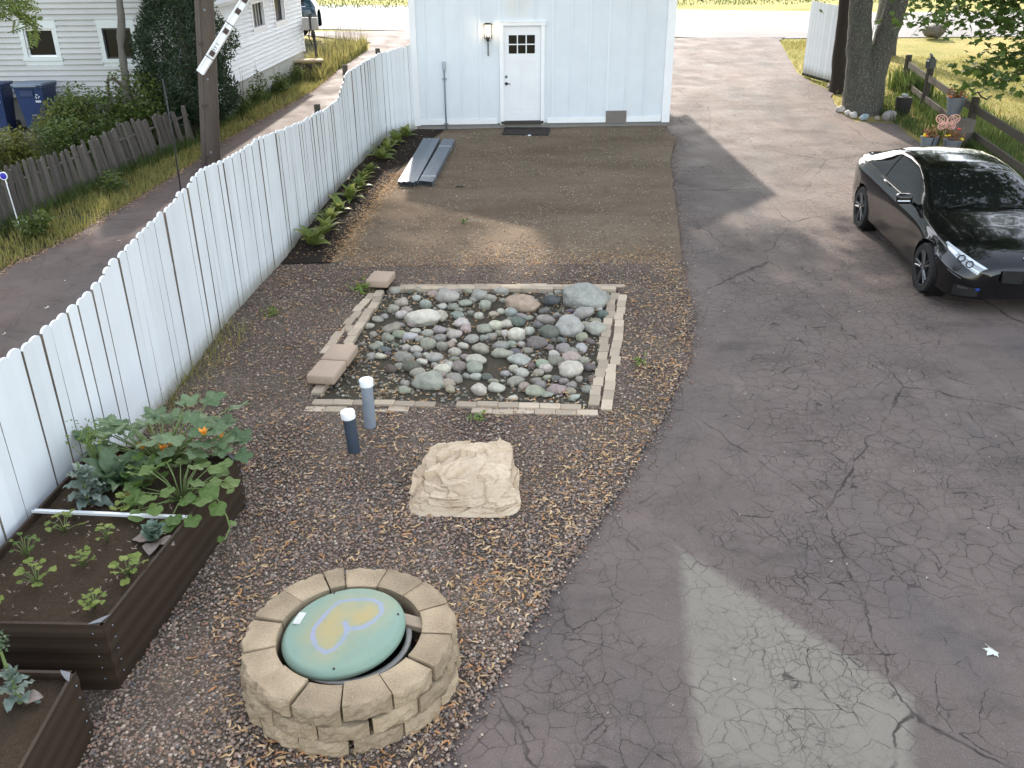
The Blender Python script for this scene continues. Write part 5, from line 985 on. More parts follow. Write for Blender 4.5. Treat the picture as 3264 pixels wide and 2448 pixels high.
t = thing('leafy_twig', 'small pale twig with green leaves lying on the bare dirt', 'twig', P(-.72, 13.45, .05)); MB().tube([(0, 0, 0), (.1, .02, .01), (.24, .03, .02)], .006, 5).obj('stem', plain('pale_twig', (.30, .33, .28), .8), t); V, F = leaves(RNG.normal(0, .03, (14, 3)) + np.array([-.02, 0, .02]), .07, OVAL, OTRI, .8); np_obj('leaves', V, F, BUSH, t)
tag(MB().tube([(0, 0, 0), (.09, .01, .012), (.17, 0, .004)], [.012, .016, .008], 6).obj('bark_chip', DARKWOOD, None, False, None, P(-1.0, 15.5, .05)), 'dark bark chip on the dirt right of the stud bundles', 'bark chip')
# ------------------------------------------------------------ leaf part meshes (length 1 along +Y, base at the origin)
def strip_leaf(name, width, mat, n=7, fold=.25, droop=.25, wav=.0, wf=3., ptip=1.4, base=.6):
    vs_ = []; fs = []
    for i in range(n):
        t = i / (n - 1); hw_ = width * (math.sin(PI * min(1, t ** base)) ** .9) * (1 - .15 * t) if 0 < t < 1 else .012
        zc = .16 * math.sin(t * PI * .6) - droop * t ** 2
        for s_, k in ((-1, 1), (-.5, .5), (0, 0), (.5, .5), (1, 1)): vs_.append((s_ * hw_, t, zc + fold * abs(s_) * hw_ + wav * math.sin(t * wf * PI + (0 if s_ > 0 else 1.3)) * abs(s_)))
    for i in range(n - 1):
        for j in range(4): fs.append((i*5+j, i*5+j+1, i*5+5+j+1, i*5+5+j))
    return MB().add(vs_, fs).mesh(name, mat, True)
def polar_leaf(name, mat, lobes=5, depth=.28, teeth=.05, nt=23, cup=.18, wav=.05, seed=0, rings=3):
    na = 60; vs_ = [(0, .08, 0)]; fs = []
    for r in range(1, rings + 1):
        q = r / rings
        for j in range(na):
            th = 2 * PI * j / na; a = th - PI / 2           # petiole at -Y
            notch = max(0, 1 - abs(((th + PI) % (2*PI)) - PI) / .42)
            rad = .5 * (1 - depth * (.5 + .5 * math.cos(lobes * (th - PI)))** 1.0 * 1.0 if depth else 1) * (1 - .72 * notch) * (1 + teeth * (abs(((th * nt / (2*PI)) % 1) - .5) * 2 - .5) * q) * (1 + .12 * math.cos(th - PI))
            x, y = rad * q * math.cos(a), rad * q * math.sin(a); z = cup * q * q * .5 * (1 - .0) - cup * .6 * q + wav * math.sin(th * 5 + seed) * q * q
            vs_.append((x, y + .42, z))
    vs_[0] = (0, .42 - .06, .0)
    for j in range(na): fs.append((0, 1 + j, 1 + (j + 1) % na))
    for r in range(rings - 1):
        for j in range(na): b = 1 + r * na; fs.append((b + j, b + na + j, b + na + (j + 1) % na, b + (j + 1) % na))
    return MB().add(vs_, fs).mesh(name, mat, True)
HOSTAM = leafmat('hosta_leaf', (.12, .17, .03), (.27, .30, .09), .45, .3, False)
SQUASHM = leafmat('squash_leaf', (.075, .135, .055), (.19, .26, .13), .55, .25, False, veins=True)
CUKEM = leafmat('cucumber_leaf', (.085, .15, .03), (.16, .23, .06), .5, .3, False)
KALEM = leafmat('kale_leaf', (.14, .19, .15), (.25, .30, .25), .55, .15, False)
LETM = leafmat('romaine_leaf', (.055, .10, .05), (.12, .175, .09), .5, .2, False)
CABM = leafmat('cabbage_leaf', (.13, .20, .15), (.21, .28, .21), .5, .15, False)
CABP = leafmat('cabbage_outer_leaf', (.22, .175, .15), (.27, .21, .18), .6, .1, False)
SEEDM = leafmat('seedling_leaf', (.15, .22, .035), (.29, .34, .08), .5, .35, False)
CELM = leafmat('celery_leaf', (.06, .125, .02), (.14, .20, .04), .5, .3, False)
STEMG = plain('green_stem', (.14, .19, .06), .6, objvar=.1)
FLOWO = plain('orange_petal', (.75, .30, .03), .6, bump=0); FLOWY = plain('yellow_petal', (.80, .58, .03), .6, bump=0); FLOWR = plain('red_petal', (.65, .04, .04), .6, bump=0); FLOWOR = plain('deep_orange_petal', (.70, .16, .02), .6, bump=0)
def put(name, me, par, loc, az, pitch, roll=0, sc=1.):
    o = inst(name, me, par, loc); o.scale = (sc, sc, sc) if not hasattr(sc, '__len__') else sc
    o.rotation_euler = (Matrix.Rotation(az - PI/2, 4, 'Z') @ Matrix.Rotation(pitch, 4, 'X') @ Matrix.Rotation(roll, 4, 'Y')).to_euler(); return o
hleaf = [strip_leaf('leaf', .30, HOSTAM, 7, .2, .35, .02), strip_leaf('leaf', .26, HOSTAM, 7, .25, .45, .03)]
hl = ['hosta nearest the garage at the far end of the mulch', 'second hosta from the garage in the mulch', 'third hosta from the garage, tight against its neighbour', 'fourth hosta from the garage in the tight cluster', 'wide hosta in the middle of the tight cluster', 'small upright hosta standing alone with mulch around it', 'hosta level with the near end of the studs', 'pale hosta just in front of the studs by the fence', 'big leaved hosta in the middle of the strip', 'fringed bright hosta past the middle of the strip', 'low spreading hosta third from the near end', 'hosta second from the near end of the mulch strip', 'tallest light green hosta at the near end of the mulch strip']
for i, (x, y) in enumerate([(-2.28, 19.3), (-2.38, 18.72), (-2.50, 18.34), (-2.53, 17.97), (-2.58, 17.44), (-2.66, 16.5), (-2.7, 15.93), (-2.7, 15.35), (-2.76, 14.72), (-2.82, 13.98), (-2.86, 13.4), (-2.82, 12.85), (-2.9, 12.3)]):
    t = thing('hosta_plant', hl[i], 'hosta', P(x, y, .06), random.uniform(0, 6), 'hostas along the white fence')
    s_ = (.30, .32, .28, .28, .32, .24, .26, .28, .32, .30, .28, .32, .38)[i] * 1.05
    for k in range(13): put('leaf', random.choice(hleaf), t, (0, 0, .01), k * 2.4, random.uniform(.25, 1.15) if k > 4 else random.uniform(.9, 1.35), random.uniform(-.3, .3), s_ * random.uniform(.7, 1.1))

# ------------------------------------------------------------ raised beds
def corrug(mb, a, b, z0, z1, nr=5, amp=.006, th=.02):   # panel with horizontal ribs, outer side to the right of a->b
    a = Vector(a); b = Vector(b); d = (b - a).normalized(); n = Vector((d.y, -d.x)); prof = []
    for k in range(nr * 4 + 1): t = k / (nr * 4); prof.append((amp * (1 if k % 4 in (1, 2) else 0), z0 + (z1 - z0) * t))
    vs_ = []
    for p in (a, b):
        for o_, z in prof: vs_.append((p.x + n.x * o_, p.y + n.y * o_, z))
        for o_, z in prof: vs_.append((p.x + n.x * (o_ - th), p.y + n.y * (o_ - th), z))
    k = len(prof); w_ = 2 * k; fs = []
    for i in range(k - 1): fs += [(i, w_ + i, w_ + i + 1, i + 1), (k + i + 1, w_ + k + i + 1, w_ + k + i, k + i), (i, i + 1, k + i + 1, k + i), (w_ + i + 1, w_ + i, w_ + k + i, w_ + k + i + 1)]
    fs += [(k - 1, w_ + k - 1, w_ + 2*k - 1, 2*k - 1), (0, k, w_ + k, w_)]
    mb.add(vs_, fs)
BED = [(-2.365, 3.89), (-2.14, 5.84), (-3.33, 6.05), (-3.38, 3.93)]; BZ = .53
def raised_bed(name, q, z, label, soil_d, braces):
    t = thing(name, label, 'raised bed', (0, 0, 0), 0, 'raised garden beds'); n = len(q)
    for i in range(n):
        a, b = q[i], q[(i + 1) % n]; mb = MB(); corrug(mb, a, b, -.05, z); mb.obj('panel', BROWNPANEL, t)
        cnr = Vector(a); 
        if i in braces:
            d1 = (Vector(b) - cnr).normalized(); d0 = (Vector(q[i - 1]) - cnr).normalized(); w_ = .085
            m = MB(); m.prism([tuple(cnr + d1 * .02 + d0 * .02), tuple(cnr + d1 * w_), tuple(cnr + d1 * (w_ - .02) + d0 * .03), tuple(cnr + d0 * (w_ - .02) + d1 * .03), tuple(cnr + d0 * w_)], z + .001, z + .006); m.obj('corner_brace', plain('brace_grey', (.16, .165, .18), .5, .3), t)
            for dd in (d0, d1):
                nn = Vector((dd.y, -dd.x)); nn = nn if nn.dot(d0 + d1) < 0 else -nn
                for k in range(5): m = MB(); p = cnr + dd * .06; zz = z - .05 - k * .085; c = Vector((p.x, p.y, zz)) + Vector((nn.x, nn.y, 0)) * .016; m.lathe([(0, 0), (.006, 0), (.004, .004), (0, .005)], 6, M=Matrix.Translation(c) @ Vector((nn.x, nn.y, 0)).to_track_quat('Z', 'Y').to_matrix().to_4x4()); m.obj('screw', GALV, t)
    N = 26; vs_ = []
    for i in range(N + 1):
        for j in range(N + 1):
            u, v = i / N, j / N; p = (Vector(q[0]) * (1 - u) + Vector(q[1]) * u) * (1 - v) + (Vector(q[3]) * (1 - u) + Vector(q[2]) * u) * v
            vs_.append((p.x, p.y, z - soil_d + .02 * noise.noise(Vector((p.x * 4, p.y * 4, 1))) + .008 * noise.noise(Vector((p.x * 17, p.y * 17, 1)))))
    np_obj('soil', vs_, [(i*(N+1)+j, (i+1)*(N+1)+j, (i+1)*(N+1)+j+1, i*(N+1)+j+1) for i in range(N) for j in range(N)], SOIL, t, True)
    return t
raised_bed('raised_bed', BED, BZ, 'long dark brown ribbed raised bed with vegetables against the white fence', .055, (0, 1, 3))
raised_bed('raised_bed', [(-2.31, 2.35), (-2.375, 3.56), (-3.40, 3.60), (-3.40, 2.35)], .50, 'second dark brown raised bed cut off by the bottom left corner of the photo', .06, (1,))
st_ = thing('cross_strap', 'white metal strap bracing across the middle of the raised bed', 'strap', (-2.80, 5.02, .532), math.atan2(-.10, 1.12))
MB().box(-.56, .56, -.014, .014, 0, .018).obj('strap_bar', ALU, st_); 
for sx in (-.55, .55): m = MB(); m.lathe([(0, .018), (.008, .018), (.006, .023), (0, .024)], 8, M=Matrix.Translation((sx, 0, 0))); m.obj('screw', GALV, st_)
SZ = .485
def plant(name, label, cat, x, y, group='vegetables in the raised bed', z=SZ): return thing(name, label, cat, (x * .9765, y * .9765, z), 0, group)
SQL = [polar_leaf('leaf', SQUASHM, 5, .34, .16, 30, .25, .05, s_) for s_ in range(3)]
CKL = [polar_leaf('leaf', CUKEM, 5, .16, .05, 24, .22, .04, s_) for s_ in range(3)]
def stalky(t, spec, me, stem_r=.009):     # spec: (x, y, z, azimuth, pitch, roll, size)
    mb = MB()
    for (x, y, z, az, pi_, ro, s_) in spec:
        put('leaf', random.choice(me), t, (x, y, z), az, pi_, ro, s_)
        h = Vector((x, y, z)); mb.tube([(x * .12, y * .12, 0), (x * .55, y * .55, z * .62), tuple(h + Vector((math.cos(az), math.sin(az), 0)) * s_ * .1)], [stem_r, stem_r * .8, stem_r * .5], 6)
    mb.obj('stalks', STEMG, t, True)
sq = plant('squash_plant', 'large squash plant with broad leaves and orange flowers at the far bed end', 'squash', -2.76, 5.92)
spec = []
for k in range(40):
    a = k * 2.4; r = .08 + .40 * math.sqrt((k + .5) / 40); x, y = r * 1.12 * math.cos(a), r * .62 * math.sin(a) + .1; z = .34 - .2 * (r / .48) ** 2 + random.uniform(-.05, .07)
    spec.append((x, y, max(z, .14), a + random.uniform(-.5, .5), random.uniform(-.35, .3), random.uniform(-.35, .35), random.uniform(.15, .24)))
spec += [(-.52, .06, .22, 2.6, .1, .2, .22), (-.36, .02, .32, 2.2, .2, .1, .2), (.44, .22, .36, .4, .2, -.3, .22), (.48, .1, .22, .2, -.2, .2, .2), (.56, -.02, .14, -.2, -.5, .3, .16), (.28, .24, .38, 1.2, .3, 0, .22), (.1, .28, .36, 1.5, .2, 0, .2)]
stalky(sq, spec, SQL, .008)
def flower(par, x, y, z, me, s_, n=5, pitch=.9):
    for k in range(n): put('petal', me, par, (x, y, z), k * 2 * PI / n + .3, pitch, 0, s_)
PETO = strip_leaf('petal', .3, FLOWO, 4, .3, .1)
for x, y, z in ((-.36, -.06, .1), (-.26, -.1, .08), (.05, -.08, .16), (.1, -.05, .2), (.36, -.05, .28), (.47, .0, .24), (-.15, .0, .14)): flower(sq, x, y, z, PETO, .075)
ck = plant('cucumber_plant', 'bright green cucumber plant whose vine spills over the right rim of the bed', 'cucumber', -2.46, 5.42)
spec = []
for k in range(24):
    a = k * 2.4; r = .05 + .26 * math.sqrt((k + .5) / 24); x, y = r * math.cos(a) * .95, r * math.sin(a) * 1.05; z = .25 - .16 * (r / .3) ** 2 + random.uniform(-.03, .05)
    spec.append((x, y, max(.06, z), a + random.uniform(-.6, .6), random.uniform(-.45, .15), random.uniform(-.3, .3), random.uniform(.11, .165)))
stalky(ck, spec, CKL, .006)
vine = [Vector(p) for p in ((.1, -.1, .15), (.22, -.12, .16), (.30, -.14, .12), (.36, -.2, .06), (.40, -.24, .0), (.43, -.3, -.05), (.41, -.36, -.1), (.38, -.4, -.09))]
MB().tube(vine, .006, 6).obj('vine', STEMG, ck, True)
for x, y, z, a, p_, s_ in ((.30, .02, .24, .8, .3, .12), (.26, -.12, .2, -1.2, -.5, .15), (.34, -.2, .12, -1.4, -.7, .13), (.38, -.14, .14, .3, .2, .07), (.42, -.3, .0, .1, -.3, .07), (.40, -.37, -.06, -2, -.6, .06), (.2, -.3, .08, -1.5, -.4, .13), (.06, -.34, .07, -1.7, -.3, .14)): put('leaf', random.choice(CKL), ck, (x, y, z), a, p_, 0, s_)
KL = [strip_leaf('leaf', .34, KALEM, 9, .3, .3, .09, 6, base=.9), strip_leaf('leaf', .28, KALEM, 9, .3, .2, .1, 7, base=.9)]
ka = plant('kale_plant', 'blue green kale plant with frilled leaves near the left rim of the bed', 'kale', -3.12, 5.36)
MB().tube([(0, 0, 0), (.0, 0, .12), (-.02, .02, .34)], [.012, .012, .006], 6).obj('stem', STEMG, ka)
for k in range(24): z = .02 + .26 * k / 24; put('leaf', random.choice(KL), ka, (0, 0, z), k * 2.4, -.1 + .9 * k / 24 + random.uniform(-.15, .15), random.uniform(-.4, .4), .16 * (1.1 - .45 * k / 24))
bo = plant('bolting_herb', 'wispy flowering herb stalks gone to seed beside the white fence', 'herb', -3.2, 5.72)
mb = MB(); hd = []
for k in range(12):
    a = random.uniform(0, 6.28); r = random.uniform(.03, .14); h = random.uniform(.3, .48); mb.tube([(0, 0, 0), (r * .5 * math.cos(a), r * .5 * math.sin(a), h * .6), (r * math.cos(a), r * math.sin(a), h)], [.004, .002], 4); hd += [(r * math.cos(a) + random.gauss(0, .02), r * math.sin(a) + random.gauss(0, .02), h + random.gauss(0, .03)) for _ in range(9)]
mb.obj('stalks', STEMG, bo); V, F = leaves(hd, .03, OVAL, OTRI, .6); tag(np_obj('seed_heads', V, F, CELM, bo), kind='stuff')
RL = [strip_leaf('leaf', .27, LETM, 10, .3, .35, .06, 5, base=1.05)]
ro_ = plant('romaine_plant', 'tall dull green lettuce with upright broad leaves behind the kale', 'lettuce', -3.02, 5.62)
for k in range(16): put('leaf', RL[0], ro_, (.02 * math.cos(k * 2.4), .02 * math.sin(k * 2.4), .0), k * 2.4, 1.25 - .9 * (k / 16) + random.uniform(-.1, .1), random.uniform(-.5, .5), random.uniform(.22, .33))
put('leaf', strip_leaf('leaf', .2, plain('yellowed_leaf', (.42, .30, .10), .7), 6, .2, .3), ro_, (.1, -.08, .0), -.9, -.05, 0, .2)['label'] = 'yellowed fallen leaf'
LOB = [polar_leaf('leaf', CELM, 3, .35, .2, 14, .1, .05, s_, 2) for s_ in range(2)]
SLB = [polar_leaf('leaf', SEEDM, 3, .3, .16, 14, .15, .04, s_, 2) for s_ in range(2)]
def herb(name, label, cat, x, y, n, r, h, s_, me, z=SZ):
    t = plant(name, label, cat, x, y, z=z); spec = []; sc_ = .8 if 'seedling' in name else 1.; r, h, s_ = r * sc_, h * sc_, s_ * sc_
    for k in range(n): a = k * 2.4 + random.uniform(-.3, .3); q = math.sqrt((k + .5) / n); spec.append((r * q * math.cos(a), r * q * math.sin(a), h * (1 - .55 * q * q) + random.uniform(-.02, .02), a, random.uniform(-.2, .5), random.uniform(-.4, .4), s_ * random.uniform(.75, 1.2)))
    stalky(t, spec, me, .003); return t
herb('celery_plant', 'round bushy celery plant in the middle of the bed', 'celery', -2.78, 5.6, 26, .13, .2, .085, LOB)
herb('parsley_plant', 'small bright parsley tuft just behind the white strap', 'parsley', -2.78, 5.27, 15, .08, .12, .065, [LOB[0], SLB[0]])
herb('seedling', 'yellow green seedling just in front of the left end of the strap', 'seedling', -3.14, 5.02, 9, .11, .14, .07, SLB)
herb('seedling', 'slim seedling centred in front of the strap', 'seedling', -2.79, 4.9, 8, .05, .17, .06, SLB)
herb('seedling', 'feathery dark seedling closest to the left rim', 'seedling', -3.25, 4.72, 10, .09, .19, .06, LOB)
herb('seedling', 'light green seedling in the very middle of the near half', 'seedling', -2.83, 4.62, 9, .06, .14, .065, SLB)
herb('squash_seedling', 'pale yellow green squash seedling with round leaves in front of the cabbage', 'seedling', -2.49, 4.52, 11, .11, .12, .075, [polar_leaf('leaf', SEEDM, 5, .12, .06, 20, .2, .05, 3, 2)])
herb('seedling', 'tall straggly seedling with pale leaves near the left rim', 'seedling', -3.03, 4.42, 11, .10, .2, .075, SLB)
herb('seedling', 'low seedling at the left edge of the photo in the bed', 'seedling', -3.18, 4.17, 7, .07, .10, .06, SLB)
herb('seedling', 'bright fine leaved seedling near the bed corner', 'seedling', -2.57, 4.2, 16, .07, .13, .05, SLB)
cb = plant('cabbage_plant', 'young cabbage with blue green heart and pinkish outer leaves by the right rim', 'cabbage', -2.46, 4.88)
CB = strip_leaf('leaf', .46, CABM, 7, .5, .1, .03, 4, base=.8); CBP = strip_leaf('leaf', .46, CABP, 7, .2, .3, .03, 4, base=.8)
for k in range(9): put('leaf', CB, cb, (0, 0, .01), k * 2.4, 1.3 - .06 * k, random.uniform(-.2, .2), .15)
for a in (3.0, -.3, -1.4, 2.3): put('leaf', CBP, cb, (.03 * math.cos(a), .03 * math.sin(a), .01), a, .1, 0, .13)
br = plant('broccoli_plant', 'grey green broccoli gone to seed alone in the corner bed', 'broccoli', -2.66, 3.47, 'vegetables in the corner bed', .445)
MB().tube([(0, 0, 0), (-.02, .01, .2), (-.03, .02, .36)], [.013, .01, .006], 6).obj('stem', STEMG, br)
for k in range(16): put('leaf', KL[k % 2], br, (-.01, 0, .03 + .012 * k), k * 2.4, -.1 + .07 * k, random.uniform(-.4, .4), .12 - .004 * k)
hd = [(-.03 + dx + random.gauss(0, .012), .02 + random.gauss(0, .012), .36 + dz + random.gauss(0, .012)) for dx, dz in ((-.03, .05), (.03, .06), (-.05, -.02), (.0, .0), (.02, .02)) for _ in range(22)]; V, F = leaves(hd, .022, OVAL, OTRI, .8); tag(np_obj('seed_heads', V, F, LETM, br), kind='stuff')
for a in (.1, 3.4): put('leaf', CBP, br, (.02, 0, .02), a, .2, .2, .10)
# ------------------------------------------------------------ black coupe
CARP = plain('black_car_paint', (.003, .003, .0035), .12, var=.02, bump=0, objvar=0, coat=.45, spec=.35)
CARGLASS = plain('tinted_glass', (.006, .007, .007), .03, var=.05, bump=0, objvar=0, spec=.4)
TYRE = plain('tyre_rubber', (.012, .012, .012), .8, var=.2, bump=.1, objvar=0)
RIM = plain('dark_alloy', (.16, .165, .175), .3, .9, var=.1, bump=0, objvar=0)
BLACKPL = plain('black_plastic', (.006, .006, .006), .6, var=.1, bump=0, objvar=0)
CHROME = plain('bright_trim', (.75, .76, .78), .12, 1., var=.03, bump=0, objvar=0)
LAMPW = plain('clear_lamp', (.62, .66, .70), .12, .3, var=.25, scale=20, bump=0, objvar=0, spec=.7)
LAMPD = plain('lamp_housing', (.30, .32, .34), .15, .3, var=.2, scale=20, bump=0, objvar=0)
LAMPR = plain('red_lamp', (.35, .02, .015), .2, var=.2, bump=0, objvar=0)
class Car:
    """lofted body: y runs from the nose to the tail, the section from the sill over the belt to the roof centre"""
    def __init__(s, st, L, step=.025, ns=40):
        ks = np.array([r[0] for r in st]); s.ys = np.unique(np.concatenate([np.linspace(0, L, int(L / step)), np.array([0, .01, .02, .035]), L - np.array([.01, .02, .035])]))
        def ip(i, sm=4):
            yy = np.linspace(-.4, L + .4, 800); v = np.interp(yy, ks, [r[i] for r in st])
            k_ = np.exp(-.5 * (np.arange(-30, 31) * (L + .8) / 800 / .045) ** 2); k_ /= k_.sum(); vs = np.convolve(np.pad(v, 30, 'edge'), k_, 'valid')
            e = np.clip(np.minimum(yy, L - yy) / .12, 0, 1); return np.interp(s.ys, yy, v * (1 - e) + vs * e)
        zb, W, Bw, Bz, Rw, Rz, T = [ip(i) for i in range(1, 8)]
        k0 = .50
        ctrl = [(W * .80, zb), (W * .965, zb + .02), (W * .985, zb + .14), (W, zb * 0 + np.minimum(k0, Bz - .2)), (W * .995, Bz - .13), (Bw + .022, Bz - .03), (Bw, Bz), (Bw * .62 + Rw * .38 + .012, Bz * .6 + Rz * .4), (Bw * .2 + Rw * .8 + .012, Bz * .2 + Rz * .8), (Rw, Rz), (Rw * .84, Rz + (T - Rz) * .45), (Rw * .45, Rz + (T - Rz) * .86), (Rw * 0, T)]
        s.sub = 4; pts = []
        C = [np.stack([c[0], c[1]], -1) for c in ctrl]; n = len(C)
        for i in range(n - 1):
            p0 = C[max(i - 1, 0)]; p1 = C[i]; p2 = C[i + 1]; p3 = C[i + 2] if i + 2 < n else C[i + 1] * np.array([-1, 1]) + 0 * C[i]
            for k in range(s.sub):
                t = k / s.sub; m1 = (p2 - p0) * .42; m2 = (p3 - p1) * .42
                pts.append(p1 * (2*t**3 - 3*t*t + 1) + p2 * (-2*t**3 + 3*t*t) + m1 * (t**3 - 2*t*t + t) + m2 * (t**3 - t*t))
        pts.append(C[-1]); s.G = np.stack(pts, 1)           # (ny, ns, 2)
        s.ny, s.ns = s.G.shape[:2]; s.L = L
    def V(s, side): return np.stack([s.G[:, :, 0] * side, np.repeat(s.ys[:, None], s.ns, 1), s.G[:, :, 1]], -1)
    def part(s, name, mat, parent, pick, side, wheels=(), off=0):
        V = s.V(side).copy()
        for wy, wz, wr in wheels:
            for i in range(s.ny):
                for j in range(0, 26):
                    dy = V[i, j, 1] - wy; dz = V[i, j, 2] - wz; r = math.hypot(dy, dz)
                    if abs(r - wr) < .022 and r > .01: V[i, j, 1] = wy + dy * wr / r; V[i, j, 2] = wz + dz * wr / r
        F = []; 
        for i in range(s.ny - 1):
            for j in range(s.ns - 1):
                if not pick(i, j, (s.ys[i] + s.ys[i+1]) / 2, j / s.sub): continue
                c = (V[i, j] + V[i+1, j+1] + V[i+1, j] + V[i, j+1]) / 4
                if any(math.hypot(c[1] - wy, c[2] - wz) < wr * .985 for wy, wz, wr in wheels) and j < 26: continue
                k = s.ns; q = (i*k+j, i*k+j+1, (i+1)*k+j+1, (i+1)*k+j); F.append(q if side < 0 else q[::-1])
        if not F: return None
        F = np.array(F); u = np.unique(F); mp_ = np.zeros(s.ny * s.ns, int); mp_[u] = np.arange(len(u))
        return np_obj(name, V.reshape(-1, 3)[u], mp_[F], mat, parent, True)
    def at(s, y, t, side, off=.004):
        i = np.interp(y, s.ys, np.arange(s.ny)); i0 = min(int(i), s.ny - 2); f = i - i0; j = np.clip(t * s.sub, 0, s.ns - 1.001); j0 = int(j); g = j - j0
        def p(a, b): return Vector((s.G[a, b, 0] * side, s.ys[a], s.G[a, b, 1]))
        q = p(i0, j0).lerp(p(i0, j0+1), g).lerp(p(i0+1, j0).lerp(p(i0+1, j0+1), g), f)
        n = (p(i0+1, j0) - p(i0, j0)).cross(p(i0, j0+1) - p(i0, j0)); n.normalize(); n = n if n.dot(Vector((side, 0 if .3 < y < s.L - .3 else (-1 if y < 1 else 1), .6))) > 0 else -n
        return q + n * off
    def patch(s, name, mat, parent, side, ya, yb, ta, tb, n=14, off=.005):   # ta, tb: functions of 0..1 giving section limits
        vs_ = []; fs = []; m_ = 6
        for i in range(n + 1):
            u = i / n
            for j in range(m_ + 1): v = j / m_; t = ta(u) * (1 - v) + tb(u) * v; vs_.append(s.at(ya(v) * (1 - u) + yb(v) * u, t, side, off))
        for i in range(n):
            for j in range(m_): q = (i*(m_+1)+j, (i+1)*(m_+1)+j, (i+1)*(m_+1)+j+1, i*(m_+1)+j+1); fs.append(q if side > 0 else q[::-1])
        return MB().add(vs_, fs).obj(name, mat, parent, True)
def wheel(parent, x, y, z, r, wd, side, spokes=5, rim=RIM):
    M_ = Matrix.Translation((x, y, z)) @ Matrix.Rotation(R(90) * side, 4, 'Y')
    m = MB(); m.lathe([(r * .70, -wd/2), (r * .93, -wd/2), (r * .985, -wd * .38), (r, -wd * .2), (r, wd * .2), (r * .985, wd * .38), (r * .93, wd/2), (r * .70, wd/2), (r * .69, wd * .3)], 40, M=M_, cap=False); w_ = m.obj('wheel', TYRE, parent, True, 50)
    m = MB(); m.lathe([(r * .70, -wd * .4), (r * .70, wd * .48), (r * .66, wd * .46), (r * .64, wd * .2), (.12, wd * .02), (.001, wd * .02)], 40, M=M_, cap=False); m.obj('rim', BLACKPL, w_, True, 40)
    m = MB()
    for k in range(spokes):
        for d_ in (-.16, .16):
            a = 2 * PI * k / spokes + .3; a0 = a + d_ * .8; a1 = a + d_
            m.tube([M_ @ Vector((.05 * math.cos(a0), .05 * math.sin(a0), wd * .40)), M_ @ Vector((r * .4 * math.cos(a1), r * .4 * math.sin(a1), wd * .42)), M_ @ Vector((r * .68 * math.cos(a1), r * .68 * math.sin(a1), wd * .46))], [.022, .017, .02], 6)
    m.lathe([(.065, wd * .3), (.06, wd * .43), (.001, wd * .44)], 16, M=M_, cap=False)
    m.lathe([(r * .665, wd * .40), (r * .705, wd * .485), (r * .67, wd * .47)], 40, M=M_, cap=False); m.obj('spokes', rim, w_, True, 40)
    m = MB(); m.lathe([(.03, wd * .445), (.001, wd * .45)], 14, M=M_, cap=False); m.obj('hub_cap', CHROME, w_)
    return w_
#        y    zb    W    Bw    Bz    Rw    Rz    T
ST = [(0.0, 0.22, 0.46, 0.4, 0.5, 0.25, 0.55, 0.565), (0.02, 0.2, 0.55, 0.48, 0.54, 0.3, 0.59, 0.61), (0.06, 0.19, 0.655, 0.57, 0.58, 0.36, 0.635, 0.655), (0.13, 0.18, 0.74, 0.64, 0.615, 0.42, 0.675, 0.705), (0.25, 0.175, 0.805, 0.7, 0.655, 0.47, 0.725, 0.76), (0.45, 0.175, 0.855, 0.755, 0.705, 0.52, 0.78, 0.815), (0.75, 0.175, 0.882, 0.79, 0.77, 0.56, 0.84, 0.875), (1.037, 0.185, 0.878, 0.8, 0.825, 0.6, 0.885, 0.91), (1.16, 0.19, 0.872, 0.8, 0.85, 0.63, 0.905, 0.93), (1.3, 0.195, 0.87, 0.8, 0.868, 0.7, 0.925, 0.975), (1.48, 0.195, 0.87, 0.8, 0.88, 0.7, 0.995, 1.07), (1.73, 0.195, 0.868, 0.795, 0.892, 0.655, 1.108, 1.174), (1.98, 0.195, 0.868, 0.79, 0.9, 0.615, 1.194, 1.261), (2.23, 0.195, 0.868, 0.785, 0.91, 0.585, 1.255, 1.32), (2.62, 0.195, 0.868, 0.785, 0.922, 0.57, 1.28, 1.343), (3.017, 0.195, 0.872, 0.79, 0.938, 0.575, 1.27, 1.333), (3.38, 0.195, 0.88, 0.8, 0.955, 0.6, 1.203, 1.28), (3.7, 0.205, 0.882, 0.8, 0.97, 0.645, 1.1, 1.191), (3.92, 0.215, 0.872, 0.785, 0.975, 0.665, 1.03, 1.1), (4.02, 0.225, 0.86, 0.77, 0.975, 0.66, 1.015, 1.045), (4.2, 0.245, 0.82, 0.73, 0.96, 0.62, 1.005, 1.02), (4.33, 0.275, 0.76, 0.68, 0.93, 0.58, 0.99, 1.0), (4.4, 0.3, 0.69, 0.62, 0.85, 0.5, 0.92, 0.93), (4.43, 0.34, 0.62, 0.55, 0.73, 0.42, 0.8, 0.81)]
cs = Car(ST, 4.43); WY0, WY1, WZ, WR = .80, 3.49, .315, .365
cyaw = -.07
sl = math.atan2(gz(13.1) - gz(10.4), 2.7)
car = thing('parked_coupe', 'glossy black two door coupe parked nose towards the viewer by the wooden fence', 'car', (0, 0, 0))
car.matrix_world = Matrix.Translation((6.08, 10.40, gz(10.4) + .008)) @ Matrix.Rotation(cyaw, 4, 'Z') @ Matrix.Rotation(sl, 4, 'X') @ Matrix.Translation((0, -WY0, 0))
wh = [(WY0, WZ, WR), (WY1, WZ, WR)]
inw = lambda y, t: 6.0 <= t < 8.75 and ((t - 6) * .2 + 1.42 < y < 3.63 - (t - 6) * .12)
ws = lambda y, t: t >= 9.3 and 1.28 < y < 2.10
rw = lambda y, t: t >= 9.3 and 3.28 < y < 3.98
dr_ = lambda y, t: 1.0 < t < 6.0 and 1.32 < y < 2.88
hd_ = lambda y, t: t >= 8.0 and .17 < y < 1.22
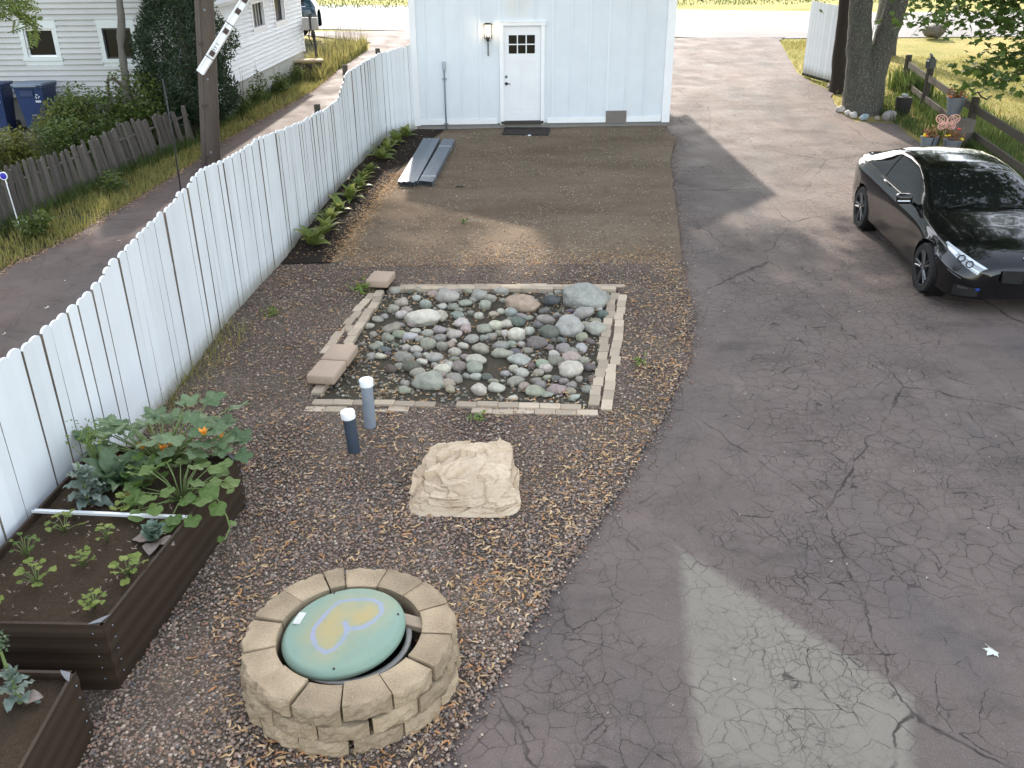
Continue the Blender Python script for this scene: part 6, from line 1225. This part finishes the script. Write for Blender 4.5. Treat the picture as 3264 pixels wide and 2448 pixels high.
tr = lambda y, t: t >= 8.5 and 4.02 < y < 4.36
for side in (-1, 1):
    cs.part('body', CARP, car, lambda i, j, y, t: not (inw(y, t) or ws(y, t) or rw(y, t) or dr_(y, t) or hd_(y, t) or tr(y, t)), side, wh)
    d_ = cs.part('door', CARP, car, lambda i, j, y, t: dr_(y, t), side, wh)
    m = MB(); a = cs.at(2.62, 5.0, side, .022); b = cs.at(2.82, 5.02, side, .022); m.tube([cs.at(2.6, 5.0, side, .0), a, b, cs.at(2.84, 5.02, side, .0)], .011, 6); m.obj('door_handle', CARP, d_, True)
    cs.part('quarter_window', CARGLASS, car, lambda i, j, y, t: inw(y, t) and y > 2.93, side); cs.part('side_window', CARGLASS, car, lambda i, j, y, t: inw(y, t) and y <= 2.90, side)
    for ww in (WY0, WY1): wheel(car, side * .775, ww, WZ, .318, .215, side)
    for nm, t0, t1, mt_ in (('window_trim', 5.95, 6.12, BLACKPL),): cs.patch(nm, mt_, car, side, lambda v: 1.38, lambda v: 3.7, lambda u: t0, lambda u: t1, 30, .004)
    # mirror
    m = MB(); c = cs.at(1.66, 6.1, side, .03); m.cbox(c + Vector((side * .13, -.02, .06)), (.20, .12, .13), .035); mi = m.obj('door_mirror', CARP, car, True)
    m = MB(); m.tube([cs.at(1.64, 6.0, side, 0), c + Vector((side * .06, -.01, .03))], .022, 6); m.obj('mirror_arm', CARP, mi, True)
    m = MB(); m.cbox(c + Vector((side * .15, -.085, .045)), (.16, .012, .02), .004); m.obj('mirror_indicator', LAMPW, mi)
    # headlight: swept housing, clear lens, rings, brow
    hl_ = cs.patch('headlight', LAMPD, car, side, lambda v: .035, lambda v: .56 - .12 * (1 - v), lambda u: 4.75 + .5 * u, lambda u: 7.1 - .7 * u, 18, .006)
    cs.patch('light_brow', LAMPW, hl_, side, lambda v: .04, lambda v: .55, lambda u: 6.55 - .55 * u, lambda u: 7.1 - .7 * u, 18, .010)
    cs.patch('light_lower_strip', LAMPW, hl_, side, lambda v: .04, lambda v: .44, lambda u: 5.1 + .2 * u, lambda u: 5.3 + .15 * u, 18, .010)
    cs.patch('lens_panel', LAMPW, hl_, side, lambda v: .30, lambda v: .47, lambda u: 5.55, lambda u: 6.3, 8, .010)
    for yy, tt, rr in ((.12, 5.85, .042), (.22, 5.85, .045)):
        c = cs.at(yy, tt, side, .012); n = (cs.at(yy, tt, side, .05) - c).normalized(); q = n.to_track_quat('Z', 'Y').to_matrix().to_4x4(); m = MB(); m.lathe([(rr * .75, 0), (rr, .006), (rr * 1.05, 0)], 20, M=Matrix.Translation(c) @ q, cap=False); m.obj('lamp_ring', BLACKPL, hl_, True)
    tl = cs.patch('tail_light', LAMPR, car, side, lambda v: 4.26, lambda v: 4.418, lambda u: 5.0, lambda u: 6.3, 10, .006)
    for ww in (WY0, WY1): m = MB(); m.lathe([(.36, -.12), (.36, .10)], 30, M=Matrix.Translation((side * .74, ww, WZ)) @ Matrix.Rotation(R(90), 4, 'Y'), cap=False); m.obj('wheel_arch', BLACKPL, car, True)
    cs.patch('fog_light', RIM, car, side, lambda v: .05, lambda v: .12, lambda u: 1.9, lambda u: 2.3, 6, .006)
    cs.patch('air_intake', BLACKPL, car, side, lambda v: .012, lambda v: .16, lambda u: 1.2, lambda u: 2.9 - .6 * u, 10, .004)
    cs.patch('bumper_crease', CHROME if 0 else LAMPD, car, side, lambda v: .10, lambda v: .26, lambda u: 3.55, lambda u: 3.62, 8, .004)
def both(name, mat, pick):
    a = cs.part(name, mat, None, pick, -1); b = cs.part(name, mat, None, pick, 1); bm = bmesh.new(); bm.from_mesh(a.data); bm.from_mesh(b.data); bmesh.ops.remove_doubles(bm, verts=bm.verts[:], dist=.001)
    bm.to_mesh(a.data); bm.free(); a.parent = car; bpy.data.objects.remove(b); return a
both('windscreen', CARGLASS, lambda i, j, y, t: ws(y, t)); both('rear_window', CARGLASS, lambda i, j, y, t: rw(y, t)); bon = both('bonnet', CARP, lambda i, j, y, t: hd_(y, t)); both('boot_lid', CARP, lambda i, j, y, t: tr(y, t))
# nose cap, grille, badge, front plate mount, wipers
n0 = [Vector((cs.G[0, j, 0] * s_, 0, cs.G[0, j, 1])) for s_, rng_ in ((-1, range(cs.ns)), (1, range(cs.ns - 2, -1, -1))) for j in rng_]
MB().add(n0, [tuple(range(len(n0)))]).obj('front_panel', CARP, car); n1 = [Vector((cs.G[-1, j, 0] * s_, 4.43, cs.G[-1, j, 1])) for s_, rng_ in ((-1, range(cs.ns)), (1, range(cs.ns - 2, -1, -1))) for j in rng_]; MB().add(n1, [tuple(range(len(n1)))[::-1]]).obj('rear_panel', CARP, car)
for s_ in (-1, 1):
    m = MB(); m.cbox((s_ * .16, -.012, .50), (.26, .03, .15), .012); kd = m.obj('grille', BLACKPL, car); 
    m = MB()
    for a, b in (((.03, .425), (.03, .575)), ((.03, .575), (.29, .575)), ((.29, .575), (.29, .44)), ((.29, .44), (.03, .425))): m.tube([(s_ * a[0], -.03, a[1]), (s_ * b[0], -.03, b[1])], .007, 6)
    m.obj('grille_surround', BLACKPL, kd, True)
c = cs.at(.10, 11.9, 1, .004); bq = (Matrix.Translation((0, c.y, c.z + .004)) @ Matrix.Rotation(R(38), 4, 'X'))
m = MB(); m.lathe([(.041, 0), (.041, .006), (.031, .007), (.001, .006)], 28, M=bq, cap=False); bd = m.obj('round_badge', BLACKPL, bon, True)
m = MB(); m.lathe([(.0385, .0062), (.041, .008), (.043, .004)], 28, M=bq, cap=False); m.lathe([(.029, .0075), (.031, .0085), (.033, .0075)], 28, M=bq, cap=False); m.obj('badge_ring', CHROME, bon, True)
for k in range(4):
    a0 = k * PI / 2; m = MB(); m.add([(0, 0, .008)] + [(.029 * math.cos(a0 + PI / 2 * t / 6), .029 * math.sin(a0 + PI / 2 * t / 6), .008) for t in range(7)], [tuple(range(8))], 0, bq); m.obj('badge_quarter', PVCWHITE if k % 2 == 0 else plain('badge_blue', (.02, .12, .45), .3, bump=0), bon)
m = MB(); c = cs.at(.012, 3.2, -1, .006); m.cbox(c, (.05, .008, .03), .003); m.obj('blue_marker', plain('marker_blue', (.01, .035, .22), .4, bump=0), car)
for s_, x0 in ((-1, -.45), (1, .1)):
    m = MB(); m.tube([cs.at(1.26, 10.2 if x0 < 0 else 11.6, -1 if x0 < 0 else 1, .02), cs.at(1.32, 11.4 if x0 < 0 else 9.9, -1 if x0 < 0 else 1, .03)], .009, 6); m.obj('wiper', BLACKPL, car)
m = MB(); m.box(-.75, .75, .4, 4.1, .2, .5); m.obj('underbody', BLACKPL, car)
sd_ = cs.at(2.05, 9.6, -1, -.03)
# teal hatchback far up the lane, half hidden by the house
TEAL = plain('dark_teal_paint', (.02, .05, .07), .25, var=.05, bump=0, objvar=0, coat=.6)
ST2 = [(0, .35, .6, .52, .62, .3, .68, .72), (.06, .32, .74, .66, .72, .4, .8, .84), (.2, .3, .83, .75, .82, .5, .92, .96), (.6, .28, .88, .80, .93, .6, 1.0, 1.05), (1.1, .28, .88, .80, .98, .66, 1.06, 1.12), (1.35, .28, .88, .80, 1.0, .72, 1.16, 1.24), (1.9, .28, .88, .79, 1.03, .66, 1.48, 1.56), (2.3, .28, .88, .79, 1.04, .62, 1.58, 1.67), (3.2, .28, .88, .79, 1.06, .61, 1.58, 1.67), (3.9, .3, .87, .78, 1.08, .62, 1.52, 1.60), (4.25, .34, .83, .75, 1.08, .62, 1.30, 1.38), (4.38, .36, .78, .70, 1.0, .6, 1.10, 1.15), (4.42, .4, .7, .62, .85, .5, .92, .95)]
c2 = Car(ST2, 4.42, .05); cs_, cs = cs, c2
fc = thing('far_hatchback', 'dark teal car half hidden behind the far corner of the clapboard house', 'car', (0, 0, 0)); fyaw = R(-84)
fc.matrix_world = Matrix.Translation((-11.42, 34.3, gz(33.9) + .0)) @ Matrix.Rotation(fyaw, 4, 'Z') @ Matrix.Rotation(.04, 4, 'X')
w2 = [(.85, .34, .38), (3.55, .34, .38)]
iw2 = lambda y, t: 6.1 <= t < 8.7 and 1.75 < y < 4.0
ws2 = lambda y, t: t >= 9.3 and 1.3 < y < 2.05
rw2 = lambda y, t: t >= 9.3 and 3.95 < y < 4.3
for side in (-1, 1):
    c2.part('body', TEAL, fc, lambda i, j, y, t: not (iw2(y, t) or ws2(y, t) or rw2(y, t)), side, w2); c2.part('side_window', CARGLASS, fc, lambda i, j, y, t: iw2(y, t), side)
    c2.part('windscreen', CARGLASS, fc, lambda i, j, y, t: ws2(y, t), side); c2.part('rear_window', CARGLASS, fc, lambda i, j, y, t: rw2(y, t), side)
    for ww in (.85, 3.55): wheel(fc, side * .78, ww, .34, .34, .22, side)
    c2.patch('headlight', LAMPW, fc, side, lambda v: .08, lambda v: .5, lambda u: 5.1, lambda u: 6.2, 10, .008); c2.patch('window_trim', CHROME, fc, side, lambda v: 1.7, lambda v: 4.05, lambda u: 5.9, lambda u: 6.12, 20, .006)
    c2.patch('lower_bumper', BLACKPL, fc, side, lambda v: .01, lambda v: .45, lambda u: .6, lambda u: 2.6, 10, .006)
    m = MB(); c = c2.at(1.75, 6.1, side, .03); m.cbox(c + Vector((side * .12, 0, .06)), (.2, .12, .15), .03); m.obj('door_mirror', TEAL, fc, True)
n0 = [Vector((c2.G[0, j, 0] * s_, 0, c2.G[0, j, 1])) for s_, rng_ in ((-1, range(c2.ns)), (1, range(c2.ns - 2, -1, -1))) for j in rng_]; MB().add(n0, [tuple(range(len(n0)))]).obj('front_panel', TEAL, fc)
m = MB(); m.box(-.75, .75, .4, 4.1, .25, .55); m.obj('underbody', BLACKPL, fc)
cs = cs_

# ------------------------------------------------------------ right side: rail fence, pots, stones, panel
rf = thing('rail_fence', 'dark weathered two rail wooden fence between the driveway and the lawn', 'fence', (0, 0, 0))
RP = [(10.5, 24.0), (10.16, 21.95), (9.62, 18.5), (9.14, 15.2), (8.85, 12.0)]
for i, (x, y) in enumerate(RP):
    MB().cbox((0, 0, .46), (.12, .12, 1.0), .012).obj('post', DARKWOOD, rf, loc=P(x, y, 0), rot=(0, random.uniform(-.03, .03), .15))
for (a, b) in zip(RP[:-1], RP[1:]):
    for zr, hh in ((.27, .14), (.74, .15)):
        A_ = Vector(P(*a, zr)); B_ = Vector(P(*b, zr)); d = B_ - A_; m = MB(); 
        X_ = d.normalized(); Z_ = Vector((0, 0, 1)); Y_ = Z_.cross(X_).normalized(); Z_ = X_.cross(Y_); M_ = Matrix((X_, Y_, Z_)).transposed().to_4x4(); M_.translation = (A_ + B_) / 2 - Y_ * .0
        m.cbox((0, 0, 0), (d.length - .1, .045, hh), .01, 0, M_); m.obj('rail', DARKWOOD, rf)
BUCK = plain('dull_zinc', (.17, .19, .21), .5, .4, var=.3, scale=6, bump=.1, objvar=.1)
DRYL = leafmat('dry_foliage', (.16, .07, .03), (.26, .14, .06), .7, .2)
def pot(x, y, z, r, h, label, dry, blooms, tall=.1):
    t = thing('flower_bucket', label, 'flower pot', (x, y, z), random.uniform(0, 6), 'zinc flower buckets by the rail fence')
    MB().lathe([(r * .72, 0), (r * .98, h - .02), (r * 1.04, h - .015), (r * 1.04, h), (r * .95, h), (r * .9, h - .05)], 26, cap=False).lathe([(.0, .005), (r * .72, .005)], 20, cap=False).obj('bucket', BUCK, t, True, 50)
    MB().lathe([(.0, h - .05), (r * .93, h - .05)], 20, cap=False).obj('soil', SOIL, t)
    C = RNG.normal(0, 1, (110, 3)) * np.array([r * .42, r * .42, tall * .5]) + np.array([0, 0, h + tall * .45]); V, F = leaves(C, .07, OVAL, OTRI, .6); np_obj('foliage', V, F, DRYL if dry else BUSH, t)
    for (dx, dy, dz, mt_) in blooms:
        m = MB()
        for k in range(5): a = k * 1.257; m.lathe([(0, -.012), (.022, -.004), (.024, .006), (0, .014)], 8, M=Matrix.Translation((dx + .026 * math.cos(a), dy + .026 * math.sin(a), h + dz + .008 * (k % 2))))
        m.obj('bloom', mt_, t, True)
    return t
import builtins
_p1 = thing('x', '', '') if 0 else None
st0 = random.getstate()
pk = thing('wood_block_stand', 'grey wooden stump stand against the fence post under the big bucket', 'stand', P(9.40, 18.35)); MB().cbox((0, 0, .28), (.34, .34, .56), .02).obj('block', GREYWOOD, pk)
pA = pot(9.35, 18.75, gz(18.7) + .57, .185, .34, 'biggest zinc bucket with dry brown plants raised up on the stump stand', True, (), .16); pA.rotation_euler.z = 0
for a, mt_ in ((2.9, FLOWOR), (3.4, FLOWOR), (-.3, FLOWOR), (-.7, FLOWOR)): 
    m = MB(); m.lathe([(0, -.01), (.03, 0), (.02, .02), (0, .025)], 8, M=Matrix.Translation((.16 * math.cos(a), .16 * math.sin(a) - .03, .36))); m.obj('bloom', mt_, pA, True)
pB = pot(8.52, 17.85, gz(17.9), .17, .32, 'zinc bucket with a yellow and orange bloom and two dark sticks next to the driveway', True, (), .12); pB.rotation_euler.z = 0
for dx, dy, dz, mt_ in ((-.15, -.06, .0, FLOWY), (-.12, -.03, .03, FLOWY), (-.10, -.08, .0, FLOWOR)):
    m = MB(); m.lathe([(0, -.012), (.035, 0), (.028, .02), (0, .028)], 9, M=Matrix.Translation((dx, dy, .34 + dz))); m.obj('bloom', mt_, pB, True)
for dx in (-.03, .08): MB().tube([(dx, -.16, .05), (dx + .05, -.17, .36)], .014, 6).obj('stick', BLACKPL, pB)
pC = pot(8.95, 17.75, gz(17.8), .18, .28, 'zinc bucket with yellow blooms below the pink butterfly ornament', True, (), .14); pC.rotation_euler.z = 0
for dx, dy, dz, mt_ in ((-.14, .02, .05, FLOWY), (-.10, -.02, .06, FLOWY), (.13, -.08, .0, FLOWY), (.16, -.06, -.02, FLOWY), (.12, .08, .17, FLOWR)):
    m = MB(); m.lathe([(0, -.012), (.032, 0), (.026, .02), (0, .028)], 9, M=Matrix.Translation((dx, dy, .30 + dz))); m.obj('bloom', mt_, pC, True)
bf = thing('butterfly_ornament', 'pink wire butterfly ornament on a stake above the yellow flower bucket', 'ornament', P(8.86, 17.95, .24), -.1)
PINK = plain('salmon_metal', (.72, .40, .32), .5, bump=0)
MB().tube([(0, 0, -.3), (0, 0, .28)], .005, 5).obj('stake', PINK, bf)
for s_ in (-1, 1):
    m = MB()
    for (cx_, cz_, rx, rz, tl) in ((.12, .40, .115, .085, .35), (.09, .27, .08, .065, -.3)):
        def E(k, f=1.): a = 2*PI*k/18; u = rx * f * math.cos(a); v = rz * f * math.sin(a); return (s_ * (cx_ + u * math.cos(tl) - v * math.sin(tl)), -.04 * abs(cx_ + u), cz_ + u * math.sin(tl) + v * math.cos(tl))
        m.tube([E(k) for k in range(19)], .011, 5); m.tube([E(k, .55) for k in range(19)], .008, 5); m.tube([(0, 0, .32), E(0, .9)], .007, 5); m.tube([E(5, .95), E(14, .95)], .006, 5)
    m.obj('wing', PINK, bf, True)
MB().tube([(0, -.005, .2), (0, -.01, .33), (0, -.005, .4)], [.008, .014, .01], 6).obj('body', PINK, bf, True)
bk = tag(MB().tube([(0, 0, 0), (0, 0, .05), (0, 0, .36), (0, 0, .40)], [.15, .17, .19, .18], 9).obj('dark_stump', plain('dark_charred_wood', (.025, .022, .02), .9, bump=.6, objvar=0), None, True, 40), 'dark cut stump standing in the grass behind the maple stones', 'stump'); bk.location = P(9.45, 21.45, 0)
bs = inst('pale_stone', ROCKS[3], None, P(9.45, 21.45, .44), (0, 0, .5), (.17, .14, .16), (.34, .36, .36)); tag(bs, 'small pale grey stone perched on top of the dark stump', 'stone')
bh = thing('post_ornament', 'small dark birdhouse like ornament capping the second fence post', 'ornament', P(10.16, 21.95, .96), .4)
MB().prism([(-.09, 0), (.09, 0), (.10, .16), (0, .26), (-.10, .16)], -.07, .07, 0, Matrix.Rotation(R(90), 4, 'X')).obj('box', plain('dark_iron', (.05, .055, .05), .7), bh); MB().box(-.15, -.02, -.02, .02, .2, .23).box(.02, .12, -.05, .05, .17, .2).obj('roof', plain('lichen_grey', (.12, .14, .12), .8), bh)
MB().tube([(.0, 0, .26), (-.04, 0, .31), (-.09, 0, .34)], [.035, .03, .01], 6).obj('bird', plain('slate_grey', (.14, .16, .17), .6), bh, True)
bw = thing('wire_finial', 'dark curled wire ornament on the fence post beside the big bucket', 'ornament', P(9.66, 18.55, .95)); MB().tube([(-.1, 0, .02), (0, 0, .1), (.1, 0, .0), (.22, 0, -.05), (.3, 0, .02)], .018, 6).tube([(.02, 0, .08), (.16, .1, .1)], .015, 6).obj('wire', BLACKMETAL, bw, True)
SL_ = [((8.08, 21.75), .24, .2, 'cream angular stone at the driveway corner of the maple foot', (.50, .46, .42)), ((8.13, 21.42), .20, .15, 'upper whitish stone in the pair beside the maple trunk', (.55, .52, .49)), ((8.2, 21.22), .18, .14, 'lower whitish stone in the pair beside the maple trunk', (.52, .50, .48)), ((8.36, 20.95), .25, .19, 'smooth blue grey stone in front of the maple trunk', (.30, .37, .42)), ((8.64, 20.9), .14, .12, 'little tan stone in front of the maple trunk', (.33, .29, .23)), ((8.95, 20.95), .36, .24, 'largest grey stone on the lawn side of the maple foot', (.34, .31, .30)), ((8.86, 24.75), .34, .22, 'brown grey stone under the white board panel', (.26, .21, .20))]
for i, ((x, y), wd, hh, lb, c) in enumerate(SL_):
    o = inst('stone', ROCKS[i], None, P(x, y, hh * .32), (0, 0, i * 1.3), (wd, wd * .8, hh * 1.4), c); tag(o, lb, 'stone', 'stones round the maple')
grass('edge_rubble_leaves', 1, lambda n: np.array([[8.8, 25.2]]), .02, .03, DRYL)
pn = thing('board_panel', 'white vertical board fence panel standing left of the maple', 'fence panel', (8.60, 26.6, 0)); dpx, dpy = .50, -1.42; L_ = math.hypot(dpx, dpy)
for k in range(10):
    u = (k + .5) / 10; hh = 1.92 + .05 * u
    o = inst('board', picket_mesh(L_ / 10 - .004, hh, .02, 'board', FENCE_WHITE, .02), pn, (dpx * u, dpy * u, gz(26.6 + dpy * u) + .10 - .06 * u + random.uniform(-.01, .01)), (0, 0, math.atan2(dpy, dpx)))
for zr in (.4, 1.5): m = MB(); m.tube([(.0 + .05, .03, gz(26.6) + zr), (dpx + .05, dpy + .03, gz(25.2) + zr)], .04, 4); m.obj('rail', DARKWOOD, pn)
m = MB(); m.cbox((dpx + .06, dpy, gz(25.2) + .95), (.10, .10, 2.0), .01); m.obj('post', plain('black_post', (.018, .017, .016), .8), pn)
m = MB(); m.tube([(.02, .02, gz(26.6) + .06), (dpx, dpy + .02, gz(25.2) + .05)], .05, 4); m.obj('base_gap_strip', plain('gap_black', (.02, .017, .015), .9), pn)  # near-black strip stands in for the shaded gap under the panel
p2 = thing('white_post_fence', 'bit of white post and rail fence glimpsed between the maple stems', 'fence', (10.40, 26.2, 0))
for dx, w_ in ((0, .13), (.14, .1)): MB().cbox((dx, 0, gz(26.2) + .7), (w_, .1, 1.45), .01).obj('post', FENCE_WHITE, p2)
MB().cbox((.1, .07, gz(26.2) + .95), (.36, .04, .13), .01).obj('rail', FENCE_WHITE, p2)
bl = inst('lawn_boulder', RBIG[2], None, P(15.6, 33.9, .25), (0, 0, .4), (.95, .7, .75), (.15, .135, .115)); tag(bl, 'brown boulder at the street edge of the lawn under the maple boughs', 'boulder')
sp_ = thing('street_post', 'short dark sign post on the grass across the street', 'post', P(11.0, 53.5)); MB().cbox((0, 0, .5), (.12, .12, 1.6), .02).obj('post', BLACKMETAL, sp_); MB().cbox((0, .02, 1.32), (.2, .05, .06), .01).obj('cap', BLACKMETAL, sp_)
# ------------------------------------------------------------ left side odds and ends
pd = thing('meter_post', 'dark post carrying two pale grey utility boxes in the weeds past the house', 'utility post', P(-5.95, 28.2)); 
MB().tube([(.05, 0, -.1), (0, 0, 1.0), (-.06, 0, 1.62)], .045, 8).obj('post', plain('dark_post', (.05, .045, .04), .8), pd)
for dx in (-.15, .13): MB().cbox((dx - .05, -.06, 1.35), (.2, .12, .36), .02).obj('meter_box', plain('meter_grey', (.42, .41, .38), .6), pd, True)
MB().tube([(-.08, -.06, 1.2), (-.14, -.08, 1.0), (-.06, -.07, .75)], .02, 6).cbox((.0, -.05, 1.05), (.12, .1, .18), .02).obj('cable', BLACKMETAL, pd, True)
stp = thing('stone_step', 'low brown stone retaining step at the far corner of the house foundation', 'step', (-5.98, 27.3, 0), .25)
for r in range(3):
    for k in range(6): MB().cbox((-.35 + k * .13 + (r % 2) * .05, -.1 + .02 * (k % 3), gz(27) + .06 + r * .13), (.125, .26, .12), .02).obj('stone', plain('brown_stone', (.085, .065, .055), .9, objvar=.3, bump=.6), stp, True)
MB().cbox((-.02, .16, gz(27) + .46), (.9, .75, .06), .015).obj('slab', plain('sandy_slab', (.42, .32, .21), .9), stp)
sk = thing('reflector_stake', 'thin white stake topped by a round blue reflector in front of the pickets', 'stake', P(-7.66, 13.2)); MB().tube([(0, 0, -.05), (-.04, 0, .85)], .009, 6).obj('rod', PVCWHITE, sk)
m = MB(); m.lathe([(.001, -.006), (.062, -.006), (.062, .004), (.05, .006)], 20, M=Matrix.Translation((-.045, -.015, .9)) @ Matrix.Rotation(R(90), 4, 'X')); dsc = m.obj('disc', PVCWHITE, sk); m = MB(); m.lathe([(.05, .0065), (.001, .009)], 20, M=Matrix.Translation((-.045, -.015, .9)) @ Matrix.Rotation(R(90), 4, 'X'), cap=False); m.obj('reflector', plain('reflector_blue', (.05, .04, .42), .3, bump=0), dsc)
tag(MB().tube([(0, 0, -.1), (.03, 0, 1.1), (.02, 0, 2.0)], .014, 6).obj('thin_rod', plain('dark_rod', (.03, .03, .03), .6), None, True, None, P(-5.75, 15.0)), 'tall thin dark rod standing in the lane before the pole', 'rod')
ml = thing('fallen_leaf', 'pale fallen maple leaf lying on the asphalt at the lower right', 'leaf', P(3.02, 4.18, .015)); MB().add([Vector(p) * .085 for p in STAR], STRI).obj('blade', leafmat('pale_leaf', (.55, .57, .50), (.6, .62, .55), .6, .1), ml, rot=(0, 0, 2.2)); MB().tube([(0, 0, 0), (-.03, .05, .004)], .0015, 4).obj('stalk', plain('pale_stalk', (.5, .5, .42), .7), ml)
# ------------------------------------------------------------ litter and gravel, too many to count
def strips(name, n, xy, l0, l1, mat, dz=.045, wd=.22):
    p = xy(n); n = len(p); L = RNG.uniform(l0, l1, n); a = RNG.uniform(0, 2*PI, n); c = RNG.normal(0, 1.0, n); k = 4; V = np.zeros((n, (k + 1) * 2, 3)); x = np.zeros(n); y = np.zeros(n); h = a.copy()
    for i in range(k + 1):
        w_ = L * wd * (.45, 1, .9, .6, .15)[i] * .5
        V[:, 2*i] = np.stack([p[:, 0] + x - np.sin(h) * w_, p[:, 1] + y + np.cos(h) * w_, gzv(p[:, 1]) + dz + RNG.uniform(0, .008, n)], -1); V[:, 2*i+1] = np.stack([p[:, 0] + x + np.sin(h) * w_, p[:, 1] + y - np.cos(h) * w_, gzv(p[:, 1]) + dz + RNG.uniform(0, .012, n)], -1)
        x = x + np.cos(h) * L / k; y = y + np.sin(h) * L / k; h = h + c * .5
    F = (np.array([[2*i, 2*i+1, 2*i+3, 2*i+2] for i in range(k)])[None] + (np.arange(n) * (k + 1) * 2)[:, None, None]).reshape(-1, 4)
    return tag(np_obj(name, V.reshape(-1, 3), F, mat), kind='stuff')
def littermat():
    t = NT('dry_litter'); r = t.isl(); c = t.mix(r, (.30, .175, .075), (.58, .41, .235)); r2 = t.n('TexWhiteNoise', noise_dimensions='1D', i_W=r).outputs['Value']; c = t.mix(t.ramp(r2, .8, .85), c, (.45, .22, .09)); t.set(c, .8, spec=.2); return t.mat
LIT = littermat()
DLIT = pebmat('dirt_flecks', (.20, .155, .10), (.46, .38, .27), (.66, .58, .45), .8, (.07, .055, .04))
def g_xy(x0f, x1f, y0, y1, cl=1.3, th=0., spread=.35):
    def f(n):
        y = RNG.uniform(y0, y1, n); t = RNG.uniform(0, 1, n); x = np.array([x0f(v) for v in y]) * (1 - t) + np.array([x1f(v) for v in y]) * t
        k = np.array([noise.noise(Vector((a * cl, b * cl, 8))) + .6 * noise.noise(Vector((a * 3.1, b * 3.1, 2))) for a, b in zip(x, y)]) > RNG.normal(th, spread, n)
        return np.stack([x, y], -1)[k]
    return f
strips('gravel_litter', 5600, g_xy(lambda y: fx(y) + .1 if y > 6.3 else -2.0, ex, 3.2, 11.5), .03, .075, LIT)
strips('gravel_litter', 1200, g_xy(lambda y: ex(y) - .55, ex, 4.5, 11.6, th=-.4), .03, .07, LIT)
strips('edge_litter', 2200, lambda n: (lambda y: np.stack([np.array([mul(v) for v in y]) + RNG.normal(.06, .10, n), y], -1))(RNG.uniform(11.6, 16.5, n) ), .02, .05, LIT, .06)
strips('dirt_litter', 15000, g_xy(lambda y: mul(y), lambda y: ex(y) - .1, 11.4, 19.8, th=-.1), .012, .032, DLIT, .042, .45)
strips('dirt_edge_litter', 2200, lambda n: np.stack([RNG.uniform(-2.3, 2.3, n), 11.45 + np.abs(RNG.normal(0, .45, n))], -1), .015, .04, LIT, .045, .35)
strips('mulch_litter', 900, g_xy(fx, mul, 11.7, 19.9, th=-.2), .02, .045, LIT, .075)
strips('verge_litter', 2600, lambda n: (lambda y: np.stack([np.array([LX(v) for v in y]) + RNG.normal(.05, .09, n), y], -1))(RNG.uniform(10.5, 28, n)), .02, .06, LIT, .02)
strips('lane_litter', 60, g_xy(lambda y: -6, lambda y: -3.6, 6, 16, th=-1), .03, .09, plain('pale_litter', (.6, .55, .45), .8), .02)
strips('drive_litter', 70, g_xy(lambda y: ex(y) + .2, lambda y: 5, 3, 14, th=-1), .012, .03, plain('pale_flecks', (.55, .5, .42), .8), .02)
strips('pond_litter', 900, pond_xy, .025, .06, LIT, .03)
strips('bed_litter', 110, lambda n: np.stack([RNG.uniform(-3.3, -2.35, n), RNG.uniform(4.0, 5.2, n)], -1), .02, .05, plain('bed_chips', (.22, .17, .13), .9), .43 + .055)
PEB = pebmat('gravel_pebble', (.14, .098, .072), (.33, .243, .183), (.50, .40, .31), .87, (.33, .175, .11))
def gv_xy(y0, y1, xmin=None):
    def f(n):
        y = RNG.uniform(y0, y1, n); t = RNG.uniform(0, 1, n); a = np.array([fx(v) if v > 6.1 or v < 3.4 else -2.42 for v in y]); b = np.array([ex(v) for v in y]) + .03; x = a + (b - a) * t
        k = np.array([(not inq(p_, q_, PQ, -.12)) and math.hypot(p_ - RX, q_ - RY) > .40 for p_, q_ in zip(x, y)]); return np.stack([x, y], -1)[k]
    return f
V, F = pebble_mesh(7000, g_xy(lambda y: mul(y), lambda y: ex(y) - .05, 11.4, 20.1, th=.1), .008, .024, .04); tag(np_obj('dirt_pebbles', V, F, DLIT, None, True), kind='stuff')
VV = []; FF_ = []; b = 0
for y0, y1, n, s0, s1 in ((2.6, 5.0, 14000, .014, .032), (5.0, 7.4, 15500, .014, .032), (7.4, 11.6, 13500, .015, .034)):
    V, F = pebble_mesh(n, gv_xy(y0, y1), s0, s1, .039); VV.append(V); FF_.append(F + b); b += len(V)
V, F = pebble_mesh(2600, lambda n: np.stack([RNG.uniform(-2.4, 2.35, n), 11.5 + RNG.exponential(.32, n)], -1), .014, .032, .04); VV.append(V); FF_.append(F + b); b += len(V)
for sg, a_, b2 in ((.05, 3.0, 11.5), (.07, 11.5, 20)):
    V, F = pebble_mesh(900, lambda n: (lambda y: np.stack([np.array([ex(v) for v in y]) + RNG.exponential(sg, n), y], -1))(RNG.uniform(a_, b2, n)), .01, .026, .012); VV.append(V); FF_.append(F + b); b += len(V)
tag(np_obj('gravel_pebbles', np.concatenate(VV), np.concatenate(FF_), PEB, None, True), kind='stuff')
